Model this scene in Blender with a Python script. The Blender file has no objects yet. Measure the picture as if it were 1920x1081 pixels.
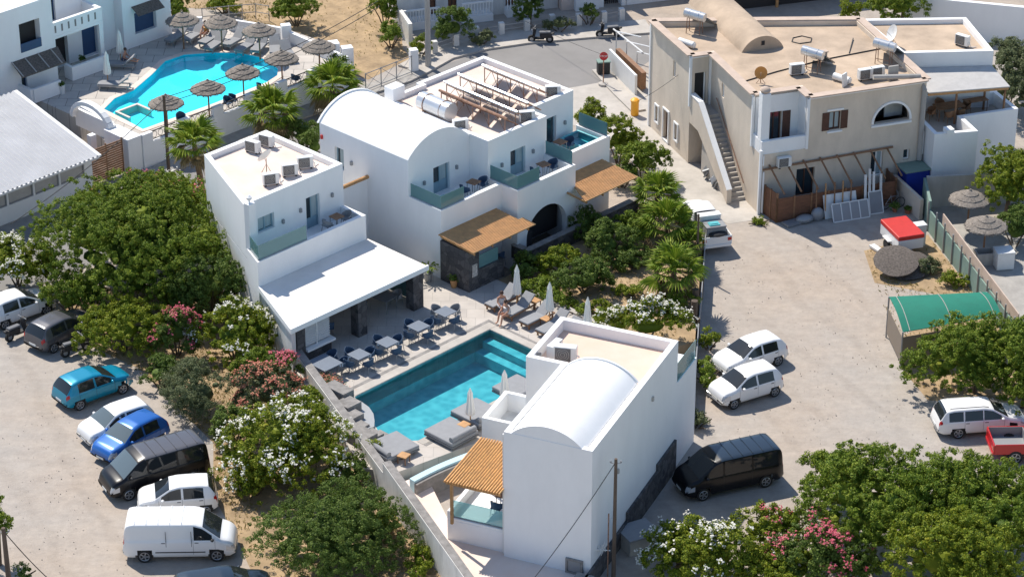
import bpy, math, random
import numpy as np
from mathutils import Matrix, Vector
R = math.radians
sc = bpy.context.scene
# ------------------------------------------------------------------ camera
CAMH, TILT, FOC = 66.0, R(28), 5000.0          # metres, depression, focal length in photo pixels (1920 wide)
cd = bpy.data.cameras.new("camera"); cam = bpy.data.objects.new("camera", cd)
sc.collection.objects.link(cam); sc.camera = cam
cam.location = (0, 0, CAMH); cam.rotation_euler = (R(62), 0, 0)
cd.sensor_width = 36; cd.lens = FOC / 1920 * 36; cd.clip_start = 1; cd.clip_end = 2000
# ------------------------------------------------------------------ sky and sun
world = bpy.data.worlds.new("World"); sc.world = world; world.use_nodes = True
SUN = Vector((-0.46, 0.60, 1.02)).normalized()
nt = world.node_tree; bg = nt.nodes["Background"]
sky = nt.nodes.new("ShaderNodeTexSky"); sky.sky_type = 'NISHITA'; sky.sun_disc = False
sky.sun_elevation = math.asin(SUN.z); sky.sun_rotation = math.atan2(SUN.x, SUN.y)
nt.links.new(sky.outputs[0], bg.inputs[0]); bg.inputs[1].default_value = 0.14; sky.ozone_density = 2.0; sky.dust_density = .3
sl = bpy.data.lights.new("sun", 'SUN'); sl.energy = 4.9; sl.angle = R(0.5); sl.color = (1, .93, .83)
so = bpy.data.objects.new("sun", sl); sc.collection.objects.link(so)
so.rotation_euler = SUN.to_track_quat('Z', 'Y').to_euler()
sc.view_settings.view_transform = 'Standard'; sc.view_settings.look = 'None'
sc.view_settings.exposure = 0.24; sc.view_settings.gamma = 1
random.seed(7); RNG = np.random.default_rng(7)
# ------------------------------------------------------------------ survey helpers
_c, _s = math.cos(TILT), math.sin(TILT)
def G(px, py, z=0.0):
    "ground survey: where the sight line through a photo point meets height z"
    a, b = (px - 960) / FOC, (py - 540.5) / FOC
    t = (z - CAMH) / (-_s - b * _c)
    return Vector((a * t, (_c - b * _s) * t, z))
class Frame:
    def __init__(s, ox, oy, deg):
        s.o = (ox, oy); s.deg = deg; a = R(deg); s.c, s.s = math.cos(a), math.sin(a)
    def w(s, x, y, z=0.0): return Vector((s.o[0] + x * s.c - y * s.s, s.o[1] + x * s.s + y * s.c, z))
    def loc(s, w): dx, dy = w[0] - s.o[0], w[1] - s.o[1]; return (dx * s.c + dy * s.s, -dx * s.s + dy * s.c)
    def at(s, px, py, z): return s.loc(G(px, py, z))
WLD = Frame(0, 0, 0)
F1 = Frame(-3.74, 123.42, -44)       # hotel grid: x down-right, y up-right
F2 = Frame(3.41, 96.5, -23.4)        # front villa
F3 = Frame(16.26, 133.82, 19)        # beige house
# ------------------------------------------------------------------ materials
M = {}
def mat(name, col, rough=.7, metal=0., var=.0, vs=3., bump=0., bs=30., col2=None, spec=None, stretch=None, coat=0.):
    m = bpy.data.materials.new(name); m.use_nodes = True; n = m.node_tree; b = n.nodes["Principled BSDF"]
    b.inputs["Base Color"].default_value = (*col, 1); b.inputs["Roughness"].default_value = rough
    b.inputs["Metallic"].default_value = metal
    if spec is not None: b.inputs["Specular IOR Level"].default_value = spec
    if coat: b.inputs["Coat Weight"].default_value = coat; b.inputs["Coat Roughness"].default_value = .03
    if var or bump:
        tc = n.nodes.new("ShaderNodeTexCoord"); mp = n.nodes.new("ShaderNodeMapping")
        n.links.new(tc.outputs["Object"], mp.inputs[0])
        if stretch: mp.inputs["Scale"].default_value = stretch
    if var:
        nz = n.nodes.new("ShaderNodeTexNoise"); nz.inputs["Scale"].default_value = vs; nz.inputs["Detail"].default_value = 6
        nz.inputs["Roughness"].default_value = .65
        n.links.new(mp.outputs[0], nz.inputs[0])
        cr = n.nodes.new("ShaderNodeValToRGB")
        c2 = col2 or tuple(max(0, c * (1 - var)) for c in col); c1 = tuple(min(1, c * (1 + var * .35)) for c in col) if not col2 else col
        cr.color_ramp.elements[0].color = (*c2, 1); cr.color_ramp.elements[1].color = (*c1, 1)
        cr.color_ramp.elements[0].position = .33; cr.color_ramp.elements[1].position = .66
        n.links.new(nz.outputs[0], cr.inputs[0]); n.links.new(cr.outputs[0], b.inputs["Base Color"])
    if bump:
        nb = n.nodes.new("ShaderNodeTexNoise"); nb.inputs["Scale"].default_value = bs; nb.inputs["Detail"].default_value = 5
        n.links.new(mp.outputs[0], nb.inputs[0])
        bn = n.nodes.new("ShaderNodeBump"); bn.inputs["Strength"].default_value = bump; bn.inputs["Distance"].default_value = .03
        n.links.new(nb.outputs[0], bn.inputs["Height"]); n.links.new(bn.outputs[0], b.inputs["Normal"])
    M[name] = m; return m
mat("white", (.84, .84, .83), .85, var=.045, vs=.9, bump=.15, bs=12, stretch=(1, 1, .4))
mat("whiteworn", (.70, .69, .66), .85, var=.22, vs=1.1, bump=.25, bs=12, stretch=(1, 1, .35))
mat("cream", (.73, .64, .575), .85, vs=.4, bump=.15, bs=20, var=.1, col2=(.68, .53, .445))
mat("peach", (.71, .56, .47), .85, vs=.35, bump=.15, bs=20, var=.1, col2=(.68, .475, .365))
mat("palecanopy", (.76, .72, .67), .85, vs=.5, bump=.15, bs=20, var=.1)
mat("roofbeige", (.50, .385, .28), .9, var=.32, vs=.38, bump=.4, bs=14)
mat("beigewall", (.68, .585, .475), .9, var=.14, vs=.8, bump=.4, bs=14, stretch=(1, 1, .45))
mat("beigetrim", (.52, .41, .33), .9, var=.15, vs=1.5)
mat("concrete", (.47, .435, .39), .9, var=.2, vs=.7, bump=.25, bs=10)
mat("concdark", (.27, .255, .24), .9, var=.35, vs=2.5, bump=.4, bs=12)
mat("road", (.24, .23, .22), .9, var=.14, vs=.3, bump=.3, bs=20)
mat("kerb", (.36, .34, .31), .85, var=.2, vs=2)
mat("soil", (.34, .245, .145), 1, var=.45, vs=.9, bump=.8, bs=6)
mat("gold", (.40, .285, .165), 1, var=.4, vs=.8, bump=.8, bs=5)
mat("deck", (.56, .515, .465), .8, var=.12, vs=.8, bump=.1)
mat("slat", (.64, .34, .12), .6, var=.3, vs=4)
mat("slatbrown", (.60, .335, .14), .65, var=.22, vs=3)
mat("slatdk", (.30, .14, .06), .7, var=.4, vs=5)
mat("wood", (.27, .14, .07), .6, var=.35, vs=4)
mat("woodlt", (.50, .27, .11), .6, var=.3, vs=4)
mat("pole", (.13, .095, .07), .9, var=.4, vs=4, stretch=(1, 1, .2))
mat("polegrey", (.42, .40, .37), .9, var=.2, vs=2, stretch=(1, 1, .2))
mat("brownpanel", (.19, .085, .045), .75, var=.35, vs=3, stretch=(1, 1, 5))
mat("shutter", (.085, .035, .022), .6, var=.3, vs=6)
mat("metalw", (.72, .72, .70), .45, var=.05)
mat("sheetmetal", (.43, .44, .46), .5, var=.12, vs=.6)
mat("steel", (.62, .63, .64), .25, metal=.85)
mat("greymetal", (.30, .31, .32), .5, metal=.4)
mat("rust", (.36, .20, .13), .8, var=.5, vs=6)
mat("tank", (.60, .61, .62), .30, metal=.55, var=.08, vs=3)
mat("black", (.02, .02, .022), .6)
mat("grille", (.12, .12, .12), .5)
mat("rubber", (.022, .022, .022), .85)
mat("cushion", (.27, .275, .285), .9, var=.08, vs=3)
mat("cushdark", (.16, .165, .175), .85)
mat("navy", (.035, .075, .14), .8, var=.15)
mat("bluepaint", (.02, .06, .15), .5, var=.1)
mat("bluedoor", (.24, .36, .42), .6, var=.06)
mat("teal", (.0, .17, .11), .75, var=.1, vs=1.5)
mat("greenfence", (.20, .29, .25), .8, var=.15, vs=1)
mat("canvas", (.80, .77, .71), .9)
mat("thatch", (.27, .235, .20), 1, var=.5, vs=10, bump=1, bs=40)
mat("thatchdk", (.16, .135, .115), 1, var=.5, vs=10, bump=1, bs=40)
mat("curtain", (.36, .44, .46), .8, var=.2, vs=7, stretch=(1, 1, .1))
mat("red", (.55, .03, .025), .5, var=.1)
mat("yellow", (.78, .36, .02), .5)
mat("orange", (.55, .25, .06), .6)
mat("terracotta", (.40, .15, .08), .8, var=.2)
mat("skin", (.50, .25, .16), .55)
mat("hair", (.06, .03, .02), .7)
mat("dress", (.62, .60, .60), .9, var=.4, vs=25)
mat("denim", (.16, .25, .42), .9)
mat("wire", (.03, .03, .03), .6)
mat("palmtrunk", (.20, .13, .08), .95, var=.5, vs=8, bump=1, bs=30)
mat("bark", (.13, .095, .065), .95, var=.4, vs=6)
mat("greyroof", (.50, .485, .465), .85, var=.1)
mat("towel", (.10, .42, .45), .9)

def nmat(name):
    m = bpy.data.materials.new(name); m.use_nodes = True; M[name] = m
    return m, m.node_tree, m.node_tree.nodes["Principled BSDF"]
def brickish(name, c1, c2, mort, scale, rough=.85, w=.5, h=.25, msize=.03, bump=.5, rot=0):
    m, n, b = nmat(name); tc = n.nodes.new("ShaderNodeTexCoord"); mp = n.nodes.new("ShaderNodeMapping")
    mp.inputs["Rotation"].default_value = (0, 0, R(rot))
    br = n.nodes.new("ShaderNodeTexBrick"); br.inputs["Color1"].default_value = (*c1, 1); br.inputs["Color2"].default_value = (*c2, 1)
    br.inputs["Mortar"].default_value = (*mort, 1); br.inputs["Scale"].default_value = scale
    br.inputs["Brick Width"].default_value = w; br.inputs["Row Height"].default_value = h; br.inputs["Mortar Size"].default_value = msize
    nz = n.nodes.new("ShaderNodeTexNoise"); nz.inputs["Scale"].default_value = 1.3; nz.inputs["Detail"].default_value = 6
    mx = n.nodes.new("ShaderNodeMix"); mx.data_type = 'RGBA'; mx.blend_type = 'MULTIPLY'; mx.inputs[0].default_value = .35
    n.links.new(tc.outputs["Object"], mp.inputs[0]); n.links.new(mp.outputs[0], br.inputs[0]); n.links.new(tc.outputs["Object"], nz.inputs[0])
    n.links.new(br.outputs[0], mx.inputs[6]); n.links.new(nz.outputs[0], mx.inputs[7]); n.links.new(mx.outputs[2], b.inputs["Base Color"])
    b.inputs["Roughness"].default_value = rough
brickish("tiles", (.60, .55, .495), (.53, .485, .44), (.40, .37, .33), 1.0, w=.9, h=.9, msize=.012, rot=0)
brickish("terracetiles", (.62, .57, .51), (.55, .505, .455), (.26, .24, .22), 1.0, w=1.1, h=1.1, msize=.02, rot=0)
def stonemat(name, dark, light, scale=3.2):
    m, n, b = nmat(name); tc = n.nodes.new("ShaderNodeTexCoord")
    vo = n.nodes.new("ShaderNodeTexVoronoi"); vo.inputs["Scale"].default_value = scale
    ve = n.nodes.new("ShaderNodeTexVoronoi"); ve.feature = 'DISTANCE_TO_EDGE'; ve.inputs["Scale"].default_value = scale
    cr = n.nodes.new("ShaderNodeValToRGB"); cr.color_ramp.elements[0].color = (*dark, 1); cr.color_ramp.elements[1].color = (*light, 1)
    mr = n.nodes.new("ShaderNodeValToRGB"); mr.color_ramp.elements[0].position = .0; mr.color_ramp.elements[1].position = .06
    mr.color_ramp.elements[0].color = (.35, .35, .35, 1)
    mx = n.nodes.new("ShaderNodeMix"); mx.data_type = 'RGBA'; mx.blend_type = 'MULTIPLY'; mx.inputs[0].default_value = .8
    sp = n.nodes.new("ShaderNodeSeparateColor")
    for t in (vo, ve): n.links.new(tc.outputs["Object"], t.inputs[0])
    n.links.new(vo.outputs["Color"], sp.inputs[0]); n.links.new(sp.outputs[0], cr.inputs[0]); n.links.new(ve.outputs["Distance"], mr.inputs[0])
    n.links.new(cr.outputs[0], mx.inputs[6]); n.links.new(mr.outputs[0], mx.inputs[7]); n.links.new(mx.outputs[2], b.inputs["Base Color"])
    bn = n.nodes.new("ShaderNodeBump"); bn.inputs["Strength"].default_value = .6; bn.inputs["Distance"].default_value = .04
    n.links.new(ve.outputs["Distance"], bn.inputs["Height"]); n.links.new(bn.outputs[0], b.inputs["Normal"]); b.inputs["Roughness"].default_value = .85
stonemat("basalt", (.045, .045, .05), (.12, .115, .115), 3.0)
stonemat("stonepale", (.42, .40, .37), (.66, .63, .58), 3.5)
# the gravel ground: grey-beige compacted gravel with tan patches, tyre tracks and pebbles
m, n, b = nmat("gravel"); tc = n.nodes.new("ShaderNodeTexCoord"); b.inputs["Roughness"].default_value = .95
def noise(sc_, det=6, ro=.6, st=None):
    z = n.nodes.new("ShaderNodeTexNoise"); z.inputs["Scale"].default_value = sc_; z.inputs["Detail"].default_value = det; z.inputs["Roughness"].default_value = ro
    if st:
        mp = n.nodes.new("ShaderNodeMapping"); mp.inputs["Scale"].default_value = st[:3]; mp.inputs["Rotation"].default_value = (0, 0, R(st[3]))
        n.links.new(tc.outputs["Object"], mp.inputs[0]); n.links.new(mp.outputs[0], z.inputs[0])
    else: n.links.new(tc.outputs["Object"], z.inputs[0])
    return z
def ramp(src, p0, c0, p1, c1):
    r_ = n.nodes.new("ShaderNodeValToRGB"); r_.color_ramp.elements[0].position = p0; r_.color_ramp.elements[1].position = p1
    r_.color_ramp.elements[0].color = (*c0, 1); r_.color_ramp.elements[1].color = (*c1, 1); n.links.new(src.outputs[0], r_.inputs[0]); return r_
def mixc(f, a, b_, mode='MIX', fac=None):
    x = n.nodes.new("ShaderNodeMix"); x.data_type = 'RGBA'; x.blend_type = mode
    if fac is not None: x.inputs[0].default_value = fac
    else: n.links.new(f.outputs[0], x.inputs[0])
    n.links.new(a, x.inputs[6]); n.links.new(b_, x.inputs[7]); return x.outputs[2]
ca = ramp(noise(.09, 9, .6), .34, (.45, .37, .295), .60, (.425, .385, .34))
cb = ramp(noise(2.2, 8, .75), .36, (.58, .58, .59), .62, (1, 1, 1))
cc = ramp(noise(.8, 6, .7, (.5, 1.5, 1, 38)), .38, (.86, .86, .87), .64, (1, 1, 1))
cp = ramp(noise(9, 3, .8), .66, (1, 1, 1), .73, (.62, .58, .54))
o1 = mixc(None, ca.outputs[0], cb.outputs[0], 'MULTIPLY', .35); o2 = mixc(None, o1, cc.outputs[0], 'MULTIPLY', .8)
o2b = mixc(None, o2, cp.outputs[0], 'MULTIPLY', .8)
wv = n.nodes.new("ShaderNodeTexWave"); wv.inputs["Scale"].default_value = .12; wv.inputs["Distortion"].default_value = 9; wv.inputs["Detail"].default_value = 3; wv.inputs["Detail Scale"].default_value = .6
mpw = n.nodes.new("ShaderNodeMapping"); mpw.inputs["Rotation"].default_value = (0, 0, R(-25)); n.links.new(tc.outputs["Object"], mpw.inputs[0]); n.links.new(mpw.outputs[0], wv.inputs[0])
cw = ramp(wv, .86, (1, 1, 1), .97, (.86, .85, .84)); o3 = mixc(None, o2b, cw.outputs[0], 'MULTIPLY', .45)
n.links.new(o3, b.inputs["Base Color"])
bn = n.nodes.new("ShaderNodeBump"); bn.inputs["Strength"].default_value = .55; bn.inputs["Distance"].default_value = .06
n.links.new(noise(5, 10, .75).outputs[0], bn.inputs["Height"]); n.links.new(bn.outputs[0], b.inputs["Normal"])
# pool water: clear tinted sheet with ripples over a tiled basin
def watermat(name, tint, scale, strength):
    m = bpy.data.materials.new(name); m.use_nodes = True; n = m.node_tree; n.nodes.clear(); M[name] = m
    o = n.nodes.new("ShaderNodeOutputMaterial"); tr = n.nodes.new("ShaderNodeBsdfTransparent"); gl = n.nodes.new("ShaderNodeBsdfGlossy")
    tr.inputs[0].default_value = (*tint, 1); gl.inputs["Roughness"].default_value = .06
    fr = n.nodes.new("ShaderNodeFresnel"); fr.inputs[0].default_value = 1.33
    mx = n.nodes.new("ShaderNodeMixShader"); tc = n.nodes.new("ShaderNodeTexCoord")
    nz = n.nodes.new("ShaderNodeTexNoise"); nz.inputs["Scale"].default_value = scale; nz.inputs["Detail"].default_value = 3; nz.inputs["Distortion"].default_value = 1.5
    bn = n.nodes.new("ShaderNodeBump"); bn.inputs["Strength"].default_value = strength; bn.inputs["Distance"].default_value = .12
    n.links.new(tc.outputs["Object"], nz.inputs[0]); n.links.new(nz.outputs[0], bn.inputs["Height"])
    n.links.new(bn.outputs[0], gl.inputs["Normal"]); n.links.new(bn.outputs[0], fr.inputs["Normal"])
    n.links.new(fr.outputs[0], mx.inputs[0]); n.links.new(tr.outputs[0], mx.inputs[1]); n.links.new(gl.outputs[0], mx.inputs[2]); n.links.new(mx.outputs[0], o.inputs[0])
watermat("water", (.56, .90, .95), 2.6, .22)
watermat("watershallow", (.78, .98, 1.0), 1.0, .1)
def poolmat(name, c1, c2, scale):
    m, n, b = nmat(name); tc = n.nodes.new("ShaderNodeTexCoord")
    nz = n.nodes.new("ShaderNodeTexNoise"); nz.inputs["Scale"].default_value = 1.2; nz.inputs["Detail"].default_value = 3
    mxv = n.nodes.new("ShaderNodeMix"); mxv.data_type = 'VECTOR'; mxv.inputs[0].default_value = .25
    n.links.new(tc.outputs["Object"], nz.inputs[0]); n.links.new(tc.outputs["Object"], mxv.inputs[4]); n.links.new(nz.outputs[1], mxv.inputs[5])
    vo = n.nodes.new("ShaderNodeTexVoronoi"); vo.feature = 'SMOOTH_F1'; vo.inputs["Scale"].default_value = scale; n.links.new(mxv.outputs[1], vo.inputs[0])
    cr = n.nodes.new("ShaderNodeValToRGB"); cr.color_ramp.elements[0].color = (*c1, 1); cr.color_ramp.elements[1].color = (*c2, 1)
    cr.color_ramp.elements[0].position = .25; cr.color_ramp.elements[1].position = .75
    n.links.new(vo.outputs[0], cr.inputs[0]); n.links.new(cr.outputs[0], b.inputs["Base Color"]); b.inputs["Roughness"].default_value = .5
poolmat("caustictile", (.09, .38, .44), (.19, .54, .58), 3.4)  # tile colour with a caustic-like light pattern painted into its mottling
mat("poolblue", (.02, .72, .86), .6, var=.05, vs=.5)
def glassmat(name, tint, ior=1.45, gl_=.05):
    m = bpy.data.materials.new(name); m.use_nodes = True; n = m.node_tree; n.nodes.clear(); M[name] = m
    o = n.nodes.new("ShaderNodeOutputMaterial"); tr = n.nodes.new("ShaderNodeBsdfTransparent"); gl = n.nodes.new("ShaderNodeBsdfGlossy")
    tr.inputs[0].default_value = (*tint, 1); gl.inputs["Roughness"].default_value = gl_
    df = n.nodes.new("ShaderNodeBsdfDiffuse"); df.inputs[0].default_value = (.36, .70, .73, 1)
    m1 = n.nodes.new("ShaderNodeMixShader"); m1.inputs[0].default_value = .36
    fr = n.nodes.new("ShaderNodeFresnel"); fr.inputs[0].default_value = ior; mx = n.nodes.new("ShaderNodeMixShader")
    n.links.new(tr.outputs[0], m1.inputs[1]); n.links.new(df.outputs[0], m1.inputs[2])
    n.links.new(fr.outputs[0], mx.inputs[0]); n.links.new(m1.outputs[0], mx.inputs[1]); n.links.new(gl.outputs[0], mx.inputs[2]); n.links.new(mx.outputs[0], o.inputs[0])
glassmat("glass", (.78, .95, .96))
mat("darkglass", (.03, .045, .055), .06, spec=.8)
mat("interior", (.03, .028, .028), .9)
mat("carglass", (.018, .022, .025), .04, spec=.5)
mat("carglasslt", (.10, .13, .14), .05, spec=.9)
mat("headlight", (.55, .57, .6), .1, metal=.3)
mat("taillight", (.42, .01, .012), .2)
mat("plate", (.7, .7, .68), .5)
mat("rim", (.42, .43, .45), .3, metal=.7)
for k, c in dict(cwhite=(.78, .78, .77), cteal=(.0, .24, .38), cblue=(.015, .12, .42), cblack=(.008, .008, .010), cgrey=(.10, .10, .11), cred=(.50, .012, .015), cnavy=(.02, .035, .055)).items():
    mat(k, c, .28 if k != "cwhite" else .35, metal=.25 if k in ("cteal", "cblue", "cgrey", "cnavy") else 0, coat=.35 if k != "cblack" else .12, spec=None if k != "cblack" else .3)
def leafmat(name, cols, rough=.6):
    m, n, b = nmat(name); ge = n.nodes.new("ShaderNodeNewGeometry"); tc = n.nodes.new("ShaderNodeTexCoord")
    nz = n.nodes.new("ShaderNodeTexNoise"); nz.inputs["Scale"].default_value = .9; nz.inputs["Detail"].default_value = 3
    ad = n.nodes.new("ShaderNodeMath"); ad.operation = 'MULTIPLY_ADD'; ad.inputs[1].default_value = .55
    ml = n.nodes.new("ShaderNodeMath"); ml.operation = 'MULTIPLY'; ml.inputs[1].default_value = .5
    n.links.new(tc.outputs["Object"], nz.inputs[0]); n.links.new(nz.outputs[0], ml.inputs[0])
    n.links.new(ge.outputs["Random Per Island"], ad.inputs[0]); n.links.new(ml.outputs[0], ad.inputs[2])
    cr = n.nodes.new("ShaderNodeValToRGB"); el = cr.color_ramp.elements
    while len(el) < len(cols): el.new(.5)
    for i, c in enumerate(cols): el[i].position = .12 + .75 * i / (len(cols) - 1); el[i].color = (*c, 1)
    n.links.new(ad.outputs[0], cr.inputs[0]); n.links.new(cr.outputs[0], b.inputs["Base Color"]); b.inputs["Roughness"].default_value = rough; b.inputs["Specular IOR Level"].default_value = .22
    tl = n.nodes.new("ShaderNodeBsdfTranslucent"); mx = n.nodes.new("ShaderNodeMixShader"); mx.inputs[0].default_value = .28
    n.links.new(cr.outputs[0], tl.inputs[0]); o = n.nodes["Material Output"]
    n.links.new(b.outputs[0], mx.inputs[1]); n.links.new(tl.outputs[0], mx.inputs[2]); n.links.new(mx.outputs[0], o.inputs[0])
leafmat("leafgreen", [(.04, .08, .009), (.10, .17, .014), (.20, .27, .025), (.33, .37, .05)])
leafmat("leafyellow", [(.05, .09, .008), (.12, .18, .012), (.24, .29, .02), (.36, .36, .035)])
leafmat("leafdark", [(.035, .065, .012), (.075, .13, .02), (.14, .205, .035), (.22, .28, .06)])
leafmat("leafolive", [(.06, .085, .04), (.11, .14, .06), (.16, .19, .085), (.22, .23, .12)])
leafmat("leafpalm", [(.05, .10, .010), (.13, .21, .015), (.24, .32, .03), (.40, .42, .07)])
leafmat("deadfrond", [(.16, .12, .06), (.26, .20, .10), (.34, .28, .15)])
leafmat("petalwhite", [(.80, .77, .66), (.88, .86, .78), (.88, .87, .83)])
leafmat("petalpink", [(.50, .07, .13), (.66, .14, .20), (.72, .28, .28)])
leafmat("petalcoral", [(.52, .12, .10), (.66, .26, .18), (.62, .34, .20)])
leafmat("drygrass", [(.22, .15, .05), (.36, .26, .10), (.28, .26, .08), (.14, .17, .04)])
# ------------------------------------------------------------------ object helpers
BASE = {}
COL = sc.collection
def tag(o, label=None, cat=None, group=None, kind=None):
    if label: o['label'] = label
    if cat: o['category'] = cat
    if group: o['group'] = group
    if kind: o['kind'] = kind
    return o
def thing(name, label, cat, loc=(0, 0, 0), rz=0., group=None):
    o = bpy.data.objects.new(name, None); COL.objects.link(o); o.empty_display_size = .3
    o.location = loc; o.rotation_euler = (0, 0, rz)
    BASE[o.name] = Matrix.Translation(Vector(loc)) @ Matrix.Rotation(rz, 4, 'Z')
    return tag(o, label, cat, group)
def dup(root, loc, rz=0., label=None, group=None, scale=None):
    r = root.copy(); COL.objects.link(r); r.location = loc; r.rotation_euler = (0, 0, rz)
    if label: r['label'] = label
    if group: r['group'] = group
    if scale: r.scale = scale
    for ch in list(root.children):
        c = ch.copy(); COL.objects.link(c); c.parent = r
        for g in list(ch.children):
            d = g.copy(); COL.objects.link(d); d.parent = c
    return r
def put(o, loc, rz=0.): o.location = loc; o.rotation_euler = (0, 0, rz); return o
class MB:
    "collects solids in a frame's coordinates and links them as one mesh object"
    def __init__(s, fr=WLD): s.v = []; s.f = []; s.fr = fr
    def add(s, vs, fs):
        k = len(s.v); s.v += [s.fr.w(*p) for p in vs]; s.f += [tuple(i + k for i in f) for f in fs]; return s
    def box(s, x0, x1, y0, y1, z0, z1):
        return s.add([(x0, y0, z0), (x1, y0, z0), (x1, y1, z0), (x0, y1, z0), (x0, y0, z1), (x1, y0, z1), (x1, y1, z1), (x0, y1, z1)],
                     [(3, 2, 1, 0), (4, 5, 6, 7), (0, 1, 5, 4), (1, 2, 6, 5), (2, 3, 7, 6), (3, 0, 4, 7)])
    def rbox(s, cx, cy, cz, dx, dy, dz, rz=0., rx=0., ry=0.):
        "box of full size dx,dy,dz centred at c, turned"
        m = Matrix.Translation((cx, cy, cz)) @ Matrix.Rotation(rz, 4, 'Z') @ Matrix.Rotation(ry, 4, 'Y') @ Matrix.Rotation(rx, 4, 'X')
        p = [m @ Vector((i * dx / 2, j * dy / 2, k * dz / 2)) for k in (-1, 1) for i, j in ((-1, -1), (1, -1), (1, 1), (-1, 1))]
        return s.add(p, [(3, 2, 1, 0), (4, 5, 6, 7), (0, 1, 5, 4), (1, 2, 6, 5), (2, 3, 7, 6), (3, 0, 4, 7)])
    def prism(s, poly, z0, z1):
        n = len(poly); a = sum(poly[i][0] * poly[(i + 1) % n][1] - poly[(i + 1) % n][0] * poly[i][1] for i in range(n))
        if a < 0: poly = poly[::-1]
        return s.add([(p[0], p[1], z0) for p in poly] + [(p[0], p[1], z1) for p in poly],
                     [tuple(range(n))[::-1], tuple(range(n, 2 * n))] + [(i, (i + 1) % n, (i + 1) % n + n, i + n) for i in range(n)])
    def sheet(s, poly, z):
        n = len(poly); a = sum(poly[i][0] * poly[(i + 1) % n][1] - poly[(i + 1) % n][0] * poly[i][1] for i in range(n))
        if a < 0: poly = poly[::-1]
        return s.add([(p[0], p[1], z) for p in poly], [tuple(range(n))])
    def tube(s, path, r, n=8, r2=None, caps=True):
        path = [Vector(p) for p in path]; rings = []; up = Vector((0, 0, 1)); L = len(path)
        for i, p in enumerate(path):
            t = (path[min(i + 1, L - 1)] - path[max(i - 1, 0)]).normalized()
            u = t.cross(up if abs(t.z) < .95 else Vector((1, 0, 0))).normalized(); w = t.cross(u)
            rr = r if r2 is None else r + (r2 - r) * i / (L - 1)
            rings += [p + u * math.cos(2 * math.pi * k / n) * rr + w * math.sin(2 * math.pi * k / n) * rr for k in range(n)]
        f = [(i * n + k, i * n + (k + 1) % n, (i + 1) * n + (k + 1) % n, (i + 1) * n + k) for i in range(L - 1) for k in range(n)]
        if caps: f += [tuple(range(n)), tuple(range((L - 1) * n, L * n))[::-1]]
        return s.add(rings, f)
    def beam(s, p, q, w, h):
        p, q = Vector(p), Vector(q); t = (q - p).normalized(); u = t.cross(Vector((0, 0, 1)))
        u = (u if u.length > .01 else Vector((1, 0, 0))).normalized(); v = u.cross(t)
        pts = [e + u * i * w / 2 + v * j * h / 2 for e in (p, q) for i, j in ((-1, -1), (1, -1), (1, 1), (-1, 1))]
        return s.add(pts, [(0, 1, 2, 3), (7, 6, 5, 4), (1, 0, 4, 5), (2, 1, 5, 6), (3, 2, 6, 7), (0, 3, 7, 4)])
    def lathe(s, prof, c=(0, 0, 0), n=20, jit=0.):
        vs = []; L = len(prof)
        for r, z in prof:
            for k in range(n):
                j = 1 + (random.uniform(-jit, jit) if jit else 0)
                vs.append((c[0] + r * j * math.cos(2 * math.pi * k / n), c[1] + r * j * math.sin(2 * math.pi * k / n), c[2] + z))
        f = [(i * n + k, i * n + (k + 1) % n, (i + 1) * n + (k + 1) % n, (i + 1) * n + k) for i in range(L - 1) for k in range(n)]
        f += [tuple(range(n))[::-1], tuple(range((L - 1) * n, L * n))]
        return s.add(vs, f)
    def ball(s, c, rx, ry, rz, n=10, m=7):
        prof = []
        vs = []
        for i in range(m + 1):
            a = math.pi * (i + .02) / (m + .04) - math.pi / 2
            for k in range(n): vs.append((c[0] + rx * math.cos(a) * math.cos(2 * math.pi * k / n), c[1] + ry * math.cos(a) * math.sin(2 * math.pi * k / n), c[2] + rz * math.sin(a)))
        f = [(i * n + k, i * n + (k + 1) % n, (i + 1) * n + (k + 1) % n, (i + 1) * n + k) for i in range(m) for k in range(n)] + [tuple(range(n))[::-1], tuple(range(m * n, (m + 1) * n))]
        return s.add(vs, f)
    def build(s, name, mt, parent=None, smooth=False, bevel=0., seg=2, kind=None):
        me = bpy.data.meshes.new(name)
        if parent is not None: B = BASE[parent.name]
        else:
            xs = [v.x for v in s.v]; ys = [v.y for v in s.v]; B = Matrix.Translation(((min(xs) + max(xs)) / 2, (min(ys) + max(ys)) / 2, min(v.z for v in s.v)))
        inv = B.inverted(); me.from_pydata([inv @ v for v in s.v], [], s.f); me.materials.append(M[mt] if isinstance(mt, str) else mt)
        me.validate()
        if smooth: me.polygons.foreach_set("use_smooth", [True] * len(me.polygons))
        o = bpy.data.objects.new(name, me); COL.objects.link(o)
        if parent is not None: o.parent = parent
        else: o.location = B.translation
        BASE[o.name] = B
        if smooth and smooth != 'all': 
            me.set_sharp_from_angle(angle=R(40))
        if bevel:
            b = o.modifiers.new("soft_edges", 'BEVEL'); b.width = bevel; b.segments = seg; b.limit_method = 'ANGLE'; b.angle_limit = R(50)
        if kind: o['kind'] = kind
        return o
def structure(name, mb, mt, **k): return mb.build(name, mt, kind='structure', **k)

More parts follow.
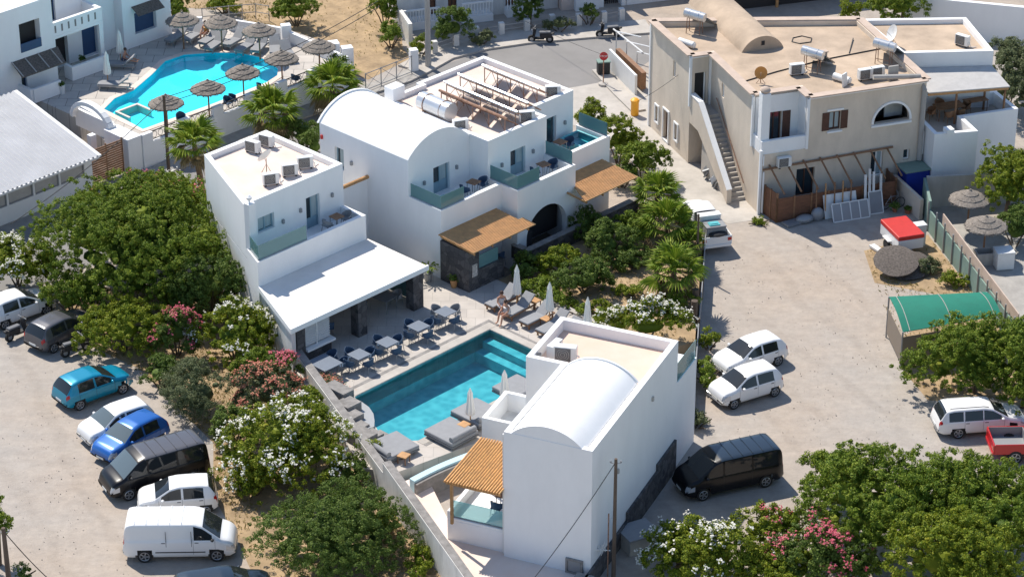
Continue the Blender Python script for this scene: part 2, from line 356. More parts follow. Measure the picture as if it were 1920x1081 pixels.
def shell(mb, poly, z0, z1, t, ops={}, reveal=.22, roof=None):
    "closed wall ring on the footprint poly (counter-clockwise) with real openings; ops = {edge: [(u0,u1,za,zb[,'arch'])]}"
    n = len(poly); a = sum(poly[i][0] * poly[(i + 1) % n][1] - poly[(i + 1) % n][0] * poly[i][1] for i in range(n)); assert a > 0, "poly must be ccw"
    P_ = [Vector((p[0], p[1])) for p in poly]; I_ = []
    for i in range(n):
        d0 = (P_[i] - P_[i - 1]).normalized(); d1 = (P_[(i + 1) % n] - P_[i]).normalized()
        n0 = Vector((-d0.y, d0.x)); n1 = Vector((-d1.y, d1.x)); k = 1 + n0.dot(n1); I_.append(P_[i] + (n0 + n1) * t / max(k, .3))
    for i in range(n):
        p, q = P_[i], P_[(i + 1) % n]; pi, qi = I_[i], I_[(i + 1) % n]; L = (q - p).length; d = (q - p) / L; nn = Vector((-d.y, d.x))
        op = ops.get(i, []); us = sorted({0., L} | {min(max(o[j], 0), L) for o in op for j in (0, 1)}); zs = sorted({z0, z1} | {o[j] for o in op for j in (2, 3)})
        pt = lambda u, z, off=0: (*(p + d * u + nn * off), z)
        for u0, u1 in zip(us, us[1:]):
            for za, zb in zip(zs, zs[1:]):
                if any(o[0] < (u0 + u1) / 2 < o[1] and o[2] < (za + zb) / 2 < o[3] for o in op): continue
                mb.add([pt(u0, za), pt(u1, za), pt(u1, zb), pt(u0, zb)], [(0, 1, 2, 3)])
        for o in op:
            u0, u1, za, zb = o[:4]; arch = len(o) > 4
            if not arch: edge = [(u0, za), (u1, za), (u1, zb), (u0, zb)]
            else:
                h = min((u1 - u0) / 2, zb - za); zsp = zb - h; um = (u0 + u1) / 2
                arc = [(um + (u1 - u0) / 2 * math.cos(math.pi * k / 16), zsp + h * math.sin(math.pi * k / 16)) for k in range(17)]
                edge = [(u0, za), (u1, za)] + (arc if zsp > za + .01 else arc[1:-1])
                ra = arc[:9]; la = arc[8:]
                for side, cnr in ((ra, (u1, zb)), (la, (u0, zb))):
                    for e0, e1 in zip(side, side[1:]): mb.add([pt(*cnr), pt(*e0), pt(*e1)], [(0, 1, 2)])
            for e0, e1 in zip(edge, edge[1:] + edge[:1]):
                if abs(e0[1] - z0) < .01 and abs(e1[1] - z0) < .01: continue
                mb.add([pt(*e0), pt(*e1), pt(*e1, reveal), pt(*e0, reveal)], [(0, 1, 2, 3)])
        mb.add([(*p, z1), (*q, z1), (*qi, z1), (*pi, z1)], [(0, 1, 2, 3)])
        zr = z1 - .9 if roof is None else roof - .02
        mb.add([(*pi, z1), (*qi, z1), (*qi, zr), (*pi, zr)], [(0, 1, 2, 3)])
    return I_
def opening(parent, fr, p, d, u0, u1, z0, z1, off=.16, cols=2, fm="bluedoor", pm="darkglass", name="window", arch=False, bar=.07, curtain=None, panel=0.):
    """a window or door set back in an opening of the wall that starts at p and runs along unit d (frame coords)"""
    p = Vector(p); d = Vector(d); nn = Vector((-d.y, d.x))
    pt = lambda u, z, o: (*(p + d * u + nn * o), z)
    m_ = MB(fr)
    def bx(a, b_, za, zb, o0=0, dep=.06):
        vs = [pt(a, za, off + o0), pt(b_, za, off + o0), pt(b_, za, off + o0 + dep), pt(a, za, off + o0 + dep), pt(a, zb, off + o0), pt(b_, zb, off + o0), pt(b_, zb, off + o0 + dep), pt(a, zb, off + o0 + dep)]
        m_.add(vs, [(3, 2, 1, 0), (4, 5, 6, 7), (0, 1, 5, 4), (1, 2, 6, 5), (2, 3, 7, 6), (3, 0, 4, 7)])
    bx(u0, u0 + bar, z0, z1); bx(u1 - bar, u1, z0, z1)
    if not arch: bx(u0 + bar, u1 - bar, z1 - bar, z1)
    bx(u0 + bar, u1 - bar, z0, z0 + bar)
    for k in range(1, cols):
        u = u0 + (u1 - u0) * k / cols; bx(u - bar * .5, u + bar * .5, z0 + bar, z1 - bar)
    if panel:
        w = (u1 - u0 - 2 * bar) / cols
        for k in range(cols): bx(u0 + bar + w * k + .03, u0 + bar + w * (k + 1) - .03, z0 + bar, z0 + bar + panel, .012, .03)
    f_ = m_.build(name, fm, parent)
    g = MB(fr); o = off + .045
    g.add([pt(u0 + .02, z0 + .02, o), pt(u1 - .02, z0 + .02, o), pt(u1 - .02, z1 - .02, o), pt(u0 + .02, z1 - .02, o)], [(0, 1, 2, 3)]); g.build("pane", pm, f_)
    if curtain:
        c = MB(fr); o = off + .043; a, b_ = curtain
        uA = u0 + (u1 - u0) * a; uB = u0 + (u1 - u0) * b_
        c.add([pt(uA, z0 + .1, o), pt(uB, z0 + .1, o), pt(uB, z1 - .1, o), pt(uA, z1 - .1, o)], [(0, 1, 2, 3)]); c.build("curtain", "curtain", f_)
    return f_
def vault(mb, x0, x1, y0, y1, z, rise, n=20, axis='x'):
    "solid barrel vault, its ridge along axis"
    pts = []
    L = (y1 - y0) if axis == 'x' else (x1 - x0); r = (L * L / 4 + rise * rise) / (2 * rise); a0 = math.asin(L / 2 / r)
    prof = [(L / 2 + r * math.sin(-a0 + 2 * a0 * k / n), z + r * math.cos(-a0 + 2 * a0 * k / n) - (r - rise)) for k in range(n + 1)]
    for e in ((x0, x1) if axis == 'x' else (y0, y1)):
        pts += [((e, y0 + u, w) if axis == 'x' else (x0 + u, e, w)) for u, w in prof]
    m = n + 1; f = [(k, k + 1, k + 1 + m, k + m) for k in range(n)] + [tuple(range(m)), tuple(range(m, 2 * m)), (0, m, 2 * m - 1, m - 1)]
    mb.add(pts, f); return prof
def glass_run(parent, fr, pts, z0, z1, t=.014, rail=True):
    for a, b_ in zip(pts, pts[1:]):
        g = MB(fr); g.beam((a[0], a[1], (z0 + z1) / 2), (b_[0], b_[1], (z0 + z1) / 2), t, z1 - z0); g.build("glass_balustrade", "glass", parent)
        if rail: r_ = MB(fr); r_.beam((a[0], a[1], z0 + .02), (b_[0], b_[1], z0 + .02), .07, .05); r_.build("glass_channel", "greymetal", parent)
# ------------------------------------------------------------------ foliage
def leaves_mesh(name, mt, C_, N_, S_, parent, aspect=.45, jit=.55):
    "one rhombus leaf per row: centre, normal-ish direction, size"
    k = len(C_); rnd = RNG.normal(size=(k, 3)); Nn = N_ / (np.linalg.norm(N_, axis=1)[:, None] + 1e-6) + rnd * jit; Nn /= np.linalg.norm(Nn, axis=1)[:, None] + 1e-9
    T = np.cross(Nn, RNG.normal(size=(k, 3))); T /= np.linalg.norm(T, axis=1)[:, None] + 1e-9; Bn = np.cross(Nn, T)
    s = S_[:, None]; V = np.stack([C_ - T * s, C_ - Bn * s * aspect + Nn * s * .12, C_ + T * s, C_ + Bn * s * aspect + Nn * s * .12], 1).reshape(-1, 3)
    me = bpy.data.meshes.new(name); me.vertices.add(4 * k); me.loops.add(4 * k); me.polygons.add(k)
    me.vertices.foreach_set("co", V.ravel().astype(np.float32)); me.loops.foreach_set("vertex_index", np.arange(4 * k, dtype=np.int32))
    me.polygons.foreach_set("loop_start", np.arange(0, 4 * k, 4, dtype=np.int32)); me.polygons.foreach_set("loop_total", np.full(k, 4, dtype=np.int32))
    me.materials.append(M[mt]); me.update(); me.validate()
    o = bpy.data.objects.new(name, me); COL.objects.link(o); o.parent = parent; BASE[o.name] = BASE[parent.name]
    return o
def crown_points(rx, ry, rz, lobes, tufts, per, sz, tip=.32, flat=.25, drop=0.):
    "tufts of leaves scattered over lobes that themselves cover an ellipsoid: uneven outline, dark gaps between tufts"
    C_, N_, S_, tufC, tufN = [], [], [], [], []; L = []
    for i in range(lobes):
        a = RNG.uniform(0, 2 * math.pi); u = RNG.uniform(-.5, 1) ; q = math.sqrt(max(0, 1 - min(1, abs(u)) ** 2)); rr = RNG.uniform(.52, .8)
        L.append((np.array([q * math.cos(a) * rx * rr, q * math.sin(a) * ry * rr, u * rz * rr]), RNG.uniform(.26, .46)))
    for c, k in L:
        R3 = np.array([rx, ry, rz]) * k; R3 = np.maximum(R3, min(rx, ry, rz) * .3)
        for _ in range(tufts // lobes):
            v = RNG.normal(size=3); v /= np.linalg.norm(v)
            if v[2] < -.5: v[2] *= -1
            p = c + v * R3 * RNG.uniform(.82, 1.12)
            nrm = p / np.array([rx, ry, rz]) ; nrm /= np.linalg.norm(nrm) + 1e-9
            if np.linalg.norm(p / np.array([rx, ry, rz])) < .55: continue
            tr = tip * RNG.uniform(.6, 1.35); m_ = RNG.normal(size=(per, 3)); m_ /= np.linalg.norm(m_, axis=1)[:, None]; m_ = m_ * np.array([1, 1, .8]) * tr * RNG.uniform(.45, 1.05, (per, 1)) * .62
            C_.append(p + m_ + nrm * tr * .2); N_.append(np.tile(nrm * .35 + np.array([0, 0, .35]), (per, 1)) + m_ / tr * 1.3); S_.append(RNG.uniform(.6, 1.25, per) * sz)
            tufC.append(p + nrm * tr * .55); tufN.append(nrm)
    return np.concatenate(C_), np.concatenate(N_), np.concatenate(S_), np.array(tufC), np.array(tufN), L
def bush(px, py, zc, rx, ry, rz, label, leaf="leafgreen", name="shrub", cat="shrub", group=None, flowers=None, nf=0, dens=1., sz=.085, tip=.26, base=0., rot=0.):
    sz *= .7
    c = G(px, py, zc); root = thing(name, label, cat, (c.x, c.y, base), rot, group)
    area = 2 * math.pi * ((rx * ry) ** 1.6 / 2 + (rx * rz) ** 1.6 / 4 + (ry * rz) ** 1.6 / 4) ** (1 / 1.6)
    rx *= 1.08; ry *= 1.08; rz *= 1.06; lobes = int(max(12, min(80, area * .95))); tufts = int(area * 27 * dens); per = 60
    C_, N_, S_, tc_, tn_, L = crown_points(rx, ry, rz, lobes, tufts, per, sz, tip)
    keep = C_[:, 2] + zc > base + .05; C_, N_, S_ = C_[keep], N_[keep], S_[keep]
    off = np.array([0, 0, zc - base]); leaves_mesh("foliage", leaf, C_ + off, N_, S_, root)
    core = MB();  # solid leaf-coloured balls added inside the crown to stop see-through
    for q, k in L: core.ball(tuple(q * .80 + off), max(rx * k, .2) * .27, max(ry * k, .2) * .27, max(rz * k, .15) * .27, 7, 5)
    core.ball((0, 0, zc - base), rx * .33, ry * .33, rz * .33, 10, 6)
    me = bpy.data.meshes.new("crown_core"); me.from_pydata([v for v in core.v], [], core.f); me.materials.append(M[leaf]); o = bpy.data.objects.new("crown_core", me); COL.objects.link(o); o.parent = root
    BASE[o.name] = BASE[root.name]
    tr = MB(Frame(c.x, c.y, math.degrees(rot))); nst = 1 if name.endswith("tree") else 4
    for i in range(nst):
        a = 2 * math.pi * i / nst + .4; e = .12 if nst == 1 else .35
        r0 = .16 if nst == 1 else .05
        tr.tube([(math.cos(a) * e * .3, math.sin(a) * e * .3, base), (math.cos(a) * e, math.sin(a) * e, base + (zc - base) * .5), (math.cos(a) * e * 2, math.sin(a) * e * 2, zc)], r0, 7, r0 * .6)
    tr.build("trunk" if nst == 1 else "stems", "bark", root)
    if flowers:
        top = tn_[:, 2] > -.25; tc2, tn2 = tc_[top], tn_[top]; out = np.linalg.norm(tc2 / np.array([rx, ry, rz]), axis=1) > .8; tc2, tn2 = tc2[out], tn2[out]
        wgt = (.15 + np.clip(np.sin(tc2[:, 0] * 2.3 + 1) + np.cos(tc2[:, 1] * 2.6) + tn2[:, 2], 0, 3)) ** 1.5; nf = int(nf * .8); idx = RNG.choice(len(tc2), min(nf, len(tc2)), replace=False, p=wgt / wgt.sum()); pc = tc2[idx]; pn = tn2[idx]; FC, FN, FS = [], [], []
        for p, q in zip(pc, pn):
            nb = RNG.integers(3, 9)
            for _ in range(nb):
                b0 = p + RNG.normal(size=3) * .075 + q * .05
                FC.append(b0 + RNG.normal(size=(4, 3)) * .02); FN.append(np.tile(q * .5 + np.array([0, 0, .8]), (4, 1))); FS.append(RNG.uniform(.028, .055, 4))
        leaves_mesh("blossoms", flowers, np.concatenate(FC) + off, np.concatenate(FN), np.concatenate(FS), root, .8, .3)
    return root
def fan_palm(base_w, h, crown_r, label, group, nfr=26, dead=14, trunk=.16, lean=(0, 0), seed=0, name="palm_tree"):
    rg = np.random.default_rng(seed + 100); root = thing(name, label, "palm tree", base_w, 0, group)
    B = MB(Frame(base_w[0], base_w[1], 0)); z0 = base_w[2]; top = Vector((lean[0], lean[1], z0 + h))
    prof = [(0, 0, z0)] + [(lean[0] * t ** 1.5 + rg.uniform(-.02, .02), lean[1] * t ** 1.5, z0 + h * t) for t in (.15, .3, .45, .6, .75, .9, 1)]
    if h > .3: B.tube(prof, trunk * 1.25, 10, trunk * .85); B.build("trunk", "palmtrunk", root)
    def fronds(nm, mt, count, e0, e1, rs):
        V, F_ = [], []; T = Matrix.Translation((top.x, top.y, top.z - z0))
        for i in range(count):
            az = i * 2.39996 + rg.uniform(-.3, .3); el = e0 + (e1 - e0) * ((i + .5) / count) + rg.uniform(-.12, .12); rr = crown_r * rs * rg.uniform(.8, 1.1)
            u = Vector((math.cos(az) * math.cos(el), math.sin(az) * math.cos(el), math.sin(el))); sd_ = Vector((-math.sin(az), math.cos(az), 0)); nn = sd_.cross(u) * -1
            if nn.z < 0: nn = -nn
            pl = rr * .48; hub = u * pl - Vector((0, 0, 1)) * pl * .08; k = len(V)
            V += [T @ (sd_ * .025), T @ (-sd_ * .025), T @ (hub - sd_ * .015), T @ (hub + sd_ * .015)]; F_.append((k, k + 1, k + 2, k + 3))
            nb = 17
            for j in range(nb):
                th = R(-82 + 164 * j / (nb - 1)); ln = rr * .60 * (1 - .25 * abs(th) / 1.45) * rg.uniform(.88, 1.08)
                dr = (u * math.cos(th) + sd_ * math.sin(th)); dip = -.22 - .25 * rg.random(); lift = nn * .10 * (1 - abs(th))
                th2 = th + R(5.2); th1 = th - R(5.2); m0 = hub + (u * math.cos(th1) + sd_ * math.sin(th1)) * ln * .58 + lift * ln; m1 = hub + (u * math.cos(th2) + sd_ * math.sin(th2)) * ln * .58 + lift * ln
                mid = hub + dr * ln * .56 + lift * ln + nn * .03 * ln * 2
                tipp = hub + dr * ln + Vector((0, 0, dip * ln * .55)) + lift * ln * .4
                k = len(V); V += [T @ hub, T @ m0, T @ mid, T @ m1, T @ tipp]; F_ += [(k, k + 1, k + 2), (k, k + 2, k + 3), (k + 1, k + 4, k + 2), (k + 2, k + 4, k + 3)]
        me = bpy.data.meshes.new(nm); me.from_pydata(V, [], F_); me.materials.append(M[mt]); o = bpy.data.objects.new(nm, me); COL.objects.link(o); o.parent = root
    fronds("fronds", "leafpalm", nfr, 1.35, -.15, 1.)
    if dead: fronds("dead_fronds", "deadfrond", dead, -.25, -.95, .85)
    return root
# ================================================================== THE SETTING
import bmesh
def holed(outer, inner, z):
    "one flat sheet with a hole in it"
    bm = bmesh.new(); vs = [[bm.verts.new((p[0], p[1], 0)) for p in ring] for ring in (outer, inner)]
    es = [bm.edges.new((r_[i], r_[(i + 1) % len(r_)])) for r_ in vs for i in range(len(r_))]
    bmesh.ops.triangle_fill(bm, edges=es, use_beauty=True, use_dissolve=False); bm.verts.index_update(); g = MB(); fs = []
    for f in bm.faces:
        a, b_, c_ = [v_.co for v_ in f.verts][:3]; ids = [v_.index for v_ in f.verts]; fs.append(tuple(ids if (b_ - a).cross(c_ - a).z > 0 else ids[::-1]))
    g.add([(v_.co.x, v_.co.y, z) for v_ in bm.verts], fs); bm.free(); return g
HOLE = [tuple(F1.w(a, b))[:2] for a, b in ((5.62, -11.4), (5.62, -2.05), (10.75, -2.05), (10.75, -12.1), (9.7, -13.2))]
structure("ground", holed([(-400, -60), (400, -60), (400, 600), (-400, 600)], HOLE, 0), "gravel")
def pxsheet(name, mt, pts, z, zz=0., kind='structure'):
    m_ = MB(); m_.sheet([tuple(G(x, y, zz))[:2] for x, y in pts], z); return m_.build(name, mt, kind=kind)
def pxprism(pts, z0, z1, at=None):
    return [tuple(G(x, y, z1 if at is None else at))[:2] for x, y in pts], z0, z1
# road up from the left, round behind the hotel, past the beige house
pxsheet("road", "road", [(-200, 520), (0, 438), (215, 372), (330, 322), (470, 262), (620, 205), (780, 152), (815, 128), (900, 98), (990, 84), (1100, 74), (1215, 66), (1225, 110), (1192, 132), (1125, 158), (1035, 172), (960, 230), (700, 262), (560, 330), (400, 400), (250, 470), (0, 560), (-200, 640)], .005)
pxsheet("driveway", "concrete", [(1040, 170), (1120, 156), (1195, 130), (1215, 140), (1225, 230), (1300, 300), (1425, 395), (1442, 408), (1365, 420), (1290, 380), (1180, 300), (1100, 240), (1020, 225)], .009)
pxsheet("sandy_plot", "gold", [(500, 60), (560, -30), (745, -30), (755, 90), (770, 110), (690, 150), (600, 120), (560, 90)], .006)
pxsheet("dry_grass_plot", "gold", [(260, -30), (560, -30), (500, 60), (430, 20), (300, 12)], .007)
pxsheet("planting_strip", "gold", [(260, 690), (330, 760), (400, 830), (400, 930), (440, 1000), (480, 1090), (840, 1090), (676, 880), (520, 690), (430, 540), (100, 540), (150, 640)], .006)
pxsheet("weedy_verge", "gold", [(1620, 470), (1740, 440), (1880, 620), (1930, 760), (1740, 750), (1690, 690), (1680, 640), (1800, 560), (1640, 530)], .006)
def kerb(name, pts, w, h, mt="kerb", zz=0):
    P_ = [Vector(tuple(G(x, y, zz))[:2]) for x, y in pts]; m_ = MB(); left, right = [], []
    for i, p in enumerate(P_):
        t = (P_[min(i + 1, len(P_) - 1)] - P_[max(i - 1, 0)]).normalized(); nn = Vector((-t.y, t.x)); left.append(p + nn * w); right.append(p)
    for i in range(len(P_) - 1): m_.prism([tuple(right[i]), tuple(right[i + 1]), tuple(left[i + 1]), tuple(left[i])], 0, h)
    return structure(name, m_, mt)
kerb("pavement", [(-60, 470), (0, 445), (215, 372), (330, 322), (470, 262), (620, 205), (770, 155), (800, 140)], 1.35, .13)
kerb("pavement", [(800, 140), (850, 112), (915, 95), (990, 84), (1100, 74), (1225, 64)], 2.2, .13, "concrete")
# ------------------------------------------------------------------ hotel pool deck, garden terrace, front yard
wl = lambda px, py: tuple(G(px, py, .9))[:2]
W0, W1 = Vector((-11.55, 116.2)), Vector((-1.4, 93.4)); WD = (W1 - W0).normalized()
def wallpt(t, off=0): p = W0 + WD * t + Vector((-WD.y, WD.x)) * off; return (p.x, p.y)
dk = MB()
A_ = lambda a, b: tuple(F1.w(a, b))[:2]
POOLP = [A_(5.62, -11.4), A_(5.62, -2.05), A_(10.75, -2.05), A_(10.75, -12.1), A_(9.7, -13.2)]
# deck laid in pieces round the pool
def dslab(pts, z=.9): dk.prism(pts, 0.02, z)
x0_, x1_ = 5.62, 10.75
dslab([A_(-2.8, -9.7), A_(-2.8, 2.05), A_(x0_, 2.05), A_(x0_, -13.4), A_(1.5, -11.6)])
dslab([A_(x0_, -2.05), A_(x0_, 2.05), A_(x1_, 2.05), A_(x1_, -2.05)])
dslab([A_(x1_, -15.6), A_(x1_, 2.05), A_(12.9, 2.05), A_(12.9, -10.2), A_(12.1, -14.6)])
dslab([A_(x0_, -13.4), A_(x0_, -11.4), A_(9.7, -13.2), A_(x1_, -12.1), A_(x1_, -15.6)])
structure("pool_deck", dk, "tiles")
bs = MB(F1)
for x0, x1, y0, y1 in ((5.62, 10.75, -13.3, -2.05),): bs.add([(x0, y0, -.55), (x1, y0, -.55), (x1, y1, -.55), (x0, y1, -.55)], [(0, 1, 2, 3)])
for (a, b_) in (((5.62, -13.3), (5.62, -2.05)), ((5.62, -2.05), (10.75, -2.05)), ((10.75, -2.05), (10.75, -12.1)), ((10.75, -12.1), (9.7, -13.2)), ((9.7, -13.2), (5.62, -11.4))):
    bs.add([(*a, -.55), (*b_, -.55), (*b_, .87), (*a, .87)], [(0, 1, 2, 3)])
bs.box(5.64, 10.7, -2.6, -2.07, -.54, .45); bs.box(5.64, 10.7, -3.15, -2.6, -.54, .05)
structure("pool_basin", bs, "caustictile")
wt = MB(F1); wt.sheet([(5.6, -11.4), (5.6, -2.04), (10.76, -2.04), (10.76, -12.1), (9.7, -13.2)], .76); structure("pool_water", wt, "water")
ch = MB(F1)     # dark drain channel and pale coping round the pool
cp = MB(F1)
cp.box(5.12, 5.60, -11.3, -1.6, .9, .915); cp.box(5.62, 10.9, -2.03, -1.6, .9, .915); cp.box(10.77, 11.2, -12.2, -2.03, .9, .915)
structure("pool_coping", cp, "concrete")
ch.box(4.86, 5.06, -11.2, -1.35, .9, .908); ch.box(5.06, 11.0, -1.54, -1.38, .9, .908); ch.box(11.24, 11.40, -12.2, -3.6, .9, .908)
structure("drain_channel", ch, "concdark")
for (a, b_, wh) in ((4.3, -9.15, "first"), (4.32, -7.25, "second"), (4.3, -5.35, "third"), (4.35, -3.4, "last")):
    gr = MB(F1)
    for k in range(7): gr.box(a + k * .065, a + k * .065 + .035, b_, b_ + .42, .9, .92)
    tag(gr.build("drain_grate", "polegrey"), f"{wh} slotted drain grate from the planter end, flush in the paving beside the pool", "grate", "drain grates in the pool deck")
gd = MB(); gd.prism([A_(2.1, 2.05), A_(12.6, 2.05), tuple(G(1262, 652, .8))[:2], tuple(G(1303, 640, .8))[:2], tuple(G(1318, 440, .8))[:2], A_(.9, 13.3), A_(2.1, 13.3)], .02, .8); structure("garden_soil", gd, "gold")
kb = MB(F1); kb.box(3.2, 12.4, 2.05, 2.38, .8, .99); structure("garden_edging", kb, "concrete")
# front yard beyond the retaining wall
yd = MB(); yd.prism([wallpt(13.6, .2), wallpt(26, .2), tuple(F2.w(.2, -4))[:2], tuple(F2.w(.2, .0))[:2], tuple(F2.w(-7, 1))[:2], A_(12.7, -13.5)], .02, .5); structure("front_yard", yd, "cream")
# ------------------------------------------------------------------ boundary walls
lw = MB()
def wseg(m_, t0, t1, z0, za, zb, off0=0., th=.34):
    p, q, r_, s_ = wallpt(t0, off0), wallpt(t1, off0), wallpt(t1, off0 + th), wallpt(t0, off0 + th)
    m_.add([(*p, z0), (*q, z0), (*r_, z0), (*s_, z0), (*p, za), (*q, zb), (*r_, zb), (*s_, za)], [(3, 2, 1, 0), (4, 5, 6, 7), (0, 1, 5, 4), (1, 2, 6, 5), (2, 3, 7, 6), (3, 0, 4, 7)])
t_ = thing("boundary_wall", "long worn white boundary wall with grey cement top between the bushes and the small pool", "wall", (*wallpt(0), 0))
m_ = MB(); wseg(m_, .2, 13.9, 0, 1.72, 1.45); wseg(m_, 13.9, 27, 0, 1.98, 1.42); m_.build("wall_body", "whiteworn", t_)
m_ = MB(); wseg(m_, .2, 13.9, 0, 1.75, 1.48, .03, .35); 
m_ = MB()
for t0, t1, za, zb in ((.2, 13.9, 1.72, 1.45), (13.9, 27, 1.98, 1.42)):
    p, q, r_, s_ = wallpt(t0, .03), wallpt(t1, .03), wallpt(t1, .4), wallpt(t0, .4)
    m_.add([(*p, za), (*q, zb), (*r_, zb), (*s_, za), (*p, za + .04), (*q, zb + .04), (*r_, zb + .04), (*s_, za + .04)], [(3, 2, 1, 0), (4, 5, 6, 7), (0, 1, 5, 4), (1, 2, 6, 5), (2, 3, 7, 6), (3, 0, 4, 7)])
m_.build("coping", "concdark", t_)
# retaining wall with pale blue top between deck and yard
ra, rb = G(768, 902, .95), G(878, 853, .95); dr = (rb - ra).normalized(); nr = Vector((dr.y, -dr.x, 0))
t_ = thing("retaining_wall", "curved grey retaining wall with a pale blue painted top below the pool terrace", "wall", (ra.x, ra.y, .3))
def arcw(o0, o1, z0, z1, mt, nm, e0=0., e1=0.):
    m_ = MB(); L = (rb - ra).length; K = 10; pts = []
    for k in range(K + 1):
        u = k / K; bow = .1 * math.sin(math.pi * u); pts.append((ra + dr * L * u - nr * bow + nr * o0, ra + dr * L * u - nr * bow + nr * o1))
    for i in range(K): a, b_ = pts[i], pts[i + 1]; m_.prism([tuple(a[0])[:2], tuple(b_[0])[:2], tuple(b_[1])[:2], tuple(a[1])[:2]], z0, z1)
    m_.build(nm, mt, t_)
mat("paleblue", (.46, .66, .72), .7, var=.05)
arcw(0, .34, .3, 1.12, "paleblue", "blue_top"); arcw(.34, .52, -.05, 1.0, "concdark", "stone_face")
# stepped stone seats at the left end of the pool
t_ = thing("stone_steps", "stepped grey stone ledge curving round the left end of the pool", "steps", tuple(F1.w(7.8, -13.2, .9)))
m_ = MB(F1)
m_.box(4.6, 6.0, -12.45, -11.75, .9, 1.6); m_.box(6.0, 6.9, -13.0, -12.1, .9, 1.45); m_.box(6.9, 7.6, -13.5, -12.6, .9, 1.3); m_.box(7.6, 8.3, -13.9, -12.9, .9, 1.12)
m_.box(8.3, 9.5, -14.5, -13.5, .9, 1.38); m_.box(8.7, 9.5, -13.5, -13.1, .9, 1.2); m_.box(8.9, 9.5, -13.1, -12.8, .9, 1.05)
m_.build("step_blocks", "concdark", t_, bevel=.02)
m_ = MB(F1)
arc = [(5.75, -11.75), (6.4, -11.62), (7.0, -11.72), (7.6, -12.0), (8.1, -12.4), (8.5, -12.8)]
for a, b_ in zip(arc, arc[1:]): m_.prism([a, b_, (b_[0] - .2, b_[1] - .75), (a[0] - .2, a[1] - .75)], .76, 1.02)
m_.build("curved_ledge", "greymetal", t_)
# low basalt garden walls
def basalt(label, boxes, name="stone_wall", mt="basalt", fr=F1, top=None):
    m_ = MB(fr)
    x, y = boxes[0][0], boxes[0][2]; t_ = thing(name, label, "wall", tuple(fr.w(x, y, boxes[0][4])))
    for b_ in boxes: m_.box(*b_)
    m_.build("wall_body", mt, t_)
    m_ = MB(fr)
    for b_ in boxes: m_.box(b_[0] - .02, b_[1] + .02, b_[2] - .02, b_[3] + .02, b_[5] + .003, b_[5] + .05)
    m_.build("coping", "concdark", t_)
basalt("long dark basalt garden wall with grey coping below the arched opening", [(1.75, 2.1, 4.4, 13.2, .5, 1.62), (.9, 1.75, 4.4, 4.75, .9, 1.62)])
# ================================================================== HOTEL, MAIN VILLA
v = thing("white_villa", "large white villa with a barrel vault, flat roof terraces and three glass-sided balconies", "building", tuple(F1.w(-4, 6, 0)))
m_ = MB(F1)
shell(m_, [(-9.2, .1), (-2.4, .1), (-2.4, 4.6), (-9.2, 4.6)], 0, 6.95, .3, {0: [(1.15, 1.85, 4.7, 5.95)], 1: [(1.82, 3.02, 4.28, 5.88)]})
m_.build("barrel_wing", "white", v, bevel=.05)
m_ = MB(F1); vault(m_, -9.2, -2.402, .1, 4.55, 6.952, 1.02, 28); o = m_.build("barrel_vault", "white", v, smooth=True)
m_ = MB(F1); vault(m_, -9.32, -9.2, 0.02, 4.68, 6.955, 1.12, 28); m_.build("vault_rim", "white", v, smooth=True)
m_ = MB(F1)
L_ = [(-8.9, 4.605), (-1.0, 4.605), (-1.0, 9.1), (-2.3, 9.1), (-2.3, 12.6), (-9.2, 12.6), (-9.2, 7.3), (-8.9, 7.3)]
shell(m_, L_, 0, 7.0, .26, {1: [(1.7, 2.85, 4.23, 5.82)], 3: [(1.35, 2.15, 4.23, 5.95)]}, roof=6.72)
m_.build("flat_wing", "white", v, bevel=.04)
m_ = MB(F1); m_.prism([(-8.7, 4.75), (-1.2, 4.75), (-1.2, 8.9), (-2.5, 8.9), (-2.5, 12.4), (-9.0, 12.4), (-9.0, 7.3), (-8.7, 7.3)], 6.5, 6.72); m_.build("roof_floor", "cream", v)
m_ = MB(F1); m_.box(-8.9, -8.2, 4.61, 5.5, 7.0, 7.75); m_.build("roof_pier", "white", v, bevel=.03)
# doors and side window
D = Vector((0, 1)); opening(v, F1, (-2.4, .1), (0, 1), 1.82, 3.02, 4.28, 5.88, panel=.55, name="balcony_door", curtain=(.5, .92))
opening(v, F1, (-1.0, 4.605), (0, 1), 1.7, 2.85, 4.23, 5.82, panel=.55, name="balcony_door", curtain=(.55, .95))
opening(v, F1, (-2.3, 9.1), (0, 1), 1.35, 2.15, 4.23, 5.95, cols=1, name="balcony_door")
opening(v, F1, (-9.2, .1), (1, 0), 1.15, 1.85, 4.7, 5.95, cols=1, curtain=(.3, .9))
# balcony blocks
def balcony(polyblock, zf, zt, name, ops={}, skip=()):
    m_ = MB(F1); I = shell(m_, polyblock, 0, zf, .3, ops, reveal=.3, roof=zf - .3); m_.build(name, "white", v)
    return I
x = [(-2.395, .1), (0, .1), (0, 4.602), (-2.395, 4.602)]
m_ = MB(F1); shell(m_, x, 0, 4.2, .3, {}, roof=4.2); m_.box(-2.394, -.2, .3, 4.55, 4.1, 4.28)
m_.box(-2.395, 0, .1, .35, 4.2, 4.87); m_.box(-.25, 0, .35, 4.602, 4.2, 4.87); m_.build("front_block", "white", v)
y = [(-.995, 4.605), (1.15, 4.605), (1.15, 9.1), (-.995, 9.1)]
m_ = MB(F1); shell(m_, y, 0, 4.18, .3, {1: [(.7, 3.85, .95, 3.2, 'arch')]}, reveal=.35, roof=4.0); m_.box(-.99, .95, 4.8, 8.9, 4.0, 4.24)
m_.box(-.995, 1.15, 4.605, 4.85, 4.18, 4.82); m_.box(.9, 1.15, 4.85, 9.1, 4.18, 4.82); m_.box(-.995, .9, 8.85, 9.1, 4.18, 4.82); m_.build("arched_block", "white", v)
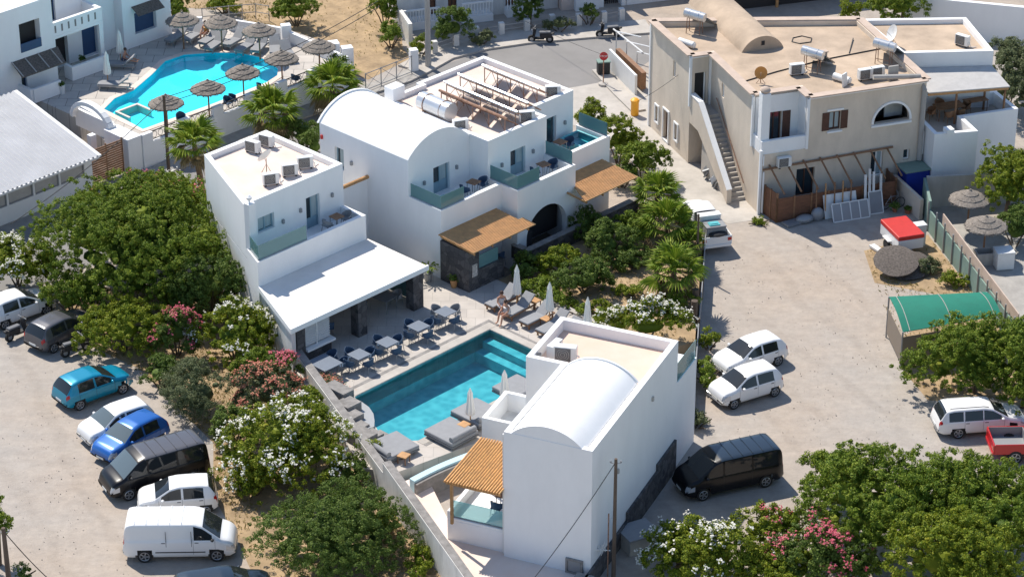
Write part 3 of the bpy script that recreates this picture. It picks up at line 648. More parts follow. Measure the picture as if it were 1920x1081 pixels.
m_ = MB(F1); m_.box(.1, .14, 4.95, 8.75, .9, 4.0); m_.box(.3, .9, 5.0, 6.0, .9, 1.9); m_.build("shaded_recess", "interior", v)
w_ = [(-2.295, 9.105), (0, 9.105), (0, 13.1), (-2.295, 13.1)]
m_ = MB(F1); shell(m_, w_, 0, 4.18, .3, {}, roof=4.18); m_.box(-2.29, -.2, 9.15, 12.9, 4.0, 4.24)
m_.box(-.25, 0, 9.105, 13.1, 4.18, 4.82); m_.box(-2.295, -.25, 12.85, 13.1, 4.18, 4.82); m_.build("corner_block", "white", v)
for nm, pts, z0, z1 in (("a", [(-2.35, .22), (-.12, .22), (-.12, 1.9)], 4.87, 5.62), ("b", [(-.95, 4.72), (1.03, 4.72), (1.03, 6.4)], 4.82, 5.6), ("c", [(-.95, 8.98), (1.0, 8.98)], 4.82, 5.6), ("d", [(-2.2, 12.97), (-.1, 12.97)], 4.82, 5.6)):
    glass_run(v, F1, pts, z0, z1)
# plunge tubs on the balconies
for (x0, x1, y0, y1, z) in ((-1.5, -.3, .4, 1.8, 4.281), (-.3, .85, 4.95, 6.3, 4.241), (-2.0, -.35, 11.2, 12.7, 4.241)):
    t_ = thing("plunge_tub", {True: "teal plunge tub on the leftmost balcony below the barrel vault"}.get(y0 < 2, "teal plunge tub on the middle balcony above the arch" if y0 < 6 else "largest teal plunge tub on the far corner balcony"), "hot tub", tuple(F1.w(x0, y0, z)), R(-44), "plunge tubs on the villa balconies")
    m_ = MB(F1); m_.box(x0, x1, y0, y0 + .12, z, z + .45); m_.box(x0, x1, y1 - .12, y1, z, z + .45); m_.box(x0, x0 + .12, y0 + .12, y1 - .12, z, z + .45); m_.box(x1 - .12, x1, y0 + .12, y1 - .12, z, z + .45); m_.box(x0 + .12, x1 - .12, y0 + .12, y1 - .12, z + .01, z + .06); m_.build("tub_shell", "caustictile", t_, bevel=.02)
    m_ = MB(F1); m_.sheet([(x0 + .1, y0 + .1), (x1 - .1, y0 + .1), (x1 - .1, y1 - .1), (x0 + .1, y1 - .1)], z + .4); m_.build("water_surface", "water", t_)
# stone cabin under the first pergola
t_ = thing("stone_cabin", "dark basalt walled porch under the wooden slatted canopy at the villa's left corner", "porch", tuple(F1.w(.1, .1, .9)), R(-44))
m_ = MB(F1); m_.box(.01, 2.1, .0, .3, .9, 3.2); m_.box(1.8, 2.1, .3, .75, .9, 3.2); m_.box(1.82, 2.1, .75, 2.6, .9, 1.95); m_.build("stone_walls", "basalt", t_)
glass_run(t_, F1, [(1.96, .76), (1.96, 2.3)], 1.95, 2.7, rail=False)
m_ = MB(F1); m_.box(2.101, 2.13, .25, .6, 1.7, 2.4); m_.build("wall_plaque", "stonepale", t_)
def pergola(label, fr, x0, x1, y0, y1, z, drop, along='y', posts=(), sp=.105, name="pergola", poly=None, mt="slat", rz=0):
    t_ = thing(name, label, "pergola", tuple(fr.w((x0 + x1) / 2, (y0 + y1) / 2, z - .3)), R(fr.deg))
    m_ = MB(fr)
    if along == 'y':
        k = int((x1 - x0) / sp)
        for i in range(k + 1):
            x = x0 + (x1 - x0) * i / k; zz = z - drop * (x - x0) / (x1 - x0); ya = y0 + (poly(x)[0] if poly else 0); yb = y1 + (poly(x)[1] if poly else 0)
            m_.tube([(x, ya + random.uniform(-.015, .015), zz), (x, yb + random.uniform(-.015, .015), zz)], sp * .40, 6)
    m_.build("battens", mt, t_)
    m_ = MB(fr)
    m_.prism([(x0 + .02, y0 + .05 + (poly(x0)[0] if poly else 0)), (x1 - .02, y0 + .05 + (poly(x1)[0] if poly else 0)), (x1 - .02, y1 - .05 + (poly(x1)[1] if poly else 0)), (x0 + .02, y1 - .05 + (poly(x0)[1] if poly else 0))], 0, .012)
    def zat(p):
        x, y = fr.loc(p); return z - drop * (x - x0) / (x1 - x0) - .06
    m_.v = [Vector((p.x, p.y, zat(p) - .012 + p.z)) for p in m_.v]
    m_.build("backing_board", "slatdk", t_)
    m_ = MB(fr)
    for i in range(4):
        y = y0 + .15 + (y1 - y0 - .3) * i / 3; m_.beam((x0, y, z - .13), (x1, y, z - drop - .13), .07, .1)
    m_.build("rafters", "woodlt", t_)
    for (px, py, zb) in posts:
        m_ = MB(fr); zz = z - drop * (px - x0) / (x1 - x0) - .15; m_.box(px - .06, px + .06, py - .06, py + .06, zb, zz); m_.build("post", "woodlt", t_)
    return t_
pergola("left wooden batten canopy over the dark stone porch of the villa", F1, .02, 2.5, -.1, 4.2, 3.55, .18, mt="slatbrown", poly=lambda x: (0, .35 * (x > 1.6)))
pergola("right wooden batten canopy below the far corner balcony, beside the shrubs", F1, .02, 2.6, 8.3, 12.5, 3.6, .2, mt="slatbrown", poly=lambda x: (1.3 - 1.3 * x / 2.6, 0))
# ------------------------------------------------------------------ left villa with bar below
v2 = thing("white_villa", "smaller white villa with a flat cream roof and five air conditioners, beside the left trees", "building", tuple(F1.w(-6.5, -6, 0)))
def zz_line(x): return -6.83 - .411 * (x + 10.48)
m_ = MB(F1); lo = [(-10.48, zz_line(-10.48)), (-2.85, zz_line(-2.85)), (-2.85, -2.55), (-10.48, -2.55)]
shell(m_, lo, 0, 3.95, .3, {}, roof=3.9); m_.prism([(-10.2, -6.6), (-3.0, -9.5), (-3.0, -2.8), (-10.2, -2.8)], 3.7, 4.0)
m_.prism([(-4.49, zz_line(-4.49)), (-2.85, zz_line(-2.85)), (-2.85, zz_line(-2.85) + .25), (-4.49, zz_line(-4.49) + .25)], 3.95, 4.6)
m_.box(-3.1, -2.85, zz_line(-2.85) + .25, -2.55, 3.95, 4.6); m_.box(-4.49, -3.1, -2.8, -2.55, 3.95, 4.6); m_.build("ground_floor", "white", v2)
up = [(-10.475, zz_line(-10.475)), (-4.5, zz_line(-4.5)), (-4.5, -2.56), (-10.475, -2.56)]
m_ = MB(F1); shell(m_, up, 4.003, 7.0, .28, {1: [(4.12, 5.05, 4.05, 5.9), (.85, 1.95, 5.05, 5.92)]}, roof=6.72); m_.build("upper_floor", "white", v2, bevel=.04)
m_ = MB(F1); m_.prism([(-10.25, zz_line(-10.25) + .2), (-4.7, zz_line(-4.7) + .2), (-4.7, -2.8), (-10.25, -2.8)], 6.5, 6.72); m_.build("roof_floor", "cream", v2)
opening(v2, F1, (-4.5, zz_line(-4.5)), (0, 1), 4.12, 5.05, 4.05, 5.9, panel=.5, name="balcony_door", curtain=(.5, .95))
opening(v2, F1, (-4.5, zz_line(-4.5)), (0, 1), .85, 1.95, 5.05, 5.92, curtain=(.05, .95))
zz = zz_line
m_ = MB(F1); m_.box(-4.497, -4.1, zz(-4.3) + .06, zz(-4.3) + .5, 4.605, 7.12); m_.build("chimney", "white", v2, bevel=.02)
m_ = MB(F1); m_.lathe([(.06, 0), (.05, .12), (.14, .2), (.16, .32), (.1, .36), (.04, .42)], (-4.3, zz(-4.3) + .28, 7.12), 10); m_.build("chimney_cap", "white", v2)
glass_run(v2, F1, [(-4.4, zz(-4.4) + .12), (-2.97, zz(-2.97) + .12), (-2.97, -6.55)], 4.6, 5.42)
m_ = MB(F1); m_.prism([(-2.85, zz(-2.85)), (1.6, zz(1.6)), (1.6, -2.45), (-2.85, -2.45)], 2.98, 3.2); m_.build("canopy_slab", "palecanopy", v2, bevel=.02)
m_ = MB(F1); m_.prism([(1.52, zz(1.6)), (1.64, zz(1.6) - .04), (1.64, -2.4), (1.52, -2.4)], 2.96, 3.24); m_.prism([(-2.84, zz(-2.85) - .03), (1.52, zz(1.52) - .03), (1.52, zz(1.52) + .09), (-2.84, zz(-2.85) + .09)], 2.95, 3.24); m_.build("canopy_edge", "white", v2, bevel=.01)
m_ = MB(F1); m_.prism([(-2.84, zz(-2.84) + .1), (1.45, zz(1.45) + .1), (1.45, zz(1.45) + .35), (-2.84, zz(-2.84) + .35)], 0, 2.95); m_.build("bar_side_wall", "whiteworn", v2)
m_ = MB(F1); m_.box(-2.848, -2.75, -9.4, -2.6, .9, 2.97); m_.build("bar_back_wall", "basalt", v2)
for y0, y1, x0 in ((-3.4, -2.7, .95), (-7.25, -6.65, .95), (-11.3, -10.75, .9)):
    m_ = MB(F1); m_.box(x0, x0 + .55, y0, y1, .9, 2.965); m_.build("stone_pillar", "basalt", v2)
m_ = MB(F1); m_.box(1.0, 1.4, -10.75, -9.0, .9, 1.5); m_.build("bar_counter", "basalt", v2)
m_ = MB(F1); m_.box(.95, 1.62, -10.74, -8.9, 1.5, 1.62); m_.build("bar_sill", "white", v2)
m_ = MB(F1)
for k in range(9): m_.rbox(1.35, -9.9, 1.78 + k * .13, .10, 1.68, .025, 0, 0, .5)
m_.box(1.3, 1.38, -9.95, -9.88, 1.62, 2.95); m_.build("louvre_screen", "metalw", v2)
glass_run(v2, F1, [(-1.2, -2.62), (.7, -2.62)], .92, 2.9, rail=False)
# gap wall with timber beam
m_ = MB(F1); m_.box(-5.8, -5.55, -2.55, .1, 0, 4.85); t_ = m_.build("link_wall", "white"); tag(t_, "short plain white wall linking the two villas under an orange beam", "wall")
m_ = MB(F1); m_.tube([(-5.5, -2.5, 5.0), (-5.5, .3, 5.0)], .11, 8); tag(m_.build("timber_beam", "woodlt"), "round orange timber beam lying on the wall between the two villas", "beam")
# ------------------------------------------------------------------ front villa
v3 = thing("white_villa", "front white villa with a barrel vault and sunken cream roof, nearest the camera", "building", tuple(F2.w(-2, 5, 0)))
fp = [(-4.1, 0), (0, 0), (0, 10.5), (-5.8, 10.5), (-5.8, 6.4), (-4.1, 6.4)]
m_ = MB(F2); shell(m_, fp, 0, 6.88, .26, {}, roof=6.3); m_.build("walls", "white", v3, bevel=.05)
m_ = MB(F2); m_.prism([(-3.9, .2), (-.2, .2), (-.2, 10.3), (-5.6, 10.3), (-5.6, 6.6), (-3.9, 6.6)], 6.1, 6.35); m_.build("roof_floor", "peach", v3)
m_ = MB(F2); vault(m_, -3.85, -.40, .02, 6.3, 6.79, .76, 28, 'y'); m_.box(-3.85, -.40, .03, 6.3, 6.3, 6.79); m_.box(-.4, -.26, .03, 6.3, 6.3, 6.74); m_.build("barrel_vault", "white", v3, smooth=True)
m_ = MB(F2); vault(m_, -3.93, -.32, 6.3, 6.4, 6.79, .83, 28, 'y'); m_.build("vault_rim", "white", v3, smooth=True)
m_ = MB(F2); m_.box(-4.099, -4.095, .3, .31, 1, 2); 
m_ = MB(F2); m_.box(.002, .12, -3.2, 4.2, 0, .95); m_.box(.002, .12, 4.2, 8.0, 0, 1.35); m_.box(.002, .12, 8.0, 10.4, 0, 1.7)
m_.build("stone_plinth", "basalt", v3)
m_ = MB(F2); m_.tube([(-4.16, .1, .6), (-4.16, .1, 6.7)], .045, 8); m_.build("downpipe", "metalw", v3)
m_ = MB(F2); m_.box(-2.2, -.01, 10.51, 13.2, 0, 4.6); m_.build("side_terrace", "white", v3)
glass_run(v3, F2, [(-.06, 10.55), (-.06, 13.1)], 4.6, 5.6, rail=False)
# stair well box, pergola terrace
t_ = thing("parapet_box", "open white roof-well box beside the pergola, left of the front villa", "parapet", tuple(F2.w(-7, 9, .9)), R(-23.4))
m_ = MB(F2); shell(m_, [(-8.7, 7.95), (-5.81, 7.95), (-5.81, 10.7), (-8.7, 10.7)], .9, 2.15, .2, {}, roof=1.2); m_.build("parapet_walls", "white", t_, bevel=.02)
m_ = MB(F2); m_.box(-8.5, -6.0, 8.15, 10.5, 1.0, 1.2); m_.build("well_floor", "whiteworn", t_)
t_ = thing("terrace", "raised white terrace with glass front under the orange batten canopy", "terrace", tuple(F2.w(-6, 1.5, .3)), R(-23.4))
m_ = MB(F2); m_.box(-6.95, -4.13, .25, 4.1, .45, 1.55); m_.box(-6.95, -6.75, .25, 4.1, 1.55, 2.0); m_.box(-6.75, -4.13, .25, .45, 1.55, 1.68); m_.build("terrace_walls", "white", t_, bevel=.02)
glass_run(t_, F2, [(-6.85, .35), (-4.15, .35)], 1.68, 2.55)
pergola("bright orange batten canopy against the front villa's left side", F2, -6.75, -4.14, -.45, 3.6, 3.95, 0, posts=((-6.6, 0.0, 1.55), (-6.6, 3.3, 1.55)), sp=.125, poly=lambda x: (0, 0))
# ground level hatch and low steps at the villa's foot
t_ = thing("basement_window", "small grey framed cellar opening at the foot of the front villa", "window", tuple(F2.w(-.8, -.1, .5)), R(-23.4))
m_ = MB(F2); m_.box(-1.15, -.35, -.1, -.003, .5, .6); m_.box(-1.15, -1.05, -.1, -.003, .6, 1.15); m_.box(-.45, -.35, -.1, -.003, .6, 1.15); m_.box(-1.15, -.35, -.1, -.003, 1.15, 1.25); m_.build("frame", "concdark", t_)
m_ = MB(F2); m_.box(-1.04, -.46, -.06, -.02, .6, 1.14); m_.build("panel", "greymetal", t_)
basalt("dark basalt wall continuing from the front villa towards the pole", [(.0, .35, -4.5, -3.21, 0, 1.35), (-.4, .35, -3.2, -.5, .5, .9)], fr=F2)

def fixture(parent, fr, x, y, z, mt="greymetal", nm="wall_lamp"): m_ = MB(fr); m_.rbox(x, y, z, .12, .12, .22); m_.build(nm, mt, parent)
for x, y, z in ((-6.7, .04, 5.4), (-2.34, 1.2, 5.3), (-2.34, 3.6, 5.4), (-.94, 5.6, 5.3), (-.94, 8.0, 5.3), (-2.24, 11.9, 5.3), (.05, 2.2, 2.6)): fixture(v, F1, x, y, z)
fixture(v, F1, -9.0, .06, 6.2, "red", "alarm_box")
for x, y, z in ((-4.44, -5.6, 5.4), (-4.44, -3.4, 5.5), (-4.44, -6.8, 5.2)): fixture(v2, F1, x, y, z)
fixture(v3, F2, .03, 3.0, 4.2, "polegrey"); fixture(v3, F2, .03, 7.2, 5.6, "polegrey")
# ================================================================== BEIGE HOUSE (frame F3: x along its front, y away)
b3 = thing("beige_house", "two-storey beige rendered house with a flat tan roof, outside stairs and corner balcony", "building", tuple(F3.w(2, 5, 0)))
lowp = [(-2.7, 0), (7.17, 0), (7.5, 9.3), (-4.1, 13), (-3.9, 7.4), (-2.7, 7.4)]
m_ = MB(F3); shell(m_, lowp, 0, 3.6, .3, {0: [(6.75, 7.5, 1.2, 2.75), (8.75, 9.15, 1.95, 2.6), (2.2, 3.3, .7, 2.4)], 3: [(.95, 1.35, .75, 1.75), (2.1, 2.8, .15, 2.0), (3.7, 4.1, .75, 1.75)]}, roof=3.5); m_.build("ground_floor", "beigewall", b3)
upp = [(-2.7, 1.3), (0.03, 1.3), (.03, 0), (7.17, 0), (7.5, 9.3), (-4.1, 13), (-3.9, 7.4), (-2.7, 7.4)]
m_ = MB(F3); shell(m_, upp, 3.602, 6.7, .3, {0: [(.85, 1.7, 3.7, 5.5)], 2: [(1.27, 1.97, 4.5, 5.6), (3.95, 6.25, 4.45, 5.65, 'arch')], 5: [(3.2, 3.55, 4.5, 5.5)], 6: [(.25, .95, 3.65, 5.6)], 7: [(1.7, 2.05, 4.75, 5.6)]}, roof=6.42, reveal=.3); m_.build("upper_floor", "beigewall", b3)
m_ = MB(F3); m_.prism([(-2.4, 1.5), (.3, 1.5), (.3, .25), (6.9, .25), (7.25, 9.0), (-3.85, 12.7), (-3.65, 7.6), (-2.4, 7.6)], 6.2, 6.42); m_.build("roof_floor", "roofbeige", b3)
m_ = MB(F3)   # tan parapet top
P_ = upp
for i in range(len(P_)):
    p, q = P_[i], P_[(i + 1) % len(P_)]; m_.beam((p[0], p[1], 6.74), (q[0], q[1], 6.74), .5, .07)
m_.build("parapet_cap", "beigetrim", b3)
m_ = MB(F3)
for x, y, z0, z1 in ((-3.93, 7.37, 3.6, 6.6), (-2.73, 7.3, 3.6, 6.6), (-2.73, 1.28, 3.6, 6.6), (.0, -.02, 3.6, 6.6), (-2.73, -.03, 0, 3.9), (7.15, -.03, 2.2, 3.6)): m_.rbox(x, y, (z0 + z1) / 2, .14, .14, z1 - z0)
for p, q, z in (((-3.9, 7.4), (-4.1, 13), 6.62), ((-2.75, 1.3), (-2.75, 7.4), 6.62), ((.03, -.03), (7.17, -.03), 6.62), ((-3.9, 7.35), (-2.7, 7.35), 6.62)): m_.beam((*p, z), (*q, z), .1, .1)
m_.rbox(-4.1, 13, 3.3, .14, .14, 6.6); m_.build("white_trim", "white", b3)
# corner balcony
m_ = MB(F3); m_.prism([(-2.7, 0), (.03, 0), (.03, 1.29), (-2.7, 1.29)], 3.603, 3.66); m_.box(-2.7, .02, 0, .22, 3.661, 4.4); m_.box(-2.7, -2.48, .22, 1.29, 3.661, 4.4); m_.build("balcony_parapet", "white", b3, bevel=.02)
m_ = MB(F3); m_.box(-2.65, .0, 1.24, 1.298, 4.0, 6.6); m_.box(-.03, .028, .05, 1.24, 3.661, 6.6)
m_2 = MB(F3); m_2.box(-2.62, -1.86, 1.2, 1.296, 3.661, 6.55); m_2.box(-.98, -.03, 1.2, 1.296, 3.661, 6.55); m_2.box(-1.86, -.98, 1.2, 1.296, 5.52, 6.55); m_2.box(-.035, .026, .23, 1.2, 3.661, 6.55); m_2.build("balcony_lining", "white", b3)
m_ = MB(F3); m_.box(-2.7, -2.2, .15, .65, 4.4, 7.15); m_.build("balcony_pier", "white", b3, bevel=.03)
m_ = MB(F3); m_.ball((-2.45, .4, 7.3), .3, .3, .2, 12, 6); m_.build("pier_urn", "beigetrim", b3, smooth=True)
opening(b3, F3, (-2.7, 1.3), (1, 0), .85, 1.7, 3.7, 5.5, fm="shutter", name="balcony_door", off=.1)
opening(b3, F3, (.03, 0), (1, 0), 1.27, 1.97, 4.5, 5.6, fm="shutter", curtain=(.1, .9), off=.1)
opening(b3, F3, (-2.7, 0), (1, 0), 6.75, 7.5, 1.2, 2.75, fm="white", curtain=(.5, .95)); opening(b3, F3, (-2.7, 0), (1, 0), 8.75, 9.15, 1.95, 2.6, fm="white", cols=1); opening(b3, F3, (-2.7, 0), (1, 0), 2.2, 3.3, .7, 2.4, fm="shutter")
def plate(parent, fr, name, mt, x0, x1, z0, z1, y, th=.04):
    m_ = MB(fr); m_.box(x0, x1, y - th, y, z0, z1); return m_.build(name, mt, parent)
for x0, x1 in ((-2.33, -1.87), (-.97, -.5)): plate(b3, F3, "shutter", "shutter", x0, x1, 3.75, 5.5, 1.195 if x0 < -2 else 1.195)
for x0, x1 in ((.88, 1.29), (2.01, 2.42)): plate(b3, F3, "shutter", "shutter", x0, x1, 4.52, 5.6, -.005)
plate(b3, F3, "lintel", "white", 1.15, 2.15, 5.66, 5.76, -.004, .05); plate(b3, F3, "window_sill", "white", 1.2, 2.1, 4.36, 4.45, -.004, .1)
m_ = MB(F3)    # white band round the arch
um, rx_, rz_, zb = .03 + 5.1, 1.15, 1.15, 4.5
pr = [(um + 1.17 * math.cos(math.pi * k / 20), 4.5 + 1.17 * math.sin(math.pi * k / 20)) for k in range(21)]
for (xa, za), (xb, zb2) in zip(pr, pr[1:]): m_.beam((xa, -.03, za), (xb, -.03, zb2), .1, .12)
m_.box(3.9, 6.35, -.12, -.005, 4.3, 4.42); m_.build("arch_band", "white", b3)
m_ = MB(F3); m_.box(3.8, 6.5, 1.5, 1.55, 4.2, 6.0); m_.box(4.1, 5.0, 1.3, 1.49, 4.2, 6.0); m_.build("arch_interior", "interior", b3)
m_ = MB(F3); m_.box(5.3, 6.4, 1.2, 1.3, 4.2, 6.0); m_.build("arch_inner_wall", "whiteworn", b3)
for u0, u1, z0, z1 in ((.95, 1.35, .75, 1.75), (2.1, 2.8, .15, 2.0), (3.7, 4.1, .75, 1.75)):
    p = Vector((-4.1, 13)); d = (Vector((-3.9, 7.4)) - p).normalized(); nm = "door" if u1 - u0 > .5 else "window"
    opening(b3, F3, p, d, u0, u1, z0, z1, fm="shutter", pm="brownpanel" if nm == "door" else "darkglass", name=nm, cols=2 if nm == "door" else 1)
    m_ = MB(F3); nn = Vector((-d.y, d.x)) * -.03
    for a, b_, za, zb2 in ((u0 - .05, u0 - .05, z0 - .1, z1 + .1), (u1 + .05, u1 + .05, z0 - .1, z1 + .1), (u0 - .1, u1 + .1, z1 + .05, z1 + .05), (u0 - .1, u1 + .1, z0 - .05, z0 - .05)):
        e, f_ = p + d * a + nn, p + d * b_ + nn; m_.beam((*e, za), (*f_, zb2), .09, .09)
    m_.build(nm + "_surround", "white", b3)
p = Vector((-4.1, 13)); d = (Vector((-3.9, 7.4)) - p).normalized(); opening(b3, F3, p, d, 3.2, 3.55, 4.5, 5.5, fm="white", cols=1, off=.08)
opening(b3, F3, (-3.9, 7.4), (1, 0), .25, .95, 3.65, 5.6, fm="white", pm="interior", cols=1, name="door")
p = Vector((-2.7, 7.4)); opening(b3, F3, p, (0, -1), 1.7, 2.05, 4.75, 5.6, fm="white", cols=1, off=.08)
# outside stairs
m_ = MB(F3); ns = 18; ytop, ybot = 6.1, 1.9
for k in range(ns):
    y0 = ybot + (ytop - ybot) * k / ns; m_.box(-3.62, -2.703, y0, 6.1 if k < ns - 1 else 7.38, 3.6 * k / ns if k else 0, 3.6 * (k + 1) / ns)
m_.build("stair_flight", "concrete", b3)
m_ = MB(F3)
m_.add([(-3.9, 1.7, 0), (-3.62, 1.7, 0), (-3.62, 7.38, 2.6), (-3.9, 7.38, 2.6), (-3.9, 1.7, .85), (-3.62, 1.7, .85), (-3.62, 6.1, 4.35), (-3.9, 6.1, 4.35), (-3.9, 7.38, 4.35), (-3.62, 7.38, 4.35), (-3.9, 6.1, 2.6), (-3.62, 6.1, 2.6)],
       [(0, 4, 7, 10), (10, 7, 8, 3), (1, 11, 6, 5), (11, 2, 9, 6), (4, 5, 6, 7), (7, 6, 9, 8), (0, 1, 5, 4), (0, 10, 11, 1), (10, 3, 2, 11), (3, 8, 9, 2)])
m_.build("stair_parapet", "beigewall", b3)
m_ = MB(F3); m_.beam((-3.76, 1.7, .88), (-3.76, 6.1, 4.38), .32, .07); m_.beam((-3.76, 6.1, 4.38), (-3.76, 7.38, 4.38), .32, .07); m_.build("parapet_cap", "white", b3)
m_ = MB(F3); m_.tube([(-2.78, 2.0, 1.0), (-2.78, 6.2, 4.45)], .03, 6); m_.build("handrail", "rust", b3)
m_ = MB(F3); m_.box(-3.4, -2.72, 6.15, 6.6, 0, 2.0); m_.build("understair_door", "brownpanel", b3)
# roof vault, annex
m_ = MB(F3); vault(m_, -.75, 1.85, 7.5, 15.5, 6.42, .85, 20, 'y'); m_.build("roof_vault", "roofbeige", b3, smooth=True)
m_ = MB(F3); m_.box(.45, .65, 7.47, 7.51, 6.72, 6.98); m_.build("vault_vent", "interior", b3)
an = [(7.52, 3.9), (12.65, 2.5), (13.5, 7.5), (7.52, 9.3)]
m_ = MB(F3); shell(m_, an, 3.2, 6.7, .28, {}, roof=6.4); m_.build("annex_walls", "white", b3)
m_ = MB(F3); m_.prism([(7.75, 4.1), (12.45, 2.8), (13.2, 7.3), (7.75, 9.0)], 6.2, 6.42); m_.build("annex_roof_floor", "roofbeige", b3)
# antenna cables, pipes
m_ = MB(F3); m_.tube([(-2.4, 3.6, 6.46), (0, 4.3, 6.46), (3.2, 5.0, 6.46), (7.0, 5.4, 6.46)], .035, 5); m_.tube([(2.6, 8.0, 6.45), (2.9, 8.5, 6.45), (3.5, 8.6, 6.45), (3.9, 8.1, 6.45), (3.6, 7.6, 6.45), (2.9, 7.6, 6.45), (2.6, 8.0, 6.45)], .03, 5, caps=False)
m_.tube([(5.0, 5.4, 6.46), (6.1, 7.2, 6.5)], .03, 5); m_.build("roof_pipes", "wire", b3)
m_ = MB(F3); m_.tube([(-2.55, -.1, .1), (-2.55, -.1, 2.6)], .06, 8); m_.tube([(-2.6, -.12, 3.0), (-2.6, -.12, 3.6)], .04, 6); m_.build("downpipe", "white", b3)
m_ = MB(F3); m_.tube([(7.0, -.12, 1.9), (7.0, -.12, 6.2), (6.9, .4, 6.8), (4.3, .9, 6.9)], .15, 8); m_.build("flue_duct", "polegrey", b3)
m_ = MB(F3); m_.box(-3.95, -3.8, 12.9, 13.05, 0, 6.4)
# right terrace
t_ = thing("roof_terrace", "white walled first-floor terrace under the pale sheet canopy, right of the beige house", "terrace", tuple(F3.w(10, 0, 0)), R(19))
TA = [(7.2, -1.3), (9.7, -1.7), (9.8, .3), (13.3, .3), (13.3, 3.0), (7.52, 3.85)]
m_ = MB(F3); shell(m_, TA, 0, 3.95, .25, {5: []}, roof=3.1); m_.build("terrace_walls", "white", t_, bevel=.03)
m_ = MB(F3); m_.prism([(7.45, -1.1), (9.5, -1.45), (9.55, .55), (13.0, .55), (13.0, 2.8), (7.6, 3.6)], 3.0, 3.2); m_.build("terrace_floor", "concrete", t_)
m_ = MB(F3); m_.box(7.85, 8.3, -1.55, -1.05, 3.95, 4.2); m_.build("corner_block", "white", t_)
t_ = thing("terrace_canopy", "pale grey sheet canopy on timber posts over the upstairs dining table", "canopy", tuple(F3.w(10, 2, 3.2)), R(19))
m_ = MB(F3); m_.add([(7.5, 3.8, 5.75), (12.6, 2.45, 5.75), (12.75, .5, 5.25), (8.0, 1.2, 5.25), (7.5, 3.8, 5.81), (12.6, 2.45, 5.81), (12.75, .5, 5.31), (8.0, 1.2, 5.31)], [(0, 1, 2, 3), (7, 6, 5, 4), (3, 2, 6, 7), (2, 1, 5, 6), (0, 3, 7, 4)]); m_.build("roof_sheet", "greyroof", t_)
m_ = MB(F3); m_.beam((8.0, 1.25, 5.17), (12.7, .58, 5.17), .1, .14); m_.build("front_beam", "woodlt", t_)
for x, y in ((9.7, 1.05), (12.55, .65), (12.2, 2.3)):
    m_ = MB(F3); m_.tube([(x, y, 3.2), (x, y, 5.2)], .07, 8); m_.build("post", "wood", t_)
# fenced yard with pergola poles
t_ = thing("plank_fence", "reddish-brown plank fence enclosing the yard in front of the beige house", "fence", tuple(F3.w(1, -.8, 0)), R(19))
for p, q, z in (((-2.4, -.1), (-2.2, -1.3), 1.75), ((-2.2, -1.3), (5.0, -1.35), 1.45), ((5.0, -1.35), (5.05, -.1), 1.6)):
    m_ = MB(F3); m_.beam((*p, z / 2), (*q, z / 2), .05, z); m_.build("fence_panel", "brownpanel", t_)
    m_ = MB(F3); k = int((Vector(q) - Vector(p)).length / 1.2) + 1
    for i in range(k + 1): e = Vector(p).lerp(Vector(q), i / k); m_.box(e.x - .05, e.x + .05, e.y - .05, e.y + .05, 0, z + .05)
    m_.build("fence_post", "wood", t_)
t_ = thing("pole_pergola", "bare frame of dark wooden poles leaning from the beige wall to the plank fence", "pergola", tuple(F3.w(1, -.7, 2)), R(19))
m_ = MB(F3); m_.tube([(-2.6, -.12, 2.75), (5.3, -.12, 2.95)], .06, 7); m_.build("wall_rail", "wood", t_)
for i in range(8):
    x = -2.2 + i * 1.02; m_ = MB(F3); m_.tube([(x, -.05, 2.95), (x + .35, -1.45, 1.75)], .055, 7); m_.build("rafter_pole", "wood", t_)
# hotel across the road (grid F1)
h = thing("hotel_building", "white hotel building with blue railings and an arched blue door at the top left", "building", tuple(F1.w(-38, 0, 0)))
m_ = MB(F1); shell(m_, [(-48, -14), (-34.2, -14), (-34.2, 1.3), (-48, 1.3)], 0, 6.9, .3, {1: [(12.85, 14.35, 4.0, 5.8), (12.7, 13.1, 1.3, 3.0)]}, roof=6.7, reveal=.5); m_.build("front_wing", "white", h, bevel=.04)
m_ = MB(F1); m_.prism([(-47.8, -13.8), (-34.4, -13.8), (-34.4, 1.1), (-47.8, 1.1)], 6.5, 6.7); m_.build("roof_floor", "cream", h)
m_ = MB(F1); m_.box(-36.2, -34.7, -1.7, .6, 3.9, 5.9); m_.build("loggia_interior", "interior", h)
m_ = MB(F1); m_.box(-34.22, -34.16, -1.15, .35, 4.0, 4.55); m_.build("railing", "bluepaint", h)
opening(h, F1, (-34.2, -14), (0, 1), 12.7, 13.1, 1.3, 3.0, fm="bluepaint", cols=1, name="door")
m_ = MB(F1); shell(m_, [(-48, 1.303), (-36.2, 1.303), (-36.2, 7.4), (-48, 7.4)], 0, 6.45, .3, {1: [(3.5, 4.7, 1.25, 3.6, 'arch'), (.35, 2.4, 1.25, 3.4), (.8, 1.7, 4.3, 6.1)]}, roof=6.3, reveal=.4); m_.build("middle_wing", "white", h)
m_ = MB(F1); m_.box(-36.55, -36.5, 4.75, 6.05, 1.2, 3.7); m_.build("arched_door", "bluepaint", h)
m_ = MB(F1); m_.box(-36.9, -36.52, 1.4, 3.8, 1.2, 3.5); m_.build("porch_interior", "interior", h)
opening(h, F1, (-36.2, 1.303), (0, 1), .8, 1.7, 4.3, 6.1, fm="bluepaint", cols=1, name="balcony_door")
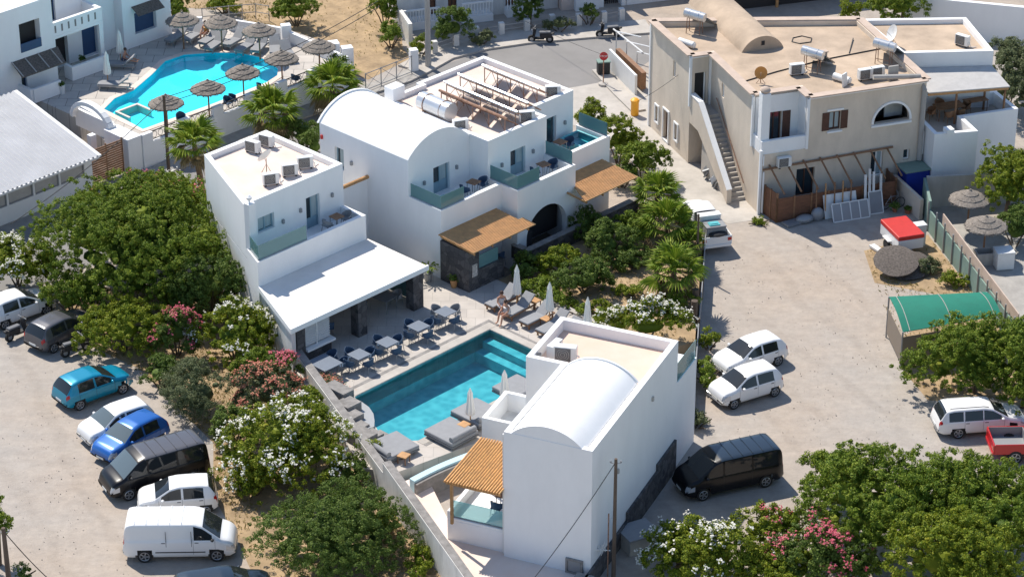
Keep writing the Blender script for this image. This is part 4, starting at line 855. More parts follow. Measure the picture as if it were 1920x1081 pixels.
m_ = MB(F1); m_.box(-36.19, -34.5, 1.31, 5.2, 3.95, 4.15); m_.box(-34.75, -34.5, 1.31, 5.2, 4.15, 5.0); m_.box(-36.19, -34.75, 4.95, 5.2, 4.15, 5.0); m_.box(-34.75, -34.5, 1.31, 1.6, 1.2, 3.95); m_.box(-34.75, -34.5, 4.9, 5.2, 1.2, 3.95); m_.build("balcony", "white", h, bevel=.02)
for k in range(7): m_ = MB(F1); m_.box(-34.495, -34.49, 1.6 + k * .5, 1.72 + k * .5, 4.35, 4.8); m_.build("balcony_slot", "concdark", h)
m_ = MB(F1); shell(m_, [(-48, 7.403), (-35.4, 7.403), (-35.4, 11.2), (-48, 11.2)], 0, 6.45, .3, {1: [(.9, 2.6, 2.0, 3.4)]}, roof=6.3, reveal=.3); m_.build("right_wing", "white", h)
m_ = MB(F1); m_.box(-35.72, -35.68, 8.3, 10.0, 2.0, 3.4); m_.build("blue_shutter", "bluepaint", h)
m_ = MB(F1); m_.add([(-35.39, 8.1, 3.9), (-35.39, 10.2, 3.9), (-34.7, 10.2, 3.45), (-34.7, 8.1, 3.45)], [(0, 1, 2, 3)]); m_.build("window_awning", "thatchdk", h)
m_ = MB(F1); m_.box(-34.197, -33.0, -1.6, -1.4, 1.22, 2.1); m_.box(-33.1, -32.9, -1.4, .6, 1.22, 2.1); m_.build("patio_wall", "white", h)
m_ = MB(F1); m_.box(-34.7, -33.9, 2.2, 2.4, 1.22, 2.1); m_.box(-34.1, -33.9, 2.4, 5.0, 1.22, 2.1); m_.build("patio_wall", "white", h)
t_ = thing("tiled_awning", "sloping brown tiled awning on the front of the white hotel building", "awning", tuple(F1.w(-33.9, -.5, 2.8)), R(-44))
m_ = MB(F1); m_.add([(-34.195, -1.9, 3.55), (-34.195, 1.5, 3.55), (-33.1, 1.2, 2.95), (-33.1, -2.0, 2.95), (-34.195, -1.9, 3.62), (-34.195, 1.5, 3.62), (-33.1, 1.2, 3.02), (-33.1, -2.0, 3.02)], [(3, 2, 1, 0), (4, 5, 6, 7), (2, 3, 7, 6), (1, 2, 6, 5), (3, 0, 4, 7)]); m_.build("tile_sheet", "thatchdk", t_)
m_ = MB(F1)
for k in range(4): y = -1.9 + k * .95; m_.beam((-34.18, y, 3.64), (-33.1, y, 3.04), .06, .05)
m_.build("batten", "polegrey", t_)
# corrugated building
c = thing("roofed_hall", "long low hall with a white corrugated roof at the left edge", "building", tuple(F1.w(-26, -10, 0)))
m_ = MB(F1); shell(m_, [(-31, -34), (-22.95, -34), (-22.95, -4.9), (-31, -3.9)], 0, 2.3, .25, {1: [(.2 + 1.78 * k, 1.86 + 1.78 * k, 1.15, 2.12) for k in range(16)]}, roof=2.2); m_.build("walls", "white", c)
for k in range(16): opening(c, F1, (-22.95, -34), (0, 1), .2 + 1.78 * k, 1.86 + 1.78 * k, 1.15, 2.12, fm="greymetal", pm="greyroof", cols=1, off=.06)
m_ = MB(F1); N = 95
vs, fs = [], []
for k in range(N * 2 + 1):
    y = -34 + 29.2 * k / (N * 2); dz = .11 * (k % 2); vs += [(-22.3, y, 2.36 + dz), (-31.2, y + .9 * (k / (N * 2)), 3.3 + dz)]
for k in range(N * 2): fs.append((2 * k, 2 * k + 2, 2 * k + 3, 2 * k + 1))
m_.add(vs, fs); m_.build("corrugated_roof", "sheetmetal", c)
m_ = MB(F1); m_.beam((-22.3, -34, 2.33), (-22.3, -4.8, 2.33), .1, .12); m_.beam((-22.3, -4.8, 2.36), (-31.2, -3.9, 3.32), .25, .12); m_.build("roof_flashing", "metalw", c)
# pool terrace of the hotel across the road
tp = [(-40, -1), (-29.5, -.9), (-25.3, -1.9), (-23.35, -1.2), (-23.35, 15.2), (-25.5, 17.0), (-28.0, 16.9), (-31.0, 16.7), (-36.8, 13.5), (-40, 12)]
PL = [F1.at(x, y, 1.2) for x, y in ((195, 205), (215, 185), (250, 170), (285, 140), (310, 115), (345, 103), (400, 99), (450, 100), (485, 107), (508, 118), (521, 130), (520, 142), (500, 155), (400, 195), (325, 222), (268, 243), (235, 225))]
m_ = MB(F1); m_.sheet(tp, 1.19)
bm = bmesh.new(); ov = [bm.verts.new((*p, 0)) for p in tp]; iv = [bm.verts.new((*p, 0)) for p in (PL if sum(PL[i][0] * PL[(i + 1) % len(PL)][1] - PL[(i + 1) % len(PL)][0] * PL[i][1] for i in range(len(PL))) < 0 else PL[::-1])]
es = [bm.edges.new((ov[i], ov[(i + 1) % len(ov)])) for i in range(len(ov))] + [bm.edges.new((iv[i], iv[(i + 1) % len(iv)])) for i in range(len(iv))]
bmesh.ops.triangle_fill(bm, edges=es, use_beauty=True, use_dissolve=False)
bm.verts.index_update(); m_ = MB(F1); tv = [(v_.co.x, v_.co.y, 1.2) for v_ in bm.verts]
def up_(f): a, b_, c_ = [v_.co for v_ in f.verts][:3]; return [v_.index for v_ in f.verts] if (b_ - a).cross(c_ - a).z > 0 else [v_.index for v_ in f.verts][::-1]
m_.add(tv, [tuple(up_(f)) for f in bm.faces]); bm.free()
for i in range(len(tp)): a, b_ = tp[i], tp[(i + 1) % len(tp)]; m_.add([(*a, 0), (*b_, 0), (*b_, 1.2), (*a, 1.2)], [(0, 1, 2, 3)])
structure("far_pool_terrace", m_, "terracetiles")
m_ = MB(F1); m_.sheet(PL, .75)
for i in range(len(PL)): a, b_ = PL[i], PL[(i + 1) % len(PL)]; m_.add([(*a, .75), (*b_, .75), (*b_, 1.2), (*a, 1.2)], [(0, 1, 2, 3)])
structure("far_pool_basin", m_, "poolblue")
m_ = MB(F1); m_.sheet(PL, 1.12); structure("far_pool_water", m_, "watershallow")
m_ = MB(F1); cx, cy = sum(p[0] for p in PL) / len(PL), sum(p[1] for p in PL) / len(PL)
for i in range(len(PL)):
    a, b_ = Vector(PL[i]), Vector(PL[(i + 1) % len(PL)]); pa, pn = Vector(PL[i - 1]), Vector(PL[(i + 2) % len(PL)])
    na = ((b_ - pa).normalized()); nb = ((pn - a).normalized()); s_ = 1 if (Vector((na.y, -na.x))).dot(a - Vector((cx, cy))) > 0 else -1
    oa = a + Vector((na.y, -na.x)) * s_ * .38; ob = b_ + Vector((nb.y, -nb.x)) * s_ * .38; m_.prism([tuple(a), tuple(b_), tuple(ob), tuple(oa)], 1.2, 1.23)
structure("far_pool_coping", m_, "cream")
m_ = MB(F1); q0, q1 = F1.at(238, 192, 1.2), F1.at(262, 200, 1.2)
m_.box(-28.6, -28.45, 1.2, 2.9, .76, 1.2); m_.box(-28.45, -27.3, 2.75, 2.9, .76, 1.2); m_.box(-28.45, -27.3, 1.2, 1.35, .76, 1.2); structure("far_pool_seat", m_, "cream")
t_ = thing("terrace_wall", "white roadside wall with ornate black railing panels below the curved turquoise pool", "wall", tuple(F1.w(-23.4, 5, 0)), R(-44))
m_ = MB(F1); m_.box(-23.36, -23.1, -1.1, 15.2, 0, 1.55)
for y in (-1.1, 1.7, 4.2, 6.7, 9.2, 11.7, 14.2): m_.box(-23.37, -23.09, y, y + .75, 1.55, 2.15)
m_.box(-25.4, -23.2, -2.1, -1.11, 0, 2.15); m_.build("wall_body", "white", t_, bevel=.02)
for y in (-.3, 2.5, 5.0, 7.5, 10.0, 12.5):
    m_ = MB(F1); y0, y1 = y - .05, y + 1.7
    m_.beam((-23.23, y0, 2.12), (-23.23, y1, 2.12), .04, .05); m_.beam((-23.23, y0, 1.62), (-23.23, y1, 1.62), .04, .04)
    for k in range(4):
        yc = y0 + .22 + k * .43; m_.tube([(-23.23, yc + .17 * math.cos(a * math.pi / 5), 1.87 + .2 * math.sin(a * math.pi / 5)) for a in range(11)], .018, 4, caps=False)
    m_.build("railing_panel", "black", t_)
t_ = thing("garden_wall", "low plain white wall at the near left end of the curved turquoise pool", "wall", tuple(F1.w(-27, -1.6, 1.2)), R(-44))
m_ = MB(F1); pa, pb = F1.at(143, 192, 2.1), F1.at(212, 232, 2.0); m_.beam((*pa, 1.65), (*pb, 1.6), .25, .9); m_.build("wall_body", "white", t_, bevel=.02)
# arched entrance
t_ = thing("entrance_arch", "rounded white entrance arch above the slatted wooden gate", "gateway", tuple(F1.w(-25, -2.2, 0)), R(-44))
m_ = MB(F1); m_.box(-25.4, -25.05, -3.3, -2.9, 0, 2.2)
K = 14; pr = [(-26.9 + 1.75 * math.cos(math.pi * k / K), 1.9 + 1.2 * math.sin(math.pi * k / K)) for k in range(K + 1)]
for (xa, za), (xb, zb2) in zip(pr, pr[1:]): m_.beam((xa, -1.75, za), (xb, -1.75, zb2), .38, .24)
m_.box(-28.7, -25.1, -1.6, -1.4, 1.2, 2.3); m_.build("arch_wall", "white", t_)
t_ = thing("wooden_gate", "brown slatted wooden gate standing open beside the white wall and corrugated hall", "gate", tuple(F1.w(-24, -2.4, 0)), R(-44))
m_ = MB(F1)
for k in range(15): m_.box(-23.6, -23.55, -4.6, -2.2, .1 + k * .14, .2 + k * .14)
m_.build("slats", "wood", t_)
m_ = MB(F1)
for y in (-4.6, -3.4, -2.25): m_.box(-23.66, -23.6, y, y + .08, .05, 2.25)
m_.build("frame", "wood", t_)
# buildings along the top edge
F4 = Frame(-7.4, 160.2, 17)
t = thing("white_house", "white house with brown doors and balustraded balconies behind the street shrubs at the top", "building", tuple(F4.w(5, 3, 0)))
m_ = MB(F4); shell(m_, [(0, 0), (10.9, 0), (10.9, 9), (0, 9)], 0, 7, .3, {0: [(1.9, 2.6, .5, 3.3), (3.4, 4.0, .5, 3.3), (7.3, 8.0, .5, 3.0)]}, roof=6.7); m_.build("walls", "whiteworn", t)
for u0, u1, z1 in ((1.9, 2.6, 3.3), (3.4, 4.0, 3.3), (7.3, 8.0, 3.0)): opening(t, F4, (0, 0), (1, 0), u0, u1, .5, z1, fm="shutter", pm="brownpanel", name="door")
m_ = MB(F4); m_.box(.0, 2.6, -1.0, -.005, .0, .55); m_.box(4.1, 6.2, -.9, -.005, 0, .45); m_.box(7.2, 9.2, -.7, -.005, 0, .5); m_.build("balcony_slab", "white", t)
for x0, x1, y0 in ((.0, 2.6, -1.0), (4.1, 6.2, -.9), (7.2, 9.2, -.7)):
    m_ = MB(F4); m_.beam((x0, y0 + .08, 1.35), (x1, y0 + .08, 1.35), .12, .1)
    k = int((x1 - x0) / .2)
    for i in range(k + 1): m_.lathe([(.03, 0), (.06, .2), (.03, .45), (.05, .75)], (x0 + .05 + (x1 - x0 - .1) * i / k, y0 + .08, .55), 6)
    m_.build("balustrade", "white", t)
m_ = MB(F4); m_.box(-.15, .1, -3.4, -.9, 0, 1.5); m_.build("side_wall", "whiteworn", t)
t = thing("cream_house", "cream rendered house with a dark gate between two white pillars at the top edge", "building", tuple(F4.w(14, 4, 0)))
m_ = MB(F4); shell(m_, [(10.95, -.6), (13.4, -.6), (13.4, 9), (10.95, 9)], 0, 6, .3, {}, roof=5.8); m_.build("walls", "cream", t)
m_ = MB(F4); m_.box(13.41, 13.8, -.8, .6, 0, 3.2); m_.box(15.0, 15.3, -.9, .6, 0, 3.2); m_.box(11.8, 13.4, -1.0, -.61, 0, 1.0); m_.build("gate_pillars", "white", t)
m_ = MB(F4)
for k in range(9): m_.box(13.84 + k * .13, 13.88 + k * .13, -.3, -.26, 0, 2.6)
m_.box(13.8, 15.0, .2, .25, 0, 3.0); m_.build("iron_gate", "black", t)
t = thing("white_shop", "low white fronted building with dark open interior behind the beige house roof", "building", tuple(F4.w(20, 2, 0)))
m_ = MB(F4); m_.box(15.35, 19.5, -.9, -.6, 0, 1.4); m_.box(15.35, 30.0, 3.0, 3.3, 0, 3.5); m_.build("walls", "white", t)
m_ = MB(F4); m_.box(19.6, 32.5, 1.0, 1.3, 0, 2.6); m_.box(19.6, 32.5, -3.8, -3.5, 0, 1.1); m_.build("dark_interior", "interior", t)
m_ = MB(F4); m_.add([(19.3, -4.4, 2.75), (32.3, -4.4, 2.75), (32.3, 1.5, 3.4), (19.3, 1.5, 3.4), (19.3, -4.4, 2.9), (32.3, -4.4, 2.9), (32.3, 1.5, 3.55), (19.3, 1.5, 3.55)], [(3, 2, 1, 0), (4, 5, 6, 7), (0, 1, 5, 4), (1, 2, 6, 5)]); m_.build("veranda_roof", "greyroof", t)
for x in (19.5, 24.6, 31.8): m_ = MB(F4); m_.box(x, x + .16, -4.2, -4.04, 0, 2.75); m_.build("post", "woodlt", t)
gw = MB(); pa, pb = G(1690, 62, 0), G(1990, 92, 0); gw.beam((pa.x, pa.y, 1.3), (pb.x, pb.y, 1.3), .3, 2.6); t_ = gw.build("boundary_wall", "white"); tag(t_, "tall plain pale wall behind the house terraces in the top right corner", "wall")
t = thing("far_house", "white building with small dark windows beyond the tall wall at the top right edge", "building", (36, 171, 0))
m_ = MB(); m_.box(30, 50, 166, 178, 0, 1.6); m_.build("walls", "whiteworn", t)
# ================================================================== VEHICLES
def pl(prof, x):
    for (x0, z0), (x1, z1) in zip(prof, prof[1:]):
        if x0 >= x >= x1: return z0 + (z1 - z0) * (x0 - x) / (x0 - x1 + 1e-9)
    return prof[0][1] if x > prof[0][0] else prof[-1][1]
def sm(prof, x, w=.07): return sum(pl(prof, x + d) * k for d, k in ((-w, .25), (0, .5), (w, .25)))
KINDS = dict(
 hatch=dict(W=.83, rw=.58, belt=.93, H=1.48, wb=2.44, wr=.30, prof=[(1.95, .50), (1.91, .76), (1.6, .91), (1.04, 1.0), (.28, 1.40), (-.15, 1.47), (-1.0, 1.45), (-1.42, 1.38), (-1.76, .98), (-1.84, .80), (-1.86, .45)], cowl=1.0, rf=.30, rr=-1.40, rb=-1.74, side=[(.72, -.16), (-.24, -1.12)], xo=.06),
 city=dict(W=.82, rw=.57, belt=.95, H=1.5, wb=2.40, wr=.29, prof=[(1.86, .50), (1.83, .78), (1.6, .93), (1.12, 1.02), (.40, 1.42), (0, 1.50), (-.9, 1.49), (-1.38, 1.44), (-1.66, 1.02), (-1.74, .80), (-1.76, .45)], cowl=1.06, rf=.42, rr=-1.36, rb=-1.64, side=[(.80, -.10), (-.18, -1.10)], xo=.02),
 wagon=dict(W=.85, rw=.60, belt=.93, H=1.5, wb=2.62, wr=.31, prof=[(2.18, .48), (2.12, .70), (1.8, .86), (1.2, .97), (.42, 1.40), (0, 1.47), (-1.5, 1.45), (-1.88, 1.38), (-2.14, .98), (-2.22, .78), (-2.24, .45)], cowl=1.18, rf=.45, rr=-1.86, rb=-2.12, side=[(.85, -.02), (-.1, -.95), (-1.03, -1.72)], xo=.06),
 van=dict(W=.94, rw=.78, belt=1.12, H=1.9, wb=3.18, wr=.33, prof=[(2.42, .52), (2.38, .82), (2.15, 1.02), (1.78, 1.14), (1.0, 1.76), (.6, 1.88), (-2.1, 1.9), (-2.4, 1.82), (-2.5, 1.15), (-2.54, .9), (-2.55, .45)], cowl=1.76, rf=1.02, rr=-2.38, rb=-2.50, side=[(1.42, .62), (.52, -.85), (-.95, -2.2)], xo=.0),
 pickup=dict(W=.88, rw=.62, belt=1.0, H=1.7, wb=3.0, wr=.36, prof=[(2.55, .6), (2.5, .86), (2.1, 1.02), (1.5, 1.1), (.85, 1.6), (.5, 1.7), (-.35, 1.7), (-.55, 1.62), (-.72, 1.05), (-.76, .9), (-.78, .5)], cowl=1.48, rf=.88, rr=-.50, rb=-.70, side=[(1.15, .35), (.27, -.4)], xo=0.))
def car(name, kind, paint, label, rear, front, cat="car", group=None, panel=False, roofpaint=None, rails=False, screen="carglass"):
    K = KINDS[kind]; pr = K['prof']; xf, xr = pr[0][0], pr[-1][0]; W = K['W']
    a, b_ = G(*rear), G(*front); h = (b_ - a).normalized(); side = Vector((-h.y, h.x, 0)); side = side if side.y > 0 else -side
    c = (a + b_) / 2 + side * (W - .12); rz = math.atan2(h.y, h.x)
    root = thing(name, label, cat, (c.x, c.y, 0), rz, group); fr = Frame(c.x, c.y, math.degrees(rz))
    n = int((xf - xr) / .05); xs = [xr + (xf - xr) * i / n for i in range(n + 1)]
    seams = [K['side'][0][0] + .12, K['side'][0][1] - .04] + ([K['side'][1][1] - .02] if not panel and len(K['side']) > 1 else []) ; xs = sorted([x for x in xs if min(abs(x - q) for q in seams) > .02] + [q + d for q in seams for d in (-.009, .009)]); n = len(xs) - 1
    rows = []
    for x in xs:
        zt = sm(pr, x); e = min((x - xr) / .45, (xf - x) / .7, 1); hw = W * (1 - .17 * (1 - max(e, 0)) ** 2)
        zb = .22 + .10 * (1 - min(1, min(x - xr, xf - x) / .25)); be = min(K['belt'], zt - .10); t = max(0, min(1, (zt - be - .1) / (K['H'] - K['belt'] - .1)))
        rw = hw * .90 * (1 - t) + min(K['rw'], hw * .9) * t
        sec = [(hw * .8, zb), (hw * .97, zb + .07), (hw, zb + .2), (hw * 1.0, (zb + be) / 2), (hw * .995, be - .12), (hw * .975, be - .03)]
        for k in range(6): u = k / 5; sec.append((hw * .955 + (rw + .025 - hw * .955) * u, be + (zt - .085 - be) * u))
        sec += [(rw + .005, zt - .04), (rw * .95, zt - .012), (rw * .7, zt + .01), (rw * .35, zt + .022), (0, zt + .026)]
        rows.append(sec)
    m = len(rows[0]); parts = {}
    def emit(key, quad): parts.setdefault(key, []).append(quad)
    wx = [K['wb'] / 2 + K['xo'], -K['wb'] / 2 + K['xo']]
    for i in range(n):
        for j in range(m - 1):
            q = [(xs[i], *rows[i][j]), (xs[i + 1], *rows[i + 1][j]), (xs[i + 1], *rows[i + 1][j + 1]), (xs[i], *rows[i][j + 1])]
            x = sum(p[0] for p in q) / 4; y = sum(p[1] for p in q) / 4; z = sum(p[2] for p in q) / 4; zt = pl(pr, x); key = 'body'
            dw = min(math.hypot(x - w_, z - K['wr']) for w_ in wx)
            if dw < K['wr'] + .06 and j < 6: key = 'wheel_arch'; q = [(p[0], p[1] - .10, p[2]) for p in q]
            elif 6 <= j <= 10 and zt - K['belt'] > .16 and z < zt - .10 and z > K['belt'] + .015:
                for w0, w1 in (K['side'][:1] if panel else K['side']):
                    if w1 < x < w0: key = 'side_window'
            elif j >= 12 and K['rf'] < x < K['cowl'] and y < 2: key = 'windscreen' if j >= 13 else 'body'
            elif j >= 12 and K['rb'] < x < K['rr']: key = ('rear_window' if j >= 13 else 'body') if not panel else 'body'
            elif x > xf - .38 and y > W * .52 and z > .56 and z < .80 and j < 13: key = 'headlight'
            elif x < xr + (.2 if kind != 'van' else .12) and y > W * .70 and (.72 if kind != 'van' else .85) < z < (1.0 if kind != 'van' else 1.5) and j < 13: key = 'taillight'
            elif z < .34 and (x > xf - .3 or x < xr + .25): key = 'bumper'
            elif roofpaint and j >= 12 and K['rr'] < x < K['rf'] - .35: key = 'roof_panel'
            if key == 'body' and 1 < j < 7 and min(abs(x - q_) for q_ in seams) < .009: key = 'door_seam'
            for s_ in (1, -1):
                Q = [(p[0], p[1] * s_, p[2]) for p in q]; emit((key, s_ if key in ('headlight', 'taillight', 'side_window', 'wheel_arch', 'door_seam') else (1 if x > 0 else -1) if key == 'bumper' else 0), Q[::-1] if s_ < 0 else Q)
    for xi, row, rev in ((xs[0], rows[0], 0), (xs[-1], rows[-1], 1)):
        for j in range(m - 1):
            z = (row[j][1] + row[j + 1][1]) / 2
            Q = [(xi, row[j][0], row[j][1]), (xi, row[j + 1][0], row[j + 1][1]), (xi, -row[j + 1][0], row[j + 1][1]), (xi, -row[j][0], row[j][1])]
            emit(('bumper' if z < .42 else 'body', (1 if rev else -1) if z < .42 else 0), Q if not rev else Q[::-1])
    mats = dict(body=paint, side_window='carglass', windscreen=screen, rear_window='carglass', headlight='headlight', taillight='taillight', bumper='black' if kind in ('van', 'pickup') or paint != 'cwhite' else paint, wheel_arch='black', door_seam='greymetal' if paint == 'cwhite' else 'black', roof_panel=roofpaint)
    body = None
    for (key, s_), quads in sorted(parts.items(), key=lambda t: t[0][0] != 'body'):
        me_v, me_f, idx = [], [], {}
        for Q in quads:
            f = []
            for p in Q:
                kk = (round(p[0], 4), round(p[1], 4), round(p[2], 4))
                if kk not in idx: idx[kk] = len(me_v); me_v.append(p)
                if idx[kk] not in f: f.append(idx[kk])
            if len(f) > 2: me_f.append(tuple(f[::-1]))
        me = bpy.data.meshes.new(key); me.from_pydata(me_v, [], me_f); me.materials.append(M[mats[key]]); me.polygons.foreach_set("use_smooth", [True] * len(me.polygons)); me.validate()
        o = bpy.data.objects.new(key, me); COL.objects.link(o); o.parent = root; BASE[o.name] = BASE[root.name]
    for w_ in wx:
        for s_ in (1, -1):
            yy = s_ * (W - .10); r = K['wr']; t_ = MB(fr); t_.tube([(w_, yy - s_ * .12, r), (w_, yy + s_ * .085, r)], r, 20); tyre = t_.build("wheel", "rubber", root, smooth=True)
            r_ = MB(fr); r_.tube([(w_, yy + s_ * .06, r), (w_, yy + s_ * .092, r)], r * .16, 8)
            for k in range(5):
                an = k * 2 * math.pi / 5; r_.beam((w_, yy + s_ * .088, r), (w_ + math.cos(an) * r * .6, yy + s_ * .088, r + math.sin(an) * r * .6), .02, .055)
            ring = [(w_ + math.cos(k * math.pi / 10) * r * .63, yy + s_ * .088, r + math.sin(k * math.pi / 10) * r * .63) for k in range(21)]
            r_.tube(ring, .02, 5, caps=False); r_.build("rim", "rim", tyre)
    for s_ in (1, -1):
        mm = MB(fr); mm.ball((K['cowl'] - .32, s_ * (W + .07), K['belt'] + .07), .08, .10, .07, 8, 5); mm.build("wing_mirror", "black" if kind == 'van' else paint, root, smooth=True)
    hd = MB(fr)
    for s_ in (1, -1):
        for w0, w1 in K['side'][:2]: hd.box(w1 + .03, w1 + .2, s_ * W * .985 - .015, s_ * W * .985 + .015, K['belt'] - .12, K['belt'] - .09)
    hd.build("door_handles", "black" if paint == 'cwhite' else paint, root)
    fp_ = MB(fr); fp_.box(xf + .006, xf + .02, -.24, .24, .36, .46); fp_.build("front_plate", "plate", root)
    pt = MB(fr); pt.box(xr - .02, xr - .003, -.24, .24, .46, .57); pt.build("rear_plate", "plate", root)
    gr = MB(fr); gr.box(xf - .035, xf + .006, -.34, .34, .40, .50); gr.build("grille", "black", root)
    if rails:
        rl = MB(fr)
        for s_ in (1, -1): rl.tube([(K['rf'] - .25, s_ * K['rw'] * .97, K['H'] + .0), (K['rf'] - .5, s_ * K['rw'] * .97, K['H'] + .05), (K['rr'] + .3, s_ * K['rw'] * .97, K['H'] + .04), (K['rr'] + .15, s_ * K['rw'] * .97, K['H'])], .02, 5)
        rl.build("roof_rails", "black", root)
    if kind == 'van' and (roofpaint or panel):
        rb = MB(fr)
        for k in range(5): rb.box(-2.0 + k * .52, -1.97 + k * .52, -.72, .72, K['H'] + .022, K['H'] + .036)
        rb.build("roof_ribs", paint if not roofpaint else roofpaint, root)
    if panel:
        sm_ = MB(fr)
        for s_ in (1, -1): sm_.box(-1.1, 1.1, s_ * W * .998 - .012, s_ * W * .998 + .012, .52, .57); sm_.box(-.62, -.60, s_ * W * .985 - .012, s_ * W * .985 + .014, .5, 1.6); sm_.box(.50, .52, s_ * W * .985 - .012, s_ * W * .985 + .014, .5, 1.6)
        sm_.build("side_mouldings", "black", root)
    if kind == 'pickup':
        bd = MB(fr); z0 = .55
        bd.box(-2.5, -.8, -.86, -.80, z0, 1.08); bd.box(-2.5, -.8, .80, .86, z0, 1.08); bd.box(-2.56, -2.5, -.86, .86, z0, 1.08); bd.box(-.84, -.78, -.80, .80, z0, 1.1); bd.box(-2.5, -.84, -.8, .8, z0, z0 + .05); bd.box(-2.6, -2.561, -.8, .8, .45, .62)
        bd.build("cargo_bed", paint, root, bevel=.02)
        ln = MB(fr); ln.box(-2.48, -.86, -.79, .79, z0 + .053, z0 + .07); ln.box(-.9, -.86, -.78, .78, z0 + .07, 1.07); ln.box(-2.48, -.9, .775, .795, z0 + .07, 1.07); ln.build("bed_liner", "greymetal", root)
        for s_ in (1, -1): tl = MB(fr); tl.box(-2.575, -2.561, s_ * .72 - .11, s_ * .72 + .11, .8, .98); tl.build("taillight", "taillight", root)
    return root
KINDS['hatch5'] = KINDS['hatch']
car("parked_car", "hatch", "cwhite", "white hatchback half cut by the left edge beside the dark green tree", (18, 614), (75, 594))
car("parked_car", "hatch", "cgrey", "dark grey hatchback seen from behind between two scooters", (99, 661), (166, 628))
car("parked_car", "hatch", "cteal", "bright turquoise blue hatchback parked alone on the gravel", (148, 768), (227, 738))
car("parked_car", "city", "cwhite", "white hatchback with its nose beside the blue car in the left row", (272, 812), (199, 838), group="cars in the left parking row", screen="carglasslt")
car("parked_car", "hatch", "cblue", "royal blue hatchback squeezed between the white hatchback and the black van", (300, 832), (232, 868), group="cars in the left parking row", screen="carglasslt")
car("parked_van", "van", "cblack", "black passenger van with a ribbed grey roof in the left parking row", (367, 900), (236, 938), "van", roofpaint="cgrey", screen="carglasslt")
car("parked_car", "city", "cwhite", "small rounded white hatchback between the black van and white panel van", (386, 964), (290, 972), group="cars in the left parking row")
car("parked_van", "van", "cwhite", "white panel van with blank sides and black bumpers", (272, 1052), (408, 1050), "van", panel=True)
car("parked_car", "wagon", "cnavy", "dark blue car cut off by the bottom edge below the white panel van", (380, 1150), (470, 1136))
car("parked_car", "hatch", "cwhite", "white hatchback with black grille, rear one of the pair by the fence", (1458, 684), (1386, 708), group="white hatchbacks by the fence")
car("parked_car", "city", "cwhite", "white hatchback in front of its twin beside the front villa's fence", (1451, 742), (1376, 765), group="white hatchbacks by the fence")
car("parked_van", "van", "cblack", "glossy black van with a dark blue roof parked near the basalt wall", (1431, 912), (1320, 936), "van", roofpaint="cnavy")
car("parked_car", "wagon", "cwhite", "white estate car with roof rails under the tree at the right edge", (1798, 820), (1888, 814), rails=True)
car("pickup_truck", "pickup", "cred", "red pickup truck with an empty open bed at the right edge", (1908, 868), (2014, 866), "pickup")
pk = car("pickup_truck", "pickup", "cwhite", "white pickup truck loaded with boxes, half hidden by the palms", (1318, 480), (1262, 405), "pickup")
# load on the pickup
def simple(name, label, cat, build, mt, group=None, fr=WLD, **k):
    m_ = MB(fr); build(m_); o = m_.build(name, mt, **k); return tag(o, label, cat, group)
pb = BASE[pk.name].translation; pf = Frame(pb.x, pb.y, math.degrees(pk.rotation_euler.z))
simple("cargo_crate", "pale grey crate stacked on the white pickup behind the palms", "crate", lambda m_: (m_.box(-2.3, -1.5, -.6, .5, .62, 1.5), m_.box(-2.33, -1.47, -.63, .53, 1.5, 1.56)), "cushion", fr=pf, bevel=.03)
simple("cargo_crate", "white crate with a flat lid at the cab end of the loaded pickup", "crate", lambda m_: (m_.box(-1.4, -.95, -.6, .6, .62, 1.75), m_.box(-1.43, -.92, -.63, .63, 1.75, 1.82)), "metalw", fr=pf, bevel=.03)
simple("folded_cloth", "teal folded cloth lying on the grey crate in the pickup", "cloth", lambda m_: (m_.box(-2.2, -1.75, -.3, .3, 1.56, 1.62), m_.box(-2.1, -1.8, -.2, .25, 1.62, 1.66)), "towel", fr=pf, bevel=.02)
simple("black_bag", "black bag on the tailgate end of the loaded white pickup", "bag", lambda m_: m_.ball((-2.35, -.1, 1.15), .3, .55, .14), "black", fr=pf, smooth=True)
# scooters
def scooter(loc, rz, label, paint="black"):
    r = thing("scooter", label, "scooter", (0, 0, 0), 0, "parked scooters"); m_ = MB()
    m_.tube([(.5, 0, .3), (.42, 0, .7), (.36, 0, .98)], .05, 8); m_.rbox(.34, 0, .62, .08, .42, .55, 0, 0, -.2); m_.rbox(.05, 0, .3, .6, .34, .09); m_.rbox(-.35, 0, .5, .75, .32, .32, 0, 0, .08); m_.ball((.38, 0, .92), .14, .2, .14); m_.rbox(-.75, 0, .62, .3, .2, .12, 0, 0, .2)
    m_.build("body", paint, r, bevel=.05)
    m_ = MB(); m_.rbox(-.3, 0, .72, .72, .28, .11, 0, 0, .04); m_.build("seat", "cushdark", r, bevel=.04)
    for x in (.55, -.6):
        w = MB(); w.tube([(x, -.06, .25), (x, .06, .25)], .25, 16); o = w.build("wheel", "rubber", r, smooth=True)
        w = MB(); w.tube([(x, -.065, .25), (x, .065, .25)], .12, 10); w.build("rim", "rim", o)
    m_ = MB(); m_.tube([(.3, -.33, 1.05), (.36, 0, 1.0), (.3, .33, 1.05)], .022, 6); m_.tube([(.36, -.2, 1.05), (.38, -.28, 1.2)], .012, 4); m_.tube([(.36, .2, 1.05), (.38, .28, 1.2)], .012, 4); m_.build("handlebar", "greymetal", r)
    m_ = MB(); m_.ball((.5, 0, .86), .06, .09, .07); m_.build("headlight", "headlight", r)
    put(r, loc, rz); return r
s0 = scooter(G(1013, 80), R(178), "dark scooter parked on the road nearest the fence bend at the top")
def sc_(loc, rz, label): 
    d = dup(s0, loc, rz, label); return d
